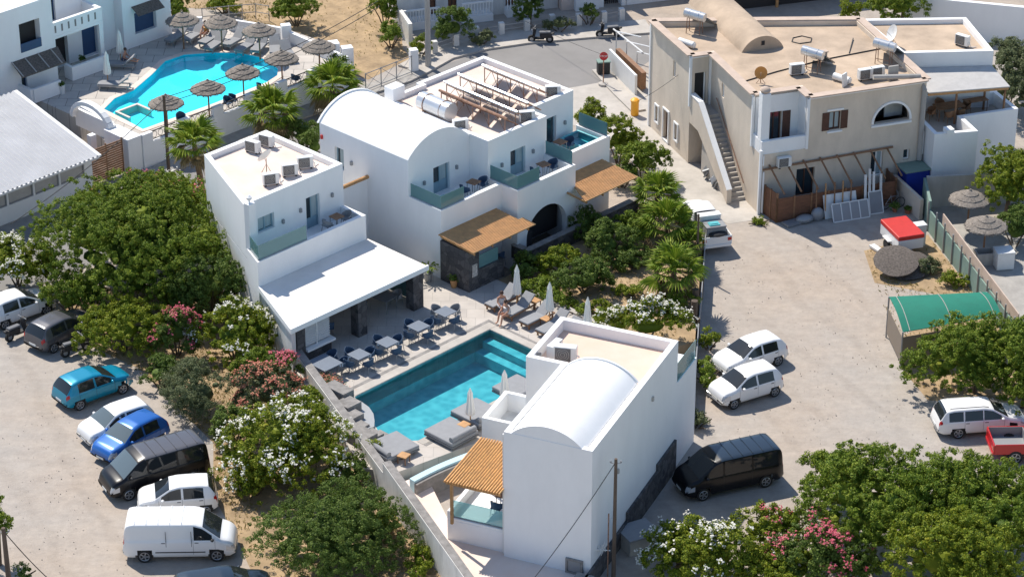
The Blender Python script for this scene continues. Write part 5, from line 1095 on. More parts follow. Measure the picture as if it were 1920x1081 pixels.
sc_(G(1140, 70), R(186), "dark red and black scooter parked nearer the beige house at the top"); sc_(G(36, 632), R(48), "black scooter between the white hatchback and the grey hatchback"); sc_(G(143, 663), R(35), "black scooter between the grey hatchback and the yellow-green bush")
# trailer with red cover
t_ = thing("box_trailer", "small white trailer with a bright red flat cover beside the thatch pile", "trailer", tuple(G(1690, 465)), R(-68)); tf = Frame(G(1690, 465).x, G(1690, 465).y, -72)
m_ = MB(tf); m_.box(-1.2, 1.1, -.75, .75, .45, 1.05); m_.build("tub", "cwhite", t_, bevel=.04)
m_ = MB(tf); m_.box(-1.22, 1.12, -.77, .77, 1.051, 1.3); m_.build("cover", "red", t_, bevel=.05)
m_ = MB(tf); m_.tube([(1.1, 0, .45), (2.1, 0, .4)], .04, 6); m_.tube([(2.0, 0, .4), (2.0, 0, 0)], .03, 6); m_.build("drawbar", "greymetal", t_)
for s_ in (1, -1):
    m_ = MB(tf); m_.tube([(-.1, s_ * .78, .3), (-.1, s_ * .92, .3)], .3, 16); m_.build("wheel", "rubber", t_); m_ = MB(tf); m_.rbox(-.1, s_ * .86, .66, .75, .2, .06); m_.build("mudguard", "cwhite", t_)
# pile of thatch discs, plank
t_ = thing("thatch_pile", "pile of round grey thatched umbrella tops stacked on the weedy gravel", "thatch pile", tuple(G(1690, 512)))
for i, (dx, dz, r) in enumerate(((0, .15, 1.2), (.55, .1, 1.15), (1.0, .05, 1.0))):
    c0 = G(1678, 512) + Vector((dx, .1 * i, dz)); m_ = MB(Frame(c0.x, c0.y, 0)); 
    prof = [(r * .98, 0), (r, .05), (r * .8, .09), (r * .5, .12), (.1, .15)]; m_.lathe(prof, (0, 0, 0), 28, .03)
    tl = R(16 + 4 * i); m_.v = [c0 + Vector(((p - c0).x, (p - c0).y * math.cos(-tl) - (p.z) * math.sin(-tl), max(.01, (p - c0).y * math.sin(tl) * 1 + (p.z) * math.cos(tl) + .3 * (i == 0) + .25)))for p in m_.v]
    m_.build("thatch_disc", "thatchdk", t_)
simple("white_plank", "white plank lying on the gravel left of the red-topped trailer", "plank", lambda m_: m_.beam((*G(1634, 463)[:2], .12), (*G(1668, 486)[:2], .12), .35, .12), "metalw")
simple("old_cabinet", "old white metal cabinet standing behind the red-topped trailer", "cabinet", lambda m_: (m_.rbox(*G(1722, 458)[:2], .6, .6, .5, 1.2, .3), m_.rbox(G(1722, 458).x, G(1722, 458).y, 1.24, .66, .56, .08, .3)), "metalw", bevel=.03)
# green shade canopy
t_ = thing("shade_canopy", "curved teal green sheet canopy on thin posts beside the right tree", "canopy", tuple(G(1770, 640))); A0, A1 = G(1667, 556, 2.35), G(1850, 547, 2.35); B0, B1 = G(1693, 622, 2.05), G(1878, 590, 2.05)
m_ = MB(); N = 10; vs = []
for i in range(N + 1):
    u = i / N; bz = .2 * math.sin(math.pi * u); 
    for q0, q1 in ((A0, B0), (A1, B1)): p = q0.lerp(q1, u); vs.append((p.x, p.y, p.z + bz))
    
m_.add(vs + [(x, y, z - .03) for x, y, z in vs], [(2 * i, 2 * i + 2, 2 * i + 3, 2 * i + 1) for i in range(N)] + [(2 * i + 2 * N + 2, 2 * i + 1 + 2 * N + 2, 2 * i + 3 + 2 * N + 2, 2 * i + 2 + 2 * N + 2) for i in range(N)]); m_.build("sheet", "teal", t_, smooth=True)
m_ = MB()
for f in (.07, .5, .93):
    m_.tube([tuple(A0.lerp(B0, i / 8).lerp(A1.lerp(B1, i / 8), f) + Vector((0, 0, .2 * math.sin(math.pi * i / 8) + .02))) for i in range(9)], .018, 5)
m_.build("hoops", "polegrey", t_)
for p in (A0, A1, B0, B1, A0.lerp(A1, .5)): m_ = MB(); m_.tube([(p.x, p.y, 0), (p.x, p.y, p.z)], .045, 7); m_.build("post", "greymetal", t_)
mat("mesh", (.22, .18, .14), .9)
m_ = MB(); m_.beam((A0.x, A0.y, 1.0), (A0.lerp(B0, 1).x, B0.y, 1.0), .02, 1.4); m_.build("side_netting", "mesh", t_); m_ = MB(); m_.beam((B0.x, B0.y, .9), (B0.lerp(B1, .5).x, B0.lerp(B1, .5).y, .9), .02, 1.7); m_.build("front_netting", "mesh", t_)
# right hand boundary fence and the yard behind
f0, f1 = G(1740, 432), G(1900, 650)
t_ = thing("panel_fence", "long green panel fence topped by a brown screen along the right-hand yard", "fence", tuple((f0 + f1) / 2)); L = (f1 - f0).length; fd = (f1 - f0) / L; fn = Vector((-fd.y, fd.x, 0)); fn = fn if fn.x > 0 else -fn
m_ = MB(); m_.beam((f0.x, f0.y, .65), (f1.x, f1.y, .65), .08, 1.3); m_.build("lower_panels", "greenfence", t_)
m_ = MB(); q = f0 + fd * 1.8 + fn * .12; m_.beam((q.x, q.y, 1.45), (f1.x + fn.x * .12, f1.y, 1.45), .06, .9); m_.build("upper_screen", "beigetrim", t_)
m_ = MB()
for k in range(11): p = f0 + fd * (L * k / 10) - fn * .07; m_ = MB(); m_.box(p.x - .04, p.x + .04, p.y - .04, p.y + .04, 0, 1.75); m_.build('post', 'greymetal', t_)
pass
yv = MB(); yv.prism([tuple(f0 + fn * .3)[:2], tuple(f0 + Vector((9, 1.5, 0)))[:2], tuple(f1 + Vector((8, 0, 0)))[:2], tuple(f1 + fn * .3)[:2]], .02, .25); structure("yard_paving", yv, "kerb")
simple("yard_wall", "low grey wall behind the two thatched umbrellas at the right", "wall", lambda m_: m_.beam((f0.x + .2, f0.y + 2.9, .95), (f0.x + 6, f0.y + 3.6, .95), .2, 1.9), "polegrey"); simple("fence_wall", "green-painted end wall joining the panel fence to the grey yard wall", "wall", lambda m_: m_.beam((f0.x, f0.y, .9), (f0.x + .1, f0.y + 2.95, .9), .15, 1.8), "greenfence")
simple("chest_freezer", "white boxy chest standing on grey paving at the right edge", "chest", lambda m_: (m_.rbox(*G(1880, 500, .25)[:2], .75, .95, .85, .95, .15), m_.rbox(G(1880, 500, .25).x, G(1880, 500, .25).y, 1.26, 1.0, .9, .07, .15)), "metalw", bevel=.03)
simple("water_trough", "open grey-white trough between the brown screen and the white chest", "trough", lambda m_: [m_.rbox(*(G(1845, 492, .25) + Vector((dx, dy, 0)))[:2], .6, w, d_, .7, .15) for dx, dy, w, d_ in ((-.5, 0, .08, .7), (.5, 0, .08, .7), (0, .35, 1.0, .08), (0, -.35, 1.0, .08))], "polegrey")
# blue shed
t_ = thing("blue_shed", "small bright blue shed with a dark flat roof beside the beige house", "shed", tuple(F3.w(6.3, -.5, 0)), R(19))
mat("shedblue", (.01, .035, .30), .6, var=.1, vs=3)
m_ = MB(F3); m_.box(5.75, 7.15, -1.2, -.12, 0, 1.75); m_.build("walls", "shedblue", t_); m_ = MB(F3); m_.box(5.6, 7.19, -1.3, -.05, 1.753, 1.83); m_.build("roof", "greenfence", t_)
simple("yard_wall", "low rendered wall running out from the blue shed to the gravel", "wall", lambda m_: m_.box(5.4, 5.6, -3.6, -.2, 0, 1.25), "beigewall", fr=F3)
# junk leaning against the fence
def lean(name, label, cat, x, w, h_, mt, y=-1.62, tilt=.28, frame=None, z0=.02, group=None, nslat=0):
    t_ = thing(name, label, cat, tuple(F3.w(x, y, 0)), R(19), group); m_ = MB(F3); m_.rbox(x, y - math.sin(tilt) * h_ / 2 + .1, h_ / 2 * math.cos(tilt) + z0, w, .04, h_, 0, -tilt); m_.build("panel", mt, t_)
    if frame:
        m_ = MB(F3); cy, cz = y - math.sin(tilt) * h_ / 2 + .1, h_ / 2 * math.cos(tilt) + z0
        for dx in [-w / 2, w / 2] + [(-w / 2 + w * (i + 1) / (nslat + 1)) for i in range(nslat)]: m_.rbox(x + dx, cy - .03, cz, .06, .05, h_, 0, -tilt)
        for s_ in (-1, 1): m_.rbox(x, cy - .03 - s_ * math.sin(-tilt) * h_ / 2 * -1 * -1, cz + s_ * math.cos(tilt) * h_ / 2, w, .05, .06, 0, -tilt)
        m_.build("frame", frame, t_)
lean("old_door", "large white board leaning behind the dark framed window panels", "board", 1.5, 2.0, 1.35, "metalw", -1.5, .35)
lean("window_panels", "wide dark glazed frame with four panes leaning on the plank fence", "window frame", 1.9, 2.2, 1.0, "greymetal", -2.0, .45, "metalw", nslat=3)
lean("shower_panel", "narrow pale framed panel leaning beside the tall white boards", "panel", 3.55, .8, 1.25, "cushion", -1.75, .35, "metalw")
for i, (x, h_, mt, lb) in enumerate(((3.0, 2.2, "metalw", "leftmost tall white board leaning in the corner of the plank fence"), (3.25, 2.5, "whiteworn", "tallest worn white board leaning on the plank fence"), (3.5, 2.3, "metalw", "white board just right of the tallest leaning one"), (3.95, 2.1, "whiteworn", "rightmost white board leaning apart from the others"))):
    simple("leaning_board", lb, "board", lambda m_, x=x, h_=h_: m_.rbox(x, -1.62, h_ / 2, .14, .05, h_, 0, -.16, .03), mt, "boards leaning on the plank fence", F3)
for i, (x, lb) in enumerate(((.0, "first"), (.55, "second"), (1.1, "third"), (1.6, "fourth"), (2.1, "fifth"))):
    simple("wooden_pole", f"thin upright wooden pole against the plank fence, {lb} from the left", "pole", lambda m_, x=x: m_.tube([(x, -1.75, .0), (x + .05, -1.5, 2.05)], .04, 6), "woodlt" if i % 2 else "wood", "poles leaning on the plank fence", F3)
simple("rubble_sacks", "grey tarpaulin and sacks heaped at the left foot of the plank fence", "sacks", lambda m_: (m_.ball((-.7, -1.75, .2), .55, .35, .25), m_.ball((.1, -1.7, .3), .4, .3, .45), m_.rbox(-1.5, -1.8, .1, .9, .6, .12, .2)), "greymetal", fr=F3, smooth=True)
def pot(x, y, z, label, r=.16, h_=.3, mt="terracotta", plant=.35, leaf="leafdark", name="plant_pot", group=None, cat="potted plant"):
    t_ = thing(name, label, cat, (x, y, z), 0, group); m_ = MB(Frame(x, y, 0)); m_.lathe([(r * .7, z), (r, z + h_ * .9), (r * 1.08, z + h_), (r * .8, z + h_), (r * .8, z + h_ - .04)], (0, 0, 0), 12); m_.build("pot", mt, t_)
    if plant:
        k = 160; P_ = RNG.normal(size=(k, 3)) * plant * .42; P_[:, 2] = np.abs(P_[:, 2]) + h_; leaves_mesh("leaves", leaf, P_, P_ * .8 + np.array([0, 0, .2]), RNG.uniform(.05, .12, k), t_)
    return t_
q = F3.w(4.6, -2.2, 0); pot(q.x, q.y, 0, "terracotta pot with a dark plant beside the leaning panels"); q = F3.w(5.2, -2.6, 0); pot(q.x, q.y, 0, "small round terracotta pot on the paving before the low rendered wall", .2, .25, plant=.2)
t_ = thing("bicycle", "old bicycle leaning beside the pots right of the plank fence", "bicycle", tuple(F3.w(4.6, -1.75, 0)), R(19)); m_ = MB(F3)
for x in (4.2, 5.1): m_.tube([(x + .3 * math.cos(a * math.pi / 8), -1.8, .32 + .3 * math.sin(a * math.pi / 8)) for a in range(17)], .022, 5, caps=False)
m_.build("wheels", "rubber", t_); m_ = MB(F3); m_.tube([(4.2, -1.8, .32), (4.5, -1.8, .75), (4.95, -1.8, .75), (4.62, -1.8, .32), (4.2, -1.8, .32)], .02, 5); m_.tube([(4.62, -1.8, .32), (4.5, -1.8, .85)], .02, 5); m_.tube([(5.1, -1.8, .32), (4.93, -1.8, .95), (4.93, -1.6, 1.0)], .02, 5); m_.build("frame", "greymetal", t_)
simple("scrap_heap", "tangled grey scrap pile under the outside staircase", "scrap", lambda m_: [m_.rbox(-3.5 + random.uniform(-.3, .3), 4.4 + random.uniform(-.9, .9), .15 + random.random() * .5, .5, .08, .4, random.random() * 3, random.random(), random.random()) for _ in range(16)], "greymetal", fr=F3)
simple("litter_bin", "bright yellow waste bin standing against the beige house's left wall", "bin", lambda m_: (m_.lathe([(.2, 0), (.24, .05), (.24, .85), (.27, .9), (.27, 1.0), (.12, 1.12)], tuple(G(1190, 216)), 14)), "yellow", smooth=True)
# ramp wall, gate frames and stop sign near the road
t_ = thing("picket_wall", "white slatted low wall with a pale frame above, left of the beige house", "wall", tuple(G(1170, 130)))
m_ = MB(); a, b_ = G(1143, 128), G(1192, 178); m_.beam((a.x, a.y, .65), (b_.x, b_.y, .65), .15, 1.3); m_.build("wall_body", "metalw", t_); m_ = MB(); m_.beam((a.x + .5, a.y + .2, .7), (b_.x + .5, b_.y + .5, .7), .3, 1.1); m_.build("inner_bank", "wood", t_)
m_ = MB()
for k in range(3): p = a.lerp(b_, .12 + k * .4); m_.tube([(p.x + .3, p.y + 2.6, .1), (p.x + .3, p.y + 2.6, 1.6), (p.x + 1.8, p.y + 1.4, 1.7)], .05, 6)
m_.tube([(a.x + .3, a.y + 2.6, 1.55), (b_.x + .5, b_.y + 2.6, 1.7)], .05, 6); m_.build("pipe_frame", "metalw", t_)
t_ = thing("stop_sign", "round red road sign with white lettering on a pole by the driveway corner", "road sign", tuple(G(1131, 160)))
p = G(1131, 160); m_ = MB(); m_.tube([(p.x, p.y, 0), (p.x, p.y, 2.15)], .035, 8); m_.build("pole", "rust", t_)
m_ = MB(); m_.tube([(p.x, p.y - .04, 1.95), (p.x, p.y - .07, 1.96)], .26, 20); m_.build("disc", "red", t_)
fc = bpy.data.curves.new("sign_lettering", 'FONT'); fc.body = "STOP"; fc.size = .19; fc.align_x = 'CENTER'; fc.align_y = 'CENTER'; fc.extrude = .004; fo = bpy.data.objects.new("tmp", fc)
me = bpy.data.meshes.new_from_object(fo); me.name = "sign_lettering"; me.materials.clear(); me.materials.append(M["plate"]); o = bpy.data.objects.new("sign_lettering", me); COL.objects.link(o); o.parent = t_; o.rotation_euler = (R(90), 0, 0); o.location = (0, -.085, 1.955); bpy.data.objects.remove(fo)
m_ = MB(); m_.lathe([(.3, 0), (.3, .14), (.1, .2)], (p.x, p.y, 0), 12); m_.build("foot", "concrete", t_)
t_ = thing("rubbish_bin", "dark green wheeled waste bin behind the red road sign", "bin", tuple(G(1131, 138))); p = G(1131, 140); m_ = MB(); m_.rbox(p.x, p.y, .45, .75, .55, .85, .2); m_.build("bin_body", "black", t_, bevel=.04); m_ = MB(); m_.rbox(p.x, p.y, .92, .82, .62, .08, .2); m_.build("lid", "greenfence", t_, bevel=.02)
kerb("pavement", [(1110, 134), (1133, 160), (1152, 180), (1185, 212)], .9, .12, "concrete")
# ================================================================== ROOF EQUIPMENT
def ac(loc, rz, label, mt="metalw", s=1.):
    t_ = thing("air_conditioner", label, "air conditioner", (0, 0, 0), 0, "outdoor air conditioning units"); m_ = MB()
    m_.box(-.42, .42, -.16, .16, .08, .68); m_.build("casing", mt, t_, bevel=.02)
    m_ = MB(); m_.box(-.36, .22, -.172, -.161, .12, .64); m_.build("fan_grille", "grille", t_)
    m_ = MB()
    for k in range(3): m_.tube([(-.07 + (.08 + .075 * k) * math.cos(a * math.pi / 7), -.178, .38 + (.08 + .075 * k) * math.sin(a * math.pi / 7)) for a in range(15)], .008, 4, caps=False)
    m_.build("fan_guard", "polegrey", t_)
    m_ = MB(); m_.box(-.35, -.25, -.15, .15, .0, .08); m_.box(.25, .35, -.15, .15, 0, .08); m_.build("feet", "black", t_); m_ = MB(); m_.tube([(.42, 0, .3), (.5, 0, .28), (.52, .05, .03), (.75, .3, .02)], .025, 6); m_.build("hose", "metalw", t_)
    put(t_, loc, rz); t_.scale = (s, s, s); return t_
a0 = ac(tuple(F1.w(-9.3, -4.5, 6.725)), R(-30), "air conditioner on the left villa roof, left one of the pair in the back corner")
def acd(loc, rz, lb, s=1.): dup(a0, tuple(loc), rz, lb, scale=(s, s, s))
acd(F1.w(-9.35, -3.5, 6.725), R(-30), "air conditioner in the far back corner of the left villa roof"); acd(F1.w(-5.7, -6.45, 6.725), R(20), "air conditioner nearest the front edge of the left villa roof"); acd(F1.w(-5.8, -5.05, 6.725), R(15), "air conditioner second from the right on the left villa roof"); acd(F1.w(-5.9, -3.9, 6.725), R(15), "rightmost air conditioner on the left villa roof")
acd(G(1040, 668, 6.36), R(60), "air conditioner turned sideways in the corner of the front villa roof", 1.1); acd(G(1060, 678, 6.36), R(-12), "double air conditioner in front of the barrel vault on the front villa roof", 1.25)
acd(F1.w(-2.9, 11.6, 6.725), R(5), "air conditioner at the far right corner of the main villa roof"); acd(F1.w(-1.6, 8.2, 6.725), R(10), "air conditioner at the end of the solar racks on the main villa roof"); acd(F1.w(-3.4, 4.95, 6.725), R(20), "air conditioner beside the big water tank on the main villa roof")
acd(F3.w(.9, 3.6, 6.43), R(15), "air conditioner by the first water heater on the beige roof"); acd(F3.w(4.2, 1.7, 6.43), R(20), "left unit of the pair of air conditioners in the middle of the beige roof edge"); acd(F3.w(4.95, 1.75, 6.43), R(20), "right unit of the pair of air conditioners on the beige roof edge"); acd(F3.w(11.6, 4.3, 6.43), R(-40), "lone air conditioner on the annex roof at the top right")
acd(F3.w(-1.4, -.2, 2.75), R(19), "air conditioner mounted on the beige wall above the plank fence", .95)
# water tank with rack on the main villa
t_ = thing("water_tank", "large horizontal silver water tank on the main villa roof beside the vault", "water tank", tuple(F1.w(-5.5, 4.95, 6.72)), R(-44))
m_ = MB(F1)
m_.tube([(-6.72, 5.35, 7.35), (-6.62, 5.35, 7.35), (-4.55, 5.3, 7.35), (-4.45, 5.3, 7.35)], .5, 24); m_.build("drum", "tank", t_, smooth=True)
m_ = MB(F1); 
for x in (-6.2, -4.95): m_.tube([(x, 5.33 + .515 * math.cos(a * math.pi / 10), 7.35 + .515 * math.sin(a * math.pi / 10)) for a in range(21)], .025, 5, caps=False)
m_.build("straps", "rust", t_)
m_ = MB(F1)
for x in (-6.3, -4.9):
    for s_ in (-.35, .35): m_.tube([(x, 5.33 + s_, 6.72), (x, 5.33 + s_, 7.05)], .03, 6)
m_.build("stand", "rust", t_)
# solar racks
for i, (b0, x0, x1, lb) in enumerate(((6.35, -6.4, -1.3, "nearest the water tank"), (7.35, -7.0, -1.5, "second from the water tank"), (8.6, -7.2, -1.9, "third from the water tank"), (10.4, -7.1, -2.8, "farthest from the water tank"))):
    t_ = thing("solar_rack", f"long rusty solar collector rack on the main villa roof, {lb}", "solar rack", tuple(F1.w((x0 + x1) / 2, b0, 6.72)), R(-44), "solar collector racks")
    m_ = MB(F1); m_.tube([(x0, b0, 7.72), (x1, b0, 7.62)], .075, 8); m_.build("header_pipe", "steel" if i != 0 else "rust", t_, smooth=True)
    m_ = MB(F1); m_.tube([(x0, b0 + 1.0, 6.95), (x1, b0 + 1.0, 6.9)], .035, 6)
    for k in range(5):
        x = x0 + .15 + (x1 - x0 - .3) * k / 4; m_.tube([(x, b0, 6.72), (x, b0, 7.65)], .028, 5); m_.tube([(x, b0, 7.6), (x, b0 + 1.0, 6.92)], .028, 5)
        if k < 4: m_.tube([(x, b0, 6.8), (x + (x1 - x0) / 8, b0, 7.6), (x + (x1 - x0 - .3) / 4, b0, 6.8)], .018, 5)
    m_.build("frame", "rust", t_)
    for k in range(3):
        xa = x0 + .25 + (x1 - x0 - .5) * k / 3; xb = xa + (x1 - x0 - .5) / 3 - .25; m_ = MB(F1)
        m_.add([(xa, b0 + .06, 7.58), (xb, b0 + .06, 7.56), (xb, b0 + .92, 6.98), (xa, b0 + .92, 7.0), (xa, b0 + .08, 7.62), (xb, b0 + .08, 7.60), (xb, b0 + .95, 7.02), (xa, b0 + .95, 7.04)], [(0, 1, 2, 3), (7, 6, 5, 4), (0, 4, 5, 1), (1, 5, 6, 2), (2, 6, 7, 3), (3, 7, 4, 0)]); m_.build("collector", "greymetal", t_)
# heaters on beige roof
def heater(x, y, label, rot=-25):
    w0 = F3.w(x, y, 6.42); t_ = thing("solar_heater", label, "solar heater", tuple(w0), R(rot), "solar water heaters on the beige roof"); fr = Frame(w0.x, w0.y, rot)
    m_ = MB(fr); m_.tube([(-.65, 0, 7.62), (.62, 0, 7.52)], .27, 18); m_.build("tank", "tank", t_, smooth=True)
    m_ = MB(fr); m_.tube([(-.35, 0, 7.58), (-.3, 0, 7.58)], .285, 18); m_.tube([(.25, 0, 7.55), (.3, 0, 7.55)], .285, 18); m_.build("tank_band", "steel", t_)
    m_ = MB(fr)
    for xx in (-.45, .4):
        for yy in (-.22, .22): m_.tube([(xx, yy, 6.42), (xx, yy * .6, 7.35)], .025, 5)
    m_.tube([(-.45, -.22, 6.75), (.4, -.22, 6.75)], .02, 5); m_.build("stand", "rust", t_)
    m_ = MB(fr); m_.add([(-.7, .25, 7.35), (.7, .25, 7.35), (.7, 1.55, 6.5), (-.7, 1.55, 6.5), (-.7, .28, 7.42), (.7, .28, 7.42), (.7, 1.58, 6.57), (-.7, 1.58, 6.57)], [(0, 1, 2, 3), (7, 6, 5, 4), (0, 4, 5, 1), (1, 5, 6, 2), (2, 6, 7, 3), (3, 7, 4, 0)]); m_.build("solar_panel", "darkglass", t_)
    return t_
heater(-2.2, 11.0, "solar water heater at the far left corner of the beige roof", -30); heater(1.9, 3.7, "solar water heater in the middle of the beige roof's front edge", -30); heater(6.2, 3.4, "solar water heater nearest the annex on the beige roof", -30)
for (px, py, lb) in ((1287, 82, "white cylinder lying by the left parapet of the beige roof"), (1578, 148, "white cylinder lying on the beige roof by the front edge")):
    p = G(px, py, 6.6); simple("old_boiler", lb, "boiler", lambda m_: (m_.tube([(p.x - .4, p.y + .3, 6.66), (p.x + .4, p.y - .3, 6.62)], .2, 14), m_.tube([(p.x + .4, p.y - .3, 6.62), (p.x + .45, p.y - .34, 6.62)], .15, 14)), "metalw", smooth=True)
def dish(px, py, z, label, mt, r=.42, hd=.9, face=(-.5, .4, .5)):
    p = G(px, py, z); t_ = thing("satellite_dish", label, "satellite dish", tuple(p)); fr = Frame(p.x, p.y, 0); m_ = MB(fr); m_.tube([(0, 0, z), (0, 0, z + hd)], .025, 6); m_.tube([(-.25, -.1, z), (0, 0, z + hd * .6), (.25, -.1, z)], .018, 5); m_.build("mast", "rust", t_)
    d = Vector(face).normalized(); m_ = MB(fr); u = d.orthogonal().normalized(); w = d.cross(u); c = Vector((0, 0, z + hd + .1)); rings = []
    for rr, o in ((.02, 0), (r * .5, .035), (r, .13)): rings += [c + u * math.cos(2 * math.pi * k / 20) * rr + w * math.sin(2 * math.pi * k / 20) * rr + d * o for k in range(20)]
    m_.add(rings + [p_ - d * .012 for p_ in rings], [(i * 20 + k, i * 20 + (k + 1) % 20, (i + 1) * 20 + (k + 1) % 20, (i + 1) * 20 + k) for i in (0, 1) for k in range(20)] + [(60 + i * 20 + k, 60 + (i + 1) * 20 + k, 60 + (i + 1) * 20 + (k + 1) % 20, 60 + i * 20 + (k + 1) % 20) for i in (0, 1) for k in range(20)]); m_.build("reflector", mt, t_, smooth=True)
    m_ = MB(fr); m_.tube([tuple(c - Vector((0, 0, .3))), tuple(c + d * .5)], .012, 4); m_.build("feed_arm", "greymetal", t_)
dish(1426, 155, 6.43, "round orange satellite dish on the front left of the beige roof", "orange", .36, .5, (-.1, -.9, .3)); dish(1674, 84, 6.43, "white satellite dish seen edge-on on the beige roof near the annex", "metalw", .5, .6, (-.9, -.3, .4)); dish(500, 322, 6.73, "white dish antenna in the middle of the left villa roof", "metalw", .45, .75, (-.6, .5, .5))
simple("roof_chimney", "small square brown chimney with white cap standing on the beige roof", "chimney", lambda m_: (m_.box(3.0, 3.3, 4.75, 5.05, 6.42, 7.0), m_.box(2.95, 3.35, 4.7, 5.1, 7.0, 7.06)), "beigetrim", fr=F3); simple("roof_box", "tall pale panel standing on the beige roof near the heaters", "panel", lambda m_: (m_.box(5.35, 5.95, 1.1, 1.2, 6.43, 7.3), m_.box(5.4, 5.45, 1.0, 1.4, 6.43, 6.5)), "polegrey", fr=F3)
simple("roof_panel", "narrow white panel leaning near the middle heater of the beige roof", "panel", lambda m_: m_.rbox(2.75, 1.3, 6.8, .45, .08, .75, .6, -.1), "metalw", fr=F3); simple("folding_chair", "grey folding chair lying in the corner of the front villa roof", "chair", lambda m_: (m_.rbox(-5.5, 6.9, 6.6, .45, .05, .5, .4, -.5), m_.tube([(-5.7, 6.8, 6.36), (-5.3, 7.0, 6.8)], .02, 5)), "polegrey", fr=F2)
# ================================================================== FURNITURE
def chair_proto(label, mt, leg="greymetal"):
    t_ = thing("tub_chair", label, "chair", (0, 0, 0), 0, "chairs round the poolside tables")
    m_ = MB(); m_.rbox(0, 0, .43, .48, .46, .06); m_.build("seat", mt, t_, bevel=.03)
    m_ = MB(); prev = None; pts = [(.27 * math.sin(a), -.25 * math.cos(a) + .0, 0) for a in [R(-115 + 230 * k / 10) for k in range(11)]]
    for i, (a, b_) in enumerate(zip(pts, pts[1:])):
        ha, hb = [.62 + .22 * (1 - abs(k - 5) / 5) ** .8 for k in (i, i + 1)]
        m_.add([(a[0], a[1], .42), (b_[0], b_[1], .42), (b_[0] * 1.12, b_[1] * 1.12, hb), (a[0] * 1.12, a[1] * 1.12, ha), (a[0] * .88, a[1] * .88, .42), (b_[0] * .88, b_[1] * .88, .42), (b_[0], b_[1], hb), (a[0], a[1], ha)], [(0, 1, 2, 3), (7, 6, 5, 4), (3, 2, 6, 7), (0, 3, 7, 4), (1, 5, 6, 2)])
    m_.build("backrest", mt, t_)
    for sx in (-1, 1):
        for sy in (-1, 1): m_ = MB(); m_.tube([(sx * .19, sy * .18, .42), (sx * .24, sy * .23, 0)], .018, 6); m_.build("leg", leg, t_)
    return t_
def table_proto(label, w=.8, mt="cushion", leg="greymetal", d=None, group="poolside tables"):
    d = d or w; t_ = thing("dining_table", label, "table", (0, 0, 0), 0, group); m_ = MB(); m_.rbox(0, 0, .735, w, d, .04); m_.build("tabletop", mt, t_, bevel=.01)
    for sx in (-1, 1):
        for sy in (-1, 1): m_ = MB(); m_.tube([(sx * (w / 2 - .06), sy * (d / 2 - .06), .72), (sx * (w / 2 - .06), sy * (d / 2 - .06), 0)], .022, 6); m_.build("leg", leg, t_)
    return t_
mat("tabletop", (.15, .18, .225), .5, var=.08)
spots = [(3.71, -9.28, "by the flower trough"), (3.81, -7.46, "in mid row"), (3.75, -5.24, "by the stone pillar"), (3.64, -3.24, "out in the sun")]
tp0 = cp0 = cp1 = None
rdeg = -44
for i, (a, b_, wh) in enumerate(spots):
    w = F1.w(a, b_, .9); lb = f"square grey metal table {wh}"
    if tp0 is None: tp0 = table_proto(lb, .85, "tabletop"); put(tp0, w, R(rdeg))
    else: dup(tp0, w, R(rdeg), lb)
    for k, (dx, dy, rot, cl) in enumerate(((0, -.68, 180, "lower left"), (.68, 0, 270, "lower right"), (0, .68, 0, "upper right"), (-.68, 0, 90, "upper left"))):
        dx *= .95; cw = F1.w(a + dx, b_ + dy, .9); rz = R(rdeg + rot + 180 + (3 - i) * 2); grey = i == 3 and k > 1
        lb = f"{'grey' if grey else 'navy blue'} tub chair on the {cl} side of the table {wh}"
        P0 = cp1 if grey else cp0
        if P0 is None:
            P0 = chair_proto(lb, "cushion" if grey else "navy"); put(P0, cw, rz)
            if grey: cp1 = P0
            else: cp0 = P0
        else: dup(P0, cw, rz, lb)
w = F1.w(-.2, -4.3, .9); t_ = table_proto("long dark table in the shade under the canopy", 1.9, "cushdark", d=.95); put(t_, w, R(rdeg + 8))
for dx, dy, r_, cl in ((-.5, .85, 0, "far left"), (.55, .8, 0, "far right"), (-.4, -.8, 180, "near")): dup(cp1 if dy > 0 else cp0, F1.w(-.2 + dx, -4.3 + dy, .9), R(rdeg + r_ + 180), f"tub chair on the {cl} side of the shaded table under the canopy")
dup(cp0, F1.w(.2, -8.1, .9), R(20), "dark armchair deep in the shade between the louvres and the stone pillar")
w = F1.w(3.1, -11.0, .9); t_ = table_proto("big grey table at the left end beside the flower trough", 1.35, "tabletop", d=1.2); put(t_, w, R(rdeg))
dup(cp0, F1.w(2.6, -10.1, .9), R(rdeg + 180), "navy chair behind the big grey table at the left end"); dup(cp0, F1.w(3.5, -10.15, .9), R(rdeg + 160), "grey-rimmed navy chair tucked to the right of the big grey table")
# loungers with raised backs
def lounger_proto(label, name="sun_lounger", cmat="cushion", frame="wood"):
    t_ = thing(name, label, "sun lounger", (0, 0, 0), 0, "sun loungers by the hotel pool")
    m_ = MB(); m_.box(-1.0, 1.0, -.32, -.26, .24, .31); m_.box(-1.0, 1.0, .26, .32, .24, .31); m_.box(-1.0, -.94, -.26, .26, .24, .31); m_.box(.94, 1.0, -.26, .26, .24, .31); m_.build("frame", frame, t_)
    m_ = MB(); m_.box(-1.0, .25, -.33, .33, .315, .41); m_.build("mattress", cmat, t_, bevel=.03)
    m_ = MB(); m_.rbox(.25 + .40 * math.cos(R(38)), 0, .36 + .40 * math.sin(R(38)), .86, .66, .09, 0, 0, -R(38)); m_.build("back_cushion", cmat, t_, bevel=.03)
    for sx in (-.85, .85):
        for s_ in (-.27, .27): m_ = MB(); m_.box(sx - .035, sx + .035, s_ - .035, s_ + .035, 0, .24); m_.build("leg", frame, t_)
    return t_
lp = None
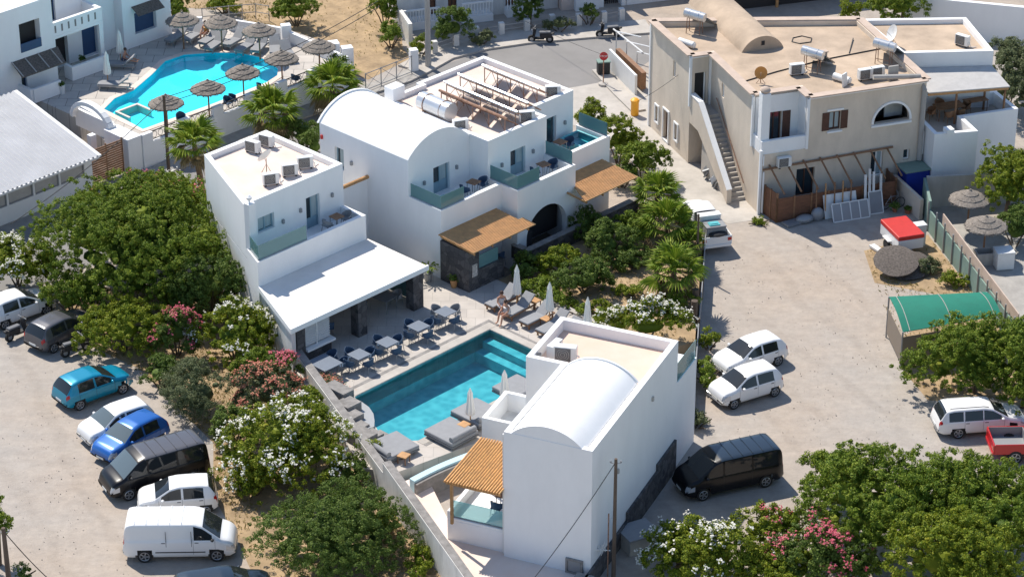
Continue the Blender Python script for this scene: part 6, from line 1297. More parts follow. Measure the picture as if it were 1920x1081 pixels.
for (x, y, lb, da) in ((942, 562, "grey lounger with a person sitting at its foot, nearest the porch", 0), (973, 578, "grey lounger with a person in white beside it", 2), (1007, 594, "grey lounger under the middle closed parasol", -1), (1037, 610, "grey lounger half hidden by the front villa roof", 1), (1062, 625, "grey lounger mostly hidden behind the front villa", 0)):
    c = G(x, y, 1.2)
    if lp is None: lp = lounger_proto(lb); put(lp, (c.x, c.y, .9), R(46 + da))
    else: dup(lp, (c.x, c.y, .9), R(46 + da), lb)
def side_table(x, y, z, label, rz=0.):
    c = G(x, y, z + .4); t_ = thing("side_table", label, "side table", (0, 0, 0), 0, "small wooden side tables"); m_ = MB(); m_.box(-.24, .24, -.24, .24, .38, .43); m_.build("tabletop", "woodlt", t_)
    for sx in (-.2, .2):
        for sy in (-.2, .2): m_ = MB(); m_.box(sx - .02, sx + .02, sy - .02, sy + .02, 0, .38); m_.build("leg", "wood", t_)
    put(t_, (c.x, c.y, z), rz); return t_
side_table(757, 853, .9, "small brown side table in front of the leftmost daybed", R(-30)); side_table(1003, 563, .9, "small brown side table beside the lounger with two people", R(46)); side_table(1024, 597, .9, "brown side table at the foot of the middle closed parasol", R(46)); side_table(870, 795, .9, "brown side table under the closed parasol by the daybeds", R(-40))
def daybed(x, y, rz, label, w=1.9, d=1.75):
    c = G(x, y, 1.3); t_ = thing("daybed", label, "daybed", (c.x, c.y, .9), rz, "double daybeds by the hotel pool"); fr = Frame(c.x, c.y, math.degrees(rz))
    m_ = MB(fr); m_.box(-w / 2, w / 2, -d / 2, d / 2, 1.02, 1.12); m_.box(-w / 2 + .2, w / 2 - .2, -d / 2 + .2, d / 2 - .2, .9, 1.02); m_.build("base", "cushdark", t_, bevel=.01)
    m_ = MB(fr); m_.box(-w / 2, w / 2, -d / 2, d / 2, 1.125, 1.32); m_.build("mattress", "cushion", t_, bevel=.05)
    m_ = MB(fr); m_.tube([(w / 2 - .16, -d / 2 + .08, 1.42), (w / 2 - .16, d / 2 - .08, 1.42)], .14, 12); m_.build("bolster", "cushion", t_, smooth=True)
daybed(846, 806, R(-44), "large grey daybed in the middle of the pool's near edge"); daybed(735, 833, R(-140), "grey daybed at the left end of the pool beside the boundary wall"); daybed(895, 770, R(-44), "grey daybed behind the closed parasol, beside the white box"); daybed(972, 725, R(-44), "grey daybed partly hidden behind the white parapet box")
def closed_parasol(x, y, z, h_, label, mt="canvas", group="closed parasols by the hotel pool"):
    p = G(x, y, z); t_ = thing("closed_parasol", label, "parasol", (p.x, p.y, z), 0, group); fr = Frame(p.x, p.y, 0)
    m_ = MB(fr); m_.tube([(0, 0, z), (0, 0, z + h_)], .03, 8); m_.build("pole", "woodlt", t_)
    n_ = 16; prof = [(.20, h_ * .34), (.23, h_ * .40), (.17, h_ * .62), (.12, h_ * .84), (.13, h_ * .86), (.05, h_ * .97), (.015, h_ * 1.02)]; m_ = MB(fr); vs = []
    for r, zz in prof:
        for k in range(n_): rr = r * (1.1 if k % 2 else .84); vs.append((rr * math.cos(2 * math.pi * k / n_), rr * math.sin(2 * math.pi * k / n_), z + zz))
    m_.add(vs, [(i * n_ + k, i * n_ + (k + 1) % n_, (i + 1) * n_ + (k + 1) % n_, (i + 1) * n_ + k) for i in range(len(prof) - 1) for k in range(n_)]); m_.build("canopy", mt, t_)
    m_ = MB(fr); m_.lathe([(.24, z), (.24, z + .07), (.05, z + .1)], (0, 0, 0), 14); m_.build("base", "polegrey", t_)
closed_parasol(969, 577, .9, 2.45, "cream closed parasol between the two nearest loungers to the porch"); closed_parasol(1030, 608, .9, 2.4, "cream closed parasol over the middle loungers"); closed_parasol(1101, 640, .9, 2.5, "cream closed parasol just behind the front villa roof"); closed_parasol(882, 800, .9, 2.1, "cream closed parasol between the two near daybeds"); closed_parasol(946, 762, .9, 2.0, "small cream closed parasol behind the parapet box")
q = G(803, 527, .9); t_ = pot(q.x, q.y, .9, "potted palm in a dark grey pot against the main villa's corner", .24, .5, "greymetal", 0); 
V = []; 
P_ = np.array([[math.cos(a) * r_, math.sin(a) * r_, .55 + .55 * r_ ** .5 * (1.25 - r_)] for a in np.linspace(0, 6.283, 13)[:-1] for r_ in np.linspace(.06, .62, 9)]); leaves_mesh("leaves", "leafpalm", P_, np.tile([0, 0, 1.], (len(P_), 1)), np.full(len(P_), .12), t_)
q = G(851, 538, .9); pot(q.x, q.y, .9, "orange wooden planter with a small green plant by the stone porch", .2, .45, "woodlt", .25)
q = F1.w(4.25, -11.7, .9); t_ = thing("flower_trough", "dark trough of orange and green succulents at the left end of the pool deck", "planter", tuple(q), R(-44)); m_ = MB(F1); m_.box(3.75, 4.75, -12.0, -11.45, .9, 1.3); m_.build("trough", "concdark", t_, bevel=.02)
for nm, mt, k in (("leaves", "leafolive", 500), ("flowers", "petalcoral", 300)):
    P_ = RNG.normal(size=(k, 3)) * np.array([.42, .22, .12]); P_[:, 2] = np.abs(P_[:, 2]) + .42; leaves_mesh(nm, mt, P_, P_ * .4 + np.array([0, 0, .4]), RNG.uniform(.04, .09, k), t_)
# balcony sets
def bset(a, b_, z, rz, where, top="wood", fr=F1):
    t_ = table_proto(f"small wooden table on the {where}", .6, top, group="balcony tables"); put(t_, fr.w(a, b_, z), R(fr.deg + rz))
    for dx, dy, cl, r_ in ((.1, .6, "right", 0), (-.05, -.6, "left", 180)): dup(cp1 if "left villa" in where else cp0, fr.w(a + dx, b_ + dy, z), R(fr.deg + r_ + 180), f"chair to the {cl} of the table on the {where}", "balcony chairs")
bset(-3.6, -3.9, 4.01, 0, "left villa balcony"); bset(-1.0, 3.5, 4.285, 10, "balcony below the barrel vault"); bset(.1, 7.7, 4.245, -8, "middle balcony above the arch"); bset(-1.2, 10.4, 4.245, 5, "far corner balcony"); bset(-5.0, 2.0, 1.56, 0, "terrace under the orange batten canopy", fr=F2)
dup(cp0, F1.w(1.0, 3.4, .9), R(30), "dark chair inside the stone porch under the left wooden canopy")
# upstairs dining set
t_ = table_proto("long dark dining table on the upstairs terrace under the sheet canopy", 1.7, "wood", "wood", .9, "terrace furniture"); put(t_, F3.w(9.8, 2.0, 3.2), R(19)); t_ = table_proto("second dark table against the back of the upstairs terrace", 1.4, "wood", "wood", .6, "terrace furniture"); put(t_, F3.w(11.6, 2.2, 3.2), R(19))
wc = chair_proto("wooden chair at the left end of the upstairs dining table", "wood", "wood"); wc['group'] = "terrace furniture"; put(wc, F3.w(8.7, 2.0, 3.2), R(110))
for x, y, r_, lb in ((9.5, 1.3, 19 + 180, "near left"), (10.2, 1.35, 19 + 180, "near right"), (9.6, 2.75, 19, "far left"), (10.9, 2.0, -70, "right end")): dup(wc, F3.w(x, y, 3.2), R(r_ + 180), f"wooden chair at the {lb} side of the upstairs dining table")
# thatched umbrellas
def thatch(p, h_, r, label, group="thatched umbrellas round the curved pool"):
    t_ = thing("thatched_umbrella", label, "umbrella", tuple(p), 0, group); fr = Frame(p.x, p.y, 0); z = p.z
    m_ = MB(fr); m_.tube([(0, 0, z), (0, 0, z + h_)], .05, 8); m_.build("pole", "wood", t_)
    m_ = MB(fr); m_.lathe([(r * .92, h_ - .48), (r, h_ - .50), (r * .98, h_ - .43), (r * .72, h_ - .30), (r * .70, h_ - .25), (r * .42, h_ - .12), (r * .40, h_ - .07), (.08, h_ + .08), (.05, h_ + .16)], (0, 0, z), 40, .035); m_.build("thatch_canopy", "thatch", t_)
    k = 260; a = RNG.uniform(0, 2 * math.pi, k); P_ = np.stack([np.cos(a) * r * RNG.uniform(.93, 1.03, k), np.sin(a) * r * RNG.uniform(.93, 1.03, k), np.full(k, h_ - .50) + RNG.normal(size=k) * .03], 1); leaves_mesh("straw_fringe", "deadfrond" if False else "thatch", P_, np.stack([np.cos(a), np.sin(a), a * 0 + .3], 1), RNG.uniform(.05, .10, k), t_, .25)
    return t_
FP = [(345, 92, "farthest left"), (417, 97, "second from the left in the far row"), (488, 112, "third in the far row"), (600, 143, "at the far right corner beside the potted plants"), (530, 165, "on the near side, farthest right"), (458, 192, "on the near side, second from the right"), (393, 222, "on the near side, third from the right"), (315, 250, "on the near side behind the wooden pole")]
u0 = None
for x, y, lb in FP:
    p = G(x, y, 1.2); lb = "grey thatched umbrella of the curved pool, " + lb
    if u0 is None: u0 = thatch(p, 2.35, 1.02, lb)
    else: dup(u0, p, R(random.uniform(0, 90)), lb)
thatch(G(1813, 432, .25), 2.35, 1.12, "upper of the two thatched umbrellas behind the green panel fence", "thatched umbrellas in the right yard"); thatch(G(1843, 482, .25), 2.35, 1.12, "lower of the two thatched umbrellas behind the green panel fence", "thatched umbrellas in the right yard")
# furniture of the curved pool
l2 = None
for i, (x, y, rz, lb) in enumerate(((333, 68, 60, "leftmost grey lounger"), (365, 66, 62, "second grey lounger"), (395, 72, 62, "third grey lounger"), (405, 82, 64, "low lounger in front of the second umbrella"), (440, 76, 60, "grey lounger right of the second umbrella"), (463, 86, 62, "dark lounger under the third umbrella"), (488, 86, 75, "grey lounger right of the third umbrella"), (515, 90, 95, "blue draped lounger"), (540, 100, 110, "tan lounger near the corner post"), (225, 120, -8, "shaded lounger by the far closed parasol"), (215, 158, -6, "shaded lounger by the near closed parasol"))):
    c = G(x, y, 1.5)
    lb += " on the curved pool's terrace"
    if l2 is None: l2 = lounger_proto(lb, cmat="cushion", frame="greymetal"); l2['group'] = "loungers round the curved pool"; put(l2, (c.x, c.y, 1.2), R(rz))
    else: dup(l2, (c.x, c.y, 1.2), R(rz), lb)
closed_parasol(203, 160, 1.2, 2.2, "pale closed parasol nearer the slatted gate on the curved pool's terrace", group="closed parasols on the far terrace"); closed_parasol(227, 120, 1.2, 2.2, "pale closed parasol nearer the arched blue door", group="closed parasols on the far terrace")
for x, y, lb in ((117, 176, "white round planter nearest the hotel wall"), (156, 128, "white round planter by the porch of the hotel")): q = G(x, y, 1.2); pot(q.x, q.y, 1.2, lb, .2, .6, "metalw", .2)
for i, (x, y) in enumerate(((340, 236), (428, 205), (438, 200), (490, 178), (555, 160))):
    q = G(x, y, 1.2); d = dup(cp0, q, R(200 + i * 31), f"dark chair behind the railing of the curved pool, {['first', 'second', 'third', 'fourth', 'fifth'][i]} from the left", "chairs by the curved pool")
simple("terrace_back_wall", "low white wall with black railings behind the far loungers", "wall", lambda m_: [m_.beam((*G(a[0], a[1], 1.2)[:2], 1.55), (*G(b_[0], b_[1], 1.2)[:2], 1.55), .2, .75) for a, b_ in (((268, 44), (318, 55)), ((318, 55), (380, 52)), ((430, 56), (470, 62)), ((470, 62), (528, 72)), ((545, 80), (640, 122)))], "white")
simple("white_pillar", "square white pillar at the corner of the far terrace railing", "pillar", lambda m_: m_.rbox(*G(537, 78, 1.2)[:2], 1.75, .6, .5, 1.2, .3), "white", bevel=.03)
simple("iron_fence", "pale railing with ornate ironwork on the slope behind the umbrellas", "fence", lambda m_: [m_.tube([tuple(G(x, y, 0)), tuple(G(x, y, 0) + Vector((0, 0, 1.1)))], .03, 5) for x, y in ((380, 45), (405, 43), (430, 40), (455, 38), (480, 36), (505, 40))] + [m_.tube([tuple(G(x, y, 0) + Vector((0, 0, h_))) for x, y in ((380, 45), (430, 40), (480, 36), (505, 40))], .03, 5) for h_ in (.5, 1.05)], "polegrey")
t_ = thing("wire_gate", "metal mesh fence with crossed braces along the roadside above the palms", "fence", tuple(G(690, 165, 0)))
a, b_ = G(686, 172, .13), G(772, 138, .13); m_ = MB()
for k in range(4): p = a.lerp(b_, k / 3); m_.tube([tuple(p), (p.x, p.y, 1.35)], .035, 5)
for h_ in (.25, 1.3): m_.tube([(a.x, a.y, h_), (b_.x, b_.y, h_)], .025, 5)
for k in range(3): p, q = a.lerp(b_, k / 3), a.lerp(b_, (k + 1) / 3); m_.tube([(p.x, p.y, .25), (q.x, q.y, 1.3)], .015, 4); m_.tube([(p.x, p.y, 1.3), (q.x, q.y, .25)], .015, 4)
m_.build("gate_frame", "greymetal", t_)
simple("gate_pillar", "square pale gate pillar at the right end of the metal mesh fence", "pillar", lambda m_: m_.rbox(*G(776, 134, 0)[:2], .75, .5, .5, 1.5, .3), "white", bevel=.02); simple("planter_box", "white double planter wall holding cactus pots at the corner of the curved pool", "planter", lambda m_: (m_.rbox(*G(625, 135, 0)[:2], 1.0, .8, .7, 2.0, .3), m_.rbox(*G(652, 138, 0)[:2], .9, .7, .6, 1.8, .3)), "white", bevel=.03)
# street railing with posts
t_ = thing("street_railing", "row of short white posts with rails along the curved pavement at the top", "railing", tuple(G(1000, 60)))
RP = [(776, 128), (815, 112), (855, 98), (893, 85), (940, 77), (988, 70), (1035, 62), (1085, 60), (1132, 56), (1165, 50)]
for x, y in RP: p = G(x, y - 10, 0); m_ = MB(); m_.rbox(p.x, p.y, .45, .34, .34, .9, .3); m_.build("post", "whiteworn", t_)
for (x0, y0), (x1, y1) in zip(RP, RP[1:]):
    p, q = G(x0, y0 - 10, 0), G(x1, y1 - 10, 0); m_ = MB()
    for h_ in (.4, .7): m_.tube([(p.x, p.y, h_), (q.x, q.y, h_)], .025, 5)
    m_.build("rail", "polegrey", t_)
# ================================================================== POLES AND WIRES
def pole(x, y, h_, label, mt="pole", r=.11, name="utility_pole", z=0., arm=True, off=(0, 0)):
    p = G(x, y, z); t_ = thing(name, label, "utility pole", tuple(p)); m_ = MB(Frame(p.x, p.y, 0)); m_.tube([(0, 0, z), (off[0] / 2, off[1] / 2, z + h_ / 2), (off[0], off[1], z + h_)], r, 10, r * .7); m_.build("shaft", mt, t_)
    if arm:
        m_ = MB(Frame(p.x, p.y, 0))
        for s_ in (-1, 1): m_.tube([(off[0], off[1], z + h_ - .25), (off[0] + s_ * .22, off[1], z + h_ - .2)], .02, 5); m_.lathe([(.03, 0), (.045, .05), (.03, .1)], (off[0] + s_ * .22, off[1], z + h_ - .2), 8)
        m_.build("insulator_bracket", "greymetal", t_)
    return p + Vector((off[0], off[1], h_ - .15))
t1 = pole(318, 345, 5.5, "dark wooden utility pole in front of the curved pool between the palms"); t2 = pole(1150, 1090, 6.3, "tall weathered wooden pole with a cable in front of the basalt wall", r=.10)
t3 = pole(803, 127, 8.0, "thick pale concrete utility pole beside the street at the top", "polegrey", .2, arm=False); t4 = pole(20, 1120, 3.6, "dark utility pole cut off at the bottom left corner", r=.13); t5 = pole(1306, 515, 3.6, "thin brown pole rising between the palms beside the loaded pickup", r=.07, arm=False)
def wire(p, q, sag, label, r=.022):
    pts = [tuple(p.lerp(q, k / 14) - Vector((0, 0, sag * 4 * (k / 14) * (1 - k / 14)))) for k in range(15)]; m_ = MB(); m_.tube(pts, r, 5); tag(m_.build("cable", "wire"), label, "cable")
wire(t1, G(709, 2, 6.5), .5, "upper of the two cables crossing the curved pool to the top"); wire(t1 - Vector((0, 0, .35)), G(712, 12, 6.2), .55, "lower of the two cables crossing the curved pool to the top")
wire(t1 - Vector((0, 0, .1)), G(20, 420, 3.2), .35, "cable running down over the corrugated roof from the wooden pole"); wire(t2, G(1000, 1085, 1.2), .15, "single cable slanting down from the tall pole across the front villa", .018); wire(t4, G(95, 1088, .5), .1, "cable running down right from the bottom left pole")
wire(G(985, 40, .9) , G(1131, 103, 2.0), .1, "thin cable stretched over the road to the red sign", .012); wire(G(1195, 190, 2.6), G(1310, 108, 6.2), .2, "thin cable to the beige house's left wall", .012)
# TV antenna on a mast
p = G(1139, 1085, 0); t_ = thing("tv_antenna", "white multi-rod television antenna on a rusty mast beside the tall pole", "antenna", tuple(p)); fr = Frame(p.x, p.y, 0)
m_ = MB(fr); m_.tube([(0, 0, 0), (0, 0, 3.4)], .03, 7); m_.build("mast", "rust", t_)
m_ = MB(fr); m_.tube([(-1.15, .1, 1.55), (.1, 0, 1.5)], .03, 5)
for k in range(8): x = -1.1 + k * .14; m_.tube([(x, .1, 1.38), (x, .1, 1.72)], .022, 4); m_.tube([(x, -.05, 1.55), (x, .22, 1.55)], .02, 4)
m_.tube([(-.3, .05, 1.2), (-.05, .05, 1.85)], .014, 4); m_.tube([(-.35, .05, 1.3), (-.15, .05, 1.9)], .014, 4); m_.tube([(-.12, 0, 3.15), (.12, 0, 3.15)], .015, 4); m_.build("antenna_rods", "metalw", t_)
t_ = thing("concrete_box", "grey concrete utility box with a flat lid beside the tall pole", "utility box", tuple(G(1195, 1040))); fr = Frame(G(1195, 1022).x, G(1195, 1022).y, 28)
m_ = MB(fr); m_.box(-.75, .75, -.65, .65, 0, .75); m_.build("body", "polegrey", t_, bevel=.02); m_ = MB(fr); m_.box(-.8, .8, -.7, .7, .752, .85); m_.build("lid", "cushion", t_, bevel=.02)
for x, y in ((1302, 606), (1300, 628)): simple("fence_log", f"cut round log post on the {'far' if y < 610 else 'near'} side at the corner of the front villa's fence", "post", lambda m_: m_.tube([tuple(G(x, y, 0)), (G(x, y, 0).x, G(x, y, 0).y, 2.0)], .17, 12), "pole", "log posts by the fence")
t_ = thing("wire_fence", "thin dark timber fence between the garden and the right-hand car park", "fence", tuple(G(1306, 640))); FL = [(1322, 470), (1316, 560), (1309, 640), (1303, 720), (1297, 810)]
for (x0, y0), (x1, y1) in zip(FL, FL[1:]):
    p, q = G(x0, y0), G(x1, y1); m_ = MB()
    m_.beam((p.x, p.y, .55), (q.x, q.y, .55), .05, 1.1); m_.build("fence_panel", "greymetal", t_); m_ = MB(); m_.box(p.x - .06, p.x + .06, p.y - .06, p.y + .06, 0, 1.35); m_.build("fence_post", "pole", t_)
# ================================================================== PEOPLE
def person(label, loc, rz, J, hair=True, cloth=None, clothmat="dress", clothsel=None, scale=1.):
    """J: joints {name: (x,y,z,r)}, E: chain edges; grown as one continuous skin"""
    t_ = thing("person", label, "person", loc, rz); V = []; ix = {}
    for k, v in J.items(): ix[k] = len(V); V.append(v[:3])
    E = [('pelvis', 'waist'), ('waist', 'chest'), ('chest', 'neck'), ('neck', 'head'), ('head', 'crown')]
    for s_ in 'lr': E += [('chest', 'sh' + s_), ('sh' + s_, 'el' + s_), ('el' + s_, 'wr' + s_), ('wr' + s_, 'pa' + s_), ('pelvis', 'hp' + s_), ('hp' + s_, 'kn' + s_), ('kn' + s_, 'an' + s_), ('an' + s_, 'to' + s_)]
    Rr = [J[k][3] for k in J]
    for s_ in 'lr':
        wr, pa = Vector(J['wr' + s_][:3]), Vector(J['pa' + s_][:3]); d = (pa - wr).normalized(); sd_ = d.cross(Vector((0, 0, 1))); sd_ = sd_.normalized() if sd_.length > .1 else Vector((1, 0, 0))
        for k, (o, ln) in enumerate(((-.03, .07), (-.01, .085), (.01, .08), (.03, .06), (.045, .045))):
            b0 = pa + sd_ * o * .6 + d * .01; b1 = pa + sd_ * o + d * ln * .6; b2 = pa + sd_ * o * 1.05 + d * ln + Vector((0, 0, -.015)); n0 = len(V); V += [tuple(b0), tuple(b1), tuple(b2)]; Rr += [.010, .009, .007]
            E += [(ix['pa' + s_], n0), (n0, n0 + 1), (n0 + 1, n0 + 2)]
    E = [(ix[a] if isinstance(a, str) else a, ix[b_] if isinstance(b_, str) else b_) for a, b_ in E]
    me = bpy.data.meshes.new("body"); me.from_pydata(V, E, []); o = bpy.data.objects.new("body", me); COL.objects.link(o); o.parent = t_
    sk = o.modifiers.new("skin", 'SKIN'); sk.use_smooth_shade = True
    for i, v in enumerate(me.skin_vertices[0].data): v.radius = (Rr[i], Rr[i] * (1 if i > 4 or i == 3 else .8)); v.use_root = i == ix['pelvis']
    sb = o.modifiers.new("smooth", 'SUBSURF'); sb.levels = 1; sb.render_levels = 1; me.materials.append(M['skin'])
    hd = Vector(J['head'][:3]); cr = Vector(J['crown'][:3]); c = (hd + cr) / 2; fr = Frame(0, 0, 0)
    BASE[t_.name] = Matrix()
    m_ = MB(fr); m_.ball((c.x - .02, c.y, c.z + .03), .105, .10, .115, 12, 8); m_.build("hair", "hair", t_, smooth=True)
    m_ = MB(fr); f_ = c + Vector((.09, 0, -.02)); m_.ball(tuple(f_ + Vector((.015, 0, 0))), .02, .014, .025, 6, 4)
    for s_ in (-1, 1): m_.ball(tuple(f_ + Vector((-.004, s_ * .035, .03))), .012, .014, .01, 6, 4); m_.ball(tuple(c + Vector((0, s_ * .1, -.02))), .02, .012, .03, 6, 4)
    m_.ball(tuple(f_ + Vector((0, 0, -.045))), .012, .03, .01, 6, 4); m_.build("face_features", "skin", t_)
    if cloth:
        m_ = MB(fr)
        for a, b_, ra_, rb_ in cloth: pa, pb2 = Vector(J[a][:3]), Vector(J[b_][:3]); m_.tube([tuple(pa), tuple(pa.lerp(pb2, .5)), tuple(pb2)], ra_, 12, rb_)
        m_.build("clothing", clothmat, t_, smooth=True)
    return t_
SIT = dict(pelvis=(0, 0, .12, .15), waist=(.03, 0, .30, .13), chest=(.08, 0, .52, .15), neck=(.12, 0, .66, .055), head=(.15, 0, .74, .085), crown=(.16, 0, .88, .075),
 shl=(.08, .18, .56, .06), ell=(.18, .24, .34, .045), wrl=(.38, .18, .25, .032), pal=(.44, .16, .23, .03), shr=(.08, -.18, .56, .06), elr=(.18, -.24, .34, .045), wrr=(.38, -.18, .25, .032), par=(.44, -.16, .23, .03),
 hpl=(.05, .10, .10, .10), knl=(.46, .13, .16, .065), anl=(.56, .12, -.24, .042), tol=(.72, .12, -.29, .035), hpr=(.05, -.10, .10, .10), knr=(.46, -.13, .16, .065), anr=(.56, -.12, -.24, .042), tor=(.72, -.12, -.29, .035))
c = G(939, 573, 1.3); person("person with dark hair in a patterned top sitting on the lounger nearest the porch", (c.x, c.y, 1.29), R(-70), SIT, cloth=[('pelvis', 'chest', .17, .17), ('hpl', 'knl', .12, .09), ('hpr', 'knr', .12, .09)])
S2 = dict(SIT); S2.update(anl=(.62, .2, -.27, .042), tol=(.78, .22, -.31, .035))
c = G(952, 590, 1.3); person("person in a pale top and blue shorts leaning forward on the second lounger", (c.x, c.y, 1.29), R(-140), S2, cloth=[('pelvis', 'chest', .17, .17)], clothmat="dress")
LIE = dict(SIT); LIE.update(anl=(.9, .12, .12, .042), tol=(.95, .12, .2, .035), anr=(.9, -.12, .12, .042), tor=(.95, -.12, .2, .035), knl=(.5, .13, .22, .065), knr=(.5, -.13, .16, .065))
c = G(388, 62, 1.6); person("person in orange sitting on a lounger under the second thatched umbrella", (c.x, c.y, 1.55), R(-120), SIT, cloth=[('pelvis', 'chest', .17, .17)], clothmat="orange")
c = G(232, 113, 1.6); person("sunbather with raised knees on the shaded lounger by the far closed parasol", (c.x, c.y, 1.5), R(-10), LIE, cloth=[('pelvis', 'waist', .17, .14)], clothmat="navy")
# ================================================================== VEGETATION
bush(262, 462, 2.4, 5.3, 4.9, 2.9, "largest dark green spreading tree left of the smaller white villa", "leafgreen", "broad_tree", "tree", dens=.95)
bush(30, 495, 1.3, 2.3, 1.9, 1.5, "white flowering oleander at the left edge beside the big tree", "leafyellow", flowers="petalwhite", nf=110)
bush(265, 375, 3.2, 3.1, 1.4, 1.3, "oleander with pink and white flowers behind the top of the biggest tree", "leafyellow", flowers="petalpink", nf=60)
bush(318, 372, 2.6, 1.5, 1.2, 1.3, "pale flowered oleander between the biggest tree and the road", "leafyellow", flowers="petalwhite", nf=50)
bush(392, 535, 1.9, 2.1, 1.9, 1.7, "olive-green bushy tree against the smaller white villa's left wall", "leafdark")
bush(228, 618, 1.2, 2.3, 1.9, 1.35, "bright yellow-green bush beside the black scooter", "leafyellow")
bush(330, 625, 1.3, 1.25, 1.1, 1.3, "pink oleander between the yellow-green bush and the white oleander", "leafdark", flowers="petalpink", nf=95)
bush(437, 628, 1.4, 2.0, 1.7, 1.6, "white oleander beside the bar's outer wall", "leafyellow", flowers="petalwhite", nf=130)
bush(372, 738, 1.0, 2.1, 1.8, 1.35, "grey-green rounded shrub above the blue hatchback", "leafolive", sz=.06)
bush(505, 738, 1.2, 1.6, 1.3, 1.3, "coral and pink oleander beside the boundary wall", "leafolive", flowers="petalcoral", nf=170)
bush(535, 690, 1.6, .9, .6, .7, "small pink-topped oleander just below the bar's corner", "leafdark", flowers="petalpink", nf=50)
bush(535, 842, 1.4, 3.1, 2.7, 1.9, "largest white oleander, between the black van and the boundary wall", "leafyellow", flowers="petalwhite", nf=330)
bush(618, 1003, 1.3, 3.4, 3.0, 1.9, "big dark green bush at the bottom beside the white panel van", "leafdark", sz=.07)
bush(786, 1050, .4, .6, .9, .5, "low yellowish shrub at the foot of the boundary wall", "leafyellow")
bush(-14, 965, 2.6, .9, .9, .9, "green branches entering at the left edge above the bottom pole", "leafgreen", "small_tree", "tree")
bush(38, 1075, .3, .4, .4, .3, "tiny weed clump by the bottom left pole", "leafdark")
bush(1330, 1040, 1.3, 2.9, 1.9, 1.5, "white oleander at the bottom right of the concrete box", "leafyellow", flowers="petalwhite", nf=200)
bush(1545, 1045, 1.5, 2.2, 1.7, 1.6, "bright pink oleander in the bottom right corner", "leafdark", flowers="petalpink", nf=150)
bush(1440, 990, 1.3, 1.4, 1.0, 1.0, "sparse pale pink oleander top behind the white flowering one", "leafyellow", flowers="petalpink", nf=22)
bush(1640, 960, 2.4, 3.4, 3.2, 2.4, "large green tree at the bottom right, left of its neighbour", "leafgreen", "broad_tree", "tree")
bush(1835, 970, 2.2, 3.3, 3.2, 2.3, "large green tree in the bottom right corner below the red pickup", "leafgreen", "broad_tree", "tree")
bush(1775, 1050, 3.0, 2.8, 2.2, 2.0, "yellow-green tree crown nearest the camera at the bottom right", "leafyellow", "broad_tree", "tree")
bush(1830, 672, 1.9, 3.1, 2.2, 2.0, "leafy tree beneath the green sheet canopy shading the white estate car", "leafgreen", "broad_tree", "tree")
bush(1925, 690, 2.2, 1.6, 2.2, 2.2, "leafy tree cut by the right edge above the estate car", "leafgreen", "broad_tree", "tree")
bush(1890, 345, 2.2, 2.2, 2.2, 1.9, "bright green tree behind the thatched umbrellas at the right edge", "leafyellow", "broad_tree", "tree")
bush(1905, 430, 1.2, 1.2, 1.3, 1.3, "dark green bush below the tree at the right edge", "leafdark")
bush(1895, 150, 1.8, 1.7, 3.0, 1.9, "tall green hedge bush in the top right corner beyond the terrace", "leafolive")
bush(1690, 8, 2.2, 1.9, 1.4, 1.6, "round dark green tree at the top behind the beige house", "leafgreen", "small_tree", "tree")
bush(1595, 18, 1.2, .6, .8, .8, "small green bush between the veranda and the round tree at the top", "leafyellow")
G_ = .8
bush(1140, 458, 1.7, 1.35, 1.3, 1.05, "upper round shrub in the garden below the arch", "leafdark", base=G_); bush(1052, 492, 1.5, 1.2, 1.1, .8, "yellowish shrub beside the basalt garden wall", "leafyellow", base=G_); bush(1095, 525, 1.5, 1.75, 1.2, 1.0, "widest low shrub in the middle of the garden", "leafdark", base=G_)
bush(1012, 540, 1.1, .9, .8, .5, "dark low plants at the garden edge near the loungers", "leafgreen", base=G_); bush(1124, 578, 1.1, .5, .5, .35, "small round bush behind the second parasol", "leafyellow", base=G_); bush(1088, 580, 1.05, .4, .4, .3, "tiny green bush left of the small round bush", "leafgreen", base=G_); bush(1180, 545, 1.0, .7, .6, .25, "patch of light green ground plants in the garden", "leafyellow", base=G_); bush(1140, 592, 1.05, .4, .35, .35, "dark little shrub between the parasol and the white oleander", "leafdark", base=G_)
bush(1215, 610, 1.6, 2.3, 1.1, 1.05, "white oleander hedge right behind the front villa", "leafyellow", flowers="petalwhite", nf=190, base=G_)
bush(1110, 232, 1.6, .9, .8, 1.2, "leafy shrub at the glass corner of the far balcony", "leafyellow"); bush(1160, 262, 1.5, 1.3, 1.0, 1.3, "tall leafy shrub beside the driveway, middle of three", "leafyellow"); bush(1205, 302, 1.3, 1.4, 1.1, 1.2, "leafy shrub nearest the palms beside the driveway", "leafgreen"); bush(1245, 212, .2, .4, .4, .25, "small weed clump by the yellow bin", "leafyellow"); bush(1170, 330, .7, 1.0, .7, .6, "low dark plants beside the right wooden canopy", "leafdark")
bush(570, 245, 1.2, 1.4, 1.1, 1.0, "dark hedge bush between the two white villas at the back", "leafdark"); bush(590, 275, 1.2, .9, .8, .9, "dark bush against the main villa's rear corner", "leafdark"); bush(660, 215, .8, 1.2, .7, .6, "low bush behind the barrel vault by the road", "leafdark")
bush(555, 22, 1.0, 1.5, 1.3, 1.1, "round green bush on the sandy plot behind the umbrellas", "leafgreen"); bush(720, 12, 1.4, .8, 1.2, 1.2, "dark green bush by the top white house, upper one", "leafgreen"); bush(733, 68, .8, .6, 1.1, .8, "green bush at the corner of the top white house, lower one", "leafgreen"); bush(320, 8, 1.2, 1.6, .8, 1.0, "dark foliage behind the far terrace at the top left", "leafgreen"); bush(420, 10, .6, 1.1, .8, .6, "low bush behind the ornate ironwork", "leafyellow"); bush(330, 25, .9, .9, .6, .8, "dark bush next to the leftmost thatched umbrella", "leafgreen")
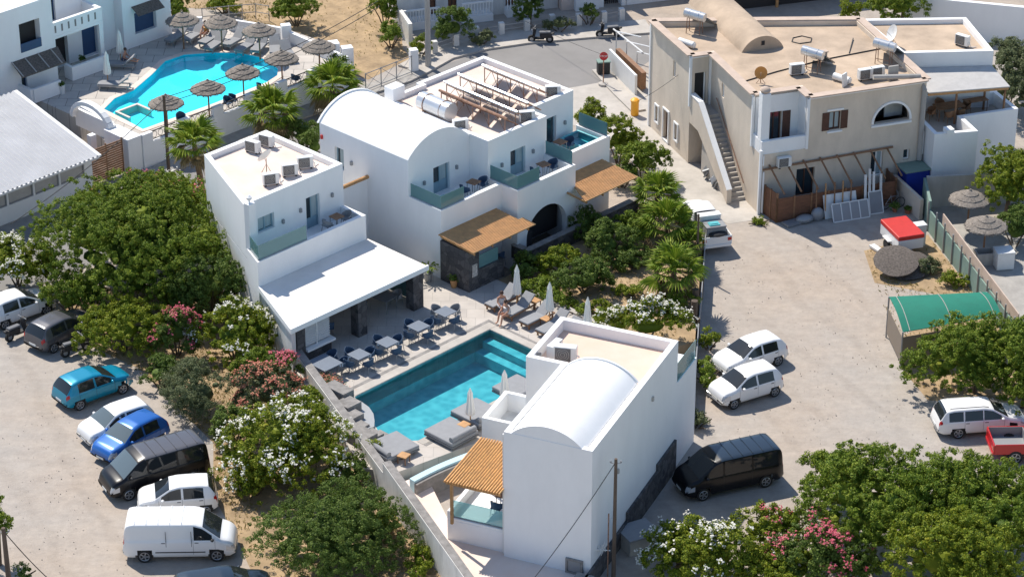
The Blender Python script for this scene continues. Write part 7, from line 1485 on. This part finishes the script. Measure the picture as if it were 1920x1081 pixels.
bush(850, 52, 1.2, 1.3, .9, 1.2, "green street shrub right of the thick concrete pole", "leafdark", "small_tree", "tree"); bush(790, 88, .7, .6, .6, .7, "low shrub at the foot of the thick concrete pole", "leafyellow"); bush(990, 18, 1.2, .9, .7, 1.2, "bushy street tree in front of the white house's middle balcony", "leafdark", "small_tree", "tree"); bush(905, 70, .5, 1.0, .4, .4, "low hedge behind the street railing, left part", "leafolive"); bush(1050, 48, .5, 1.0, .4, .4, "low hedge behind the street railing, right part", "leafolive"); bush(1105, 25, .9, .5, .4, .6, "climbing plant on the cream house wall", "leafdark")
bush(1325, 700, .5, .35, 1.5, .5, "strip of weeds along the fence beside the white hatchbacks", "leafgreen"); bush(1330, 635, .6, .5, .5, .5, "bushy weeds at the fence above the white hatchbacks", "leafyellow"); bush(1310, 790, .3, .4, .6, .35, "dry weeds at the foot of the front villa's side wall", "leafolive"); bush(1425, 415, .12, .4, .3, .12, "tiny weed tuft on the gravel by the driveway's end", "leafyellow"); bush(1740, 500, .3, .7, .5, .35, "weeds beside the thatch pile", "leafolive"); bush(1800, 525, .3, 1.0, .4, .35, "dry plants at the foot of the green panel fence", "leafyellow"); bush(1663, 488, .25, .3, .3, .3, "small bush between the white plank and the red-topped trailer", "leafdark")
bush(1290, 1000, .3, 1.0, .4, .3, "dark weeds beside the concrete box", "leafdark"); bush(785, 905, 1.3, .12, .12, .12, "tiny plant on the deck", "leafyellow") if False else None
bush(700, 835, 1.3, .3, .35, .2, "small yellow-green plant beside the leftmost daybed", "leafyellow", base=.9)
def palm(x, y, z, h_, r, label, group, **k): fan_palm(tuple(G(x, y, z)), h_, r, label, group, **k)
palm(380, 372, 0, 3.3, 1.95, "tall fan palm at the back left corner of the smaller white villa", "fan palms by the road", seed=1, lean=(-.3, 0)); palm(515, 278, 0, 2.2, 2.05, "middle fan palm behind the smaller white villa", "fan palms by the road", seed=2); palm(625, 218, 0, 1.9, 2.05, "fan palm behind the barrel vault's rear end", "fan palms by the road", seed=3)
palm(1232, 395, .8, .9, 1.75, "fan palm nearest the right wooden canopy", "fan palms in the garden", dead=18, seed=4); palm(1250, 462, .8, 1.3, 1.9, "middle fan palm with brown dead fronds beside the loaded pickup", "fan palms in the garden", dead=22, seed=5); palm(1262, 560, .8, 1.6, 1.9, "large fan palm nearest the white oleander hedge", "fan palms in the garden", seed=6, dead=14); palm(1290, 480, .8, .8, 1.2, "small fan palm against the thin brown pole", "fan palms in the garden", seed=7, dead=8)
palm(1275, 1068, 0, .8, 1.2, "spiky young fan palm among the white oleander at the bottom", "fan palms in the garden", seed=8, dead=3)
for i, (x, y, h_) in enumerate(((628, 100, .55), (643, 103, .4), (655, 118, .5))): q = G(x, y + 22, 1.9); pot(q.x, q.y, 1.95, ["tall cactus pot on the left of the white planter wall", "small cactus pot in the middle of the white planter wall", "rounded potted plant on the right of the white planter wall"][i], .2, .35, "metalw", .35 + .1 * (i == 0), "leafdark")
# scattered dry grass and stones: uncountable cover
def scatter(name, label, mt, polys, dens, size, cat, zb=0.012, asp=.3, up=True):
    C_, N_, S_ = [], [], []
    for poly, z, d in polys:
        P_ = np.array([tuple(G(x, y, z))[:2] for x, y in poly]); lo, hi = P_.min(0), P_.max(0); k = int((hi - lo).prod() * dens * d); Q = RNG.uniform(lo, hi, (k, 2)); ins = np.zeros(k, bool); j = len(P_) - 1
        for i in range(len(P_)):
            c1 = (P_[i, 1] > Q[:, 1]) != (P_[j, 1] > Q[:, 1]); xx = (P_[j, 0] - P_[i, 0]) * (Q[:, 1] - P_[i, 1]) / (P_[j, 1] - P_[i, 1] + 1e-9) + P_[i, 0]; ins ^= c1 & (Q[:, 0] < xx); j = i
        Q = Q[ins]; cl = np.sin(Q[:, 0] * 1.7 + np.sin(Q[:, 1] * 1.1) * 2) * np.cos(Q[:, 1] * 1.3 + 1) + RNG.normal(size=len(Q)) * .5; Q = Q[cl > .1]
        C_.append(np.c_[Q, np.full(len(Q), z + zb + size * .5)]); h_ = RNG.normal(size=(len(Q), 3)); h_[:, 2] *= .15 if up else 1; N_.append(h_); S_.append(RNG.uniform(.5, 1.3, len(Q)) * size)
    C_, N_, S_ = map(np.concatenate, (C_, N_, S_)); c0 = C_.mean(0); c0[2] = 0
    o = leaves_mesh(name, mt, C_ - c0, N_, S_, cp0, asp); o.parent = None; o.location = c0; BASE[o.name] = Matrix.Translation(c0); tag(o, label, cat, kind='stuff')
STRIP = [(250, 690), (330, 760), (400, 830), (400, 930), (440, 1000), (480, 1090), (840, 1090), (676, 880), (520, 690), (430, 540), (100, 540), (150, 640)]
GARD = [(985, 545), (1120, 640), (1300, 640), (1318, 440), (1180, 420), (960, 490)]
scatter("dry_grass", "dry yellow and green grass between the bushes and in the garden", "drygrass", [(STRIP, 0, 1.), (GARD, .8, .8), ([(1620, 470), (1740, 440), (1880, 620), (1930, 760), (1740, 750), (1690, 690), (1680, 640), (1640, 530)], 0, .7), ([(260, 10), (560, -20), (500, 60), (430, 25)], 0, .6), ([(500, 60), (560, -30), (745, -30), (755, 90), (600, 120)], 0, .18)], 60, .09, "grass")
scatter("loose_stones", "small pale stones and pebbles scattered over the gravel", "gravel", [([(0, 600), (250, 760), (200, 950), (480, 1090), (0, 1090)], 0, 1), ([(1340, 500), (1620, 430), (1700, 700), (1900, 900), (1500, 850), (1340, 800)], 0, 1)], 5, .035, "stones", .0, .8, False)

# more planting so the belts close up
bush(300, 700, .8, 1.2, 1.0, .8, "small dark bush between the pink oleander and the grey-green shrub", "leafdark"); bush(470, 690, .9, 1.0, .9, .9, "low green bush under the white oleander by the bar wall", "leafgreen")
bush(440, 800, .9, 1.0, 1.0, .9, "green bush between the grey-green shrub and the largest white oleander", "leafdark"); bush(330, 560, 1.2, 1.5, 1.2, 1.3, "dark bush filling the gap below the biggest tree", "leafgreen"); bush(130, 560, 1.0, 1.6, 1.2, 1.1, "dark green bush behind the dark grey hatchback", "leafgreen")
bush(650, 890, .8, .9, 1.0, .9, "green bush between the largest white oleander and the boundary wall", "leafdark"); bush(480, 905, .6, 1.0, .8, .7, "low bush at the foot of the largest white oleander", "leafyellow"); bush(720, 985, .5, .6, .8, .5, "low bush against the outside of the boundary wall", "leafyellow"); bush(575, 760, .9, .8, .7, .8, "pale green bush tight against the boundary wall", "leafyellow")
bush(985, 500, 1.4, .8, .7, .7, "dark bush at the left end of the basalt garden wall", "leafdark", base=.8); bush(1180, 430, 1.6, 1.1, .9, .9, "dark leafy bush between the upper round shrub and the palms", "leafgreen", base=.8); bush(1190, 490, 1.2, 1.0, .9, .6, "dark bush at the foot of the palms in the garden", "leafdark", base=.8); bush(1050, 560, 1.1, .8, .7, .5, "green bush beside the garden edging behind the loungers", "leafgreen", base=.8); bush(1100, 425, 1.6, 1.0, .8, .8, "bush tight below the coping of the basalt garden wall", "leafdark", base=.8); bush(1270, 560, 1.2, 1.0, 1.2, .7, "dark undergrowth beneath the largest garden palm", "leafgreen", base=.8)
bush(1560, 900, 1.2, 1.6, 1.2, 1.2, "green bush edging the gravel at the left of the bottom right trees", "leafgreen"); bush(1470, 1060, 1.2, 1.3, 1.2, 1.1, "dense green shrub between the white and the pink oleander", "leafyellow")
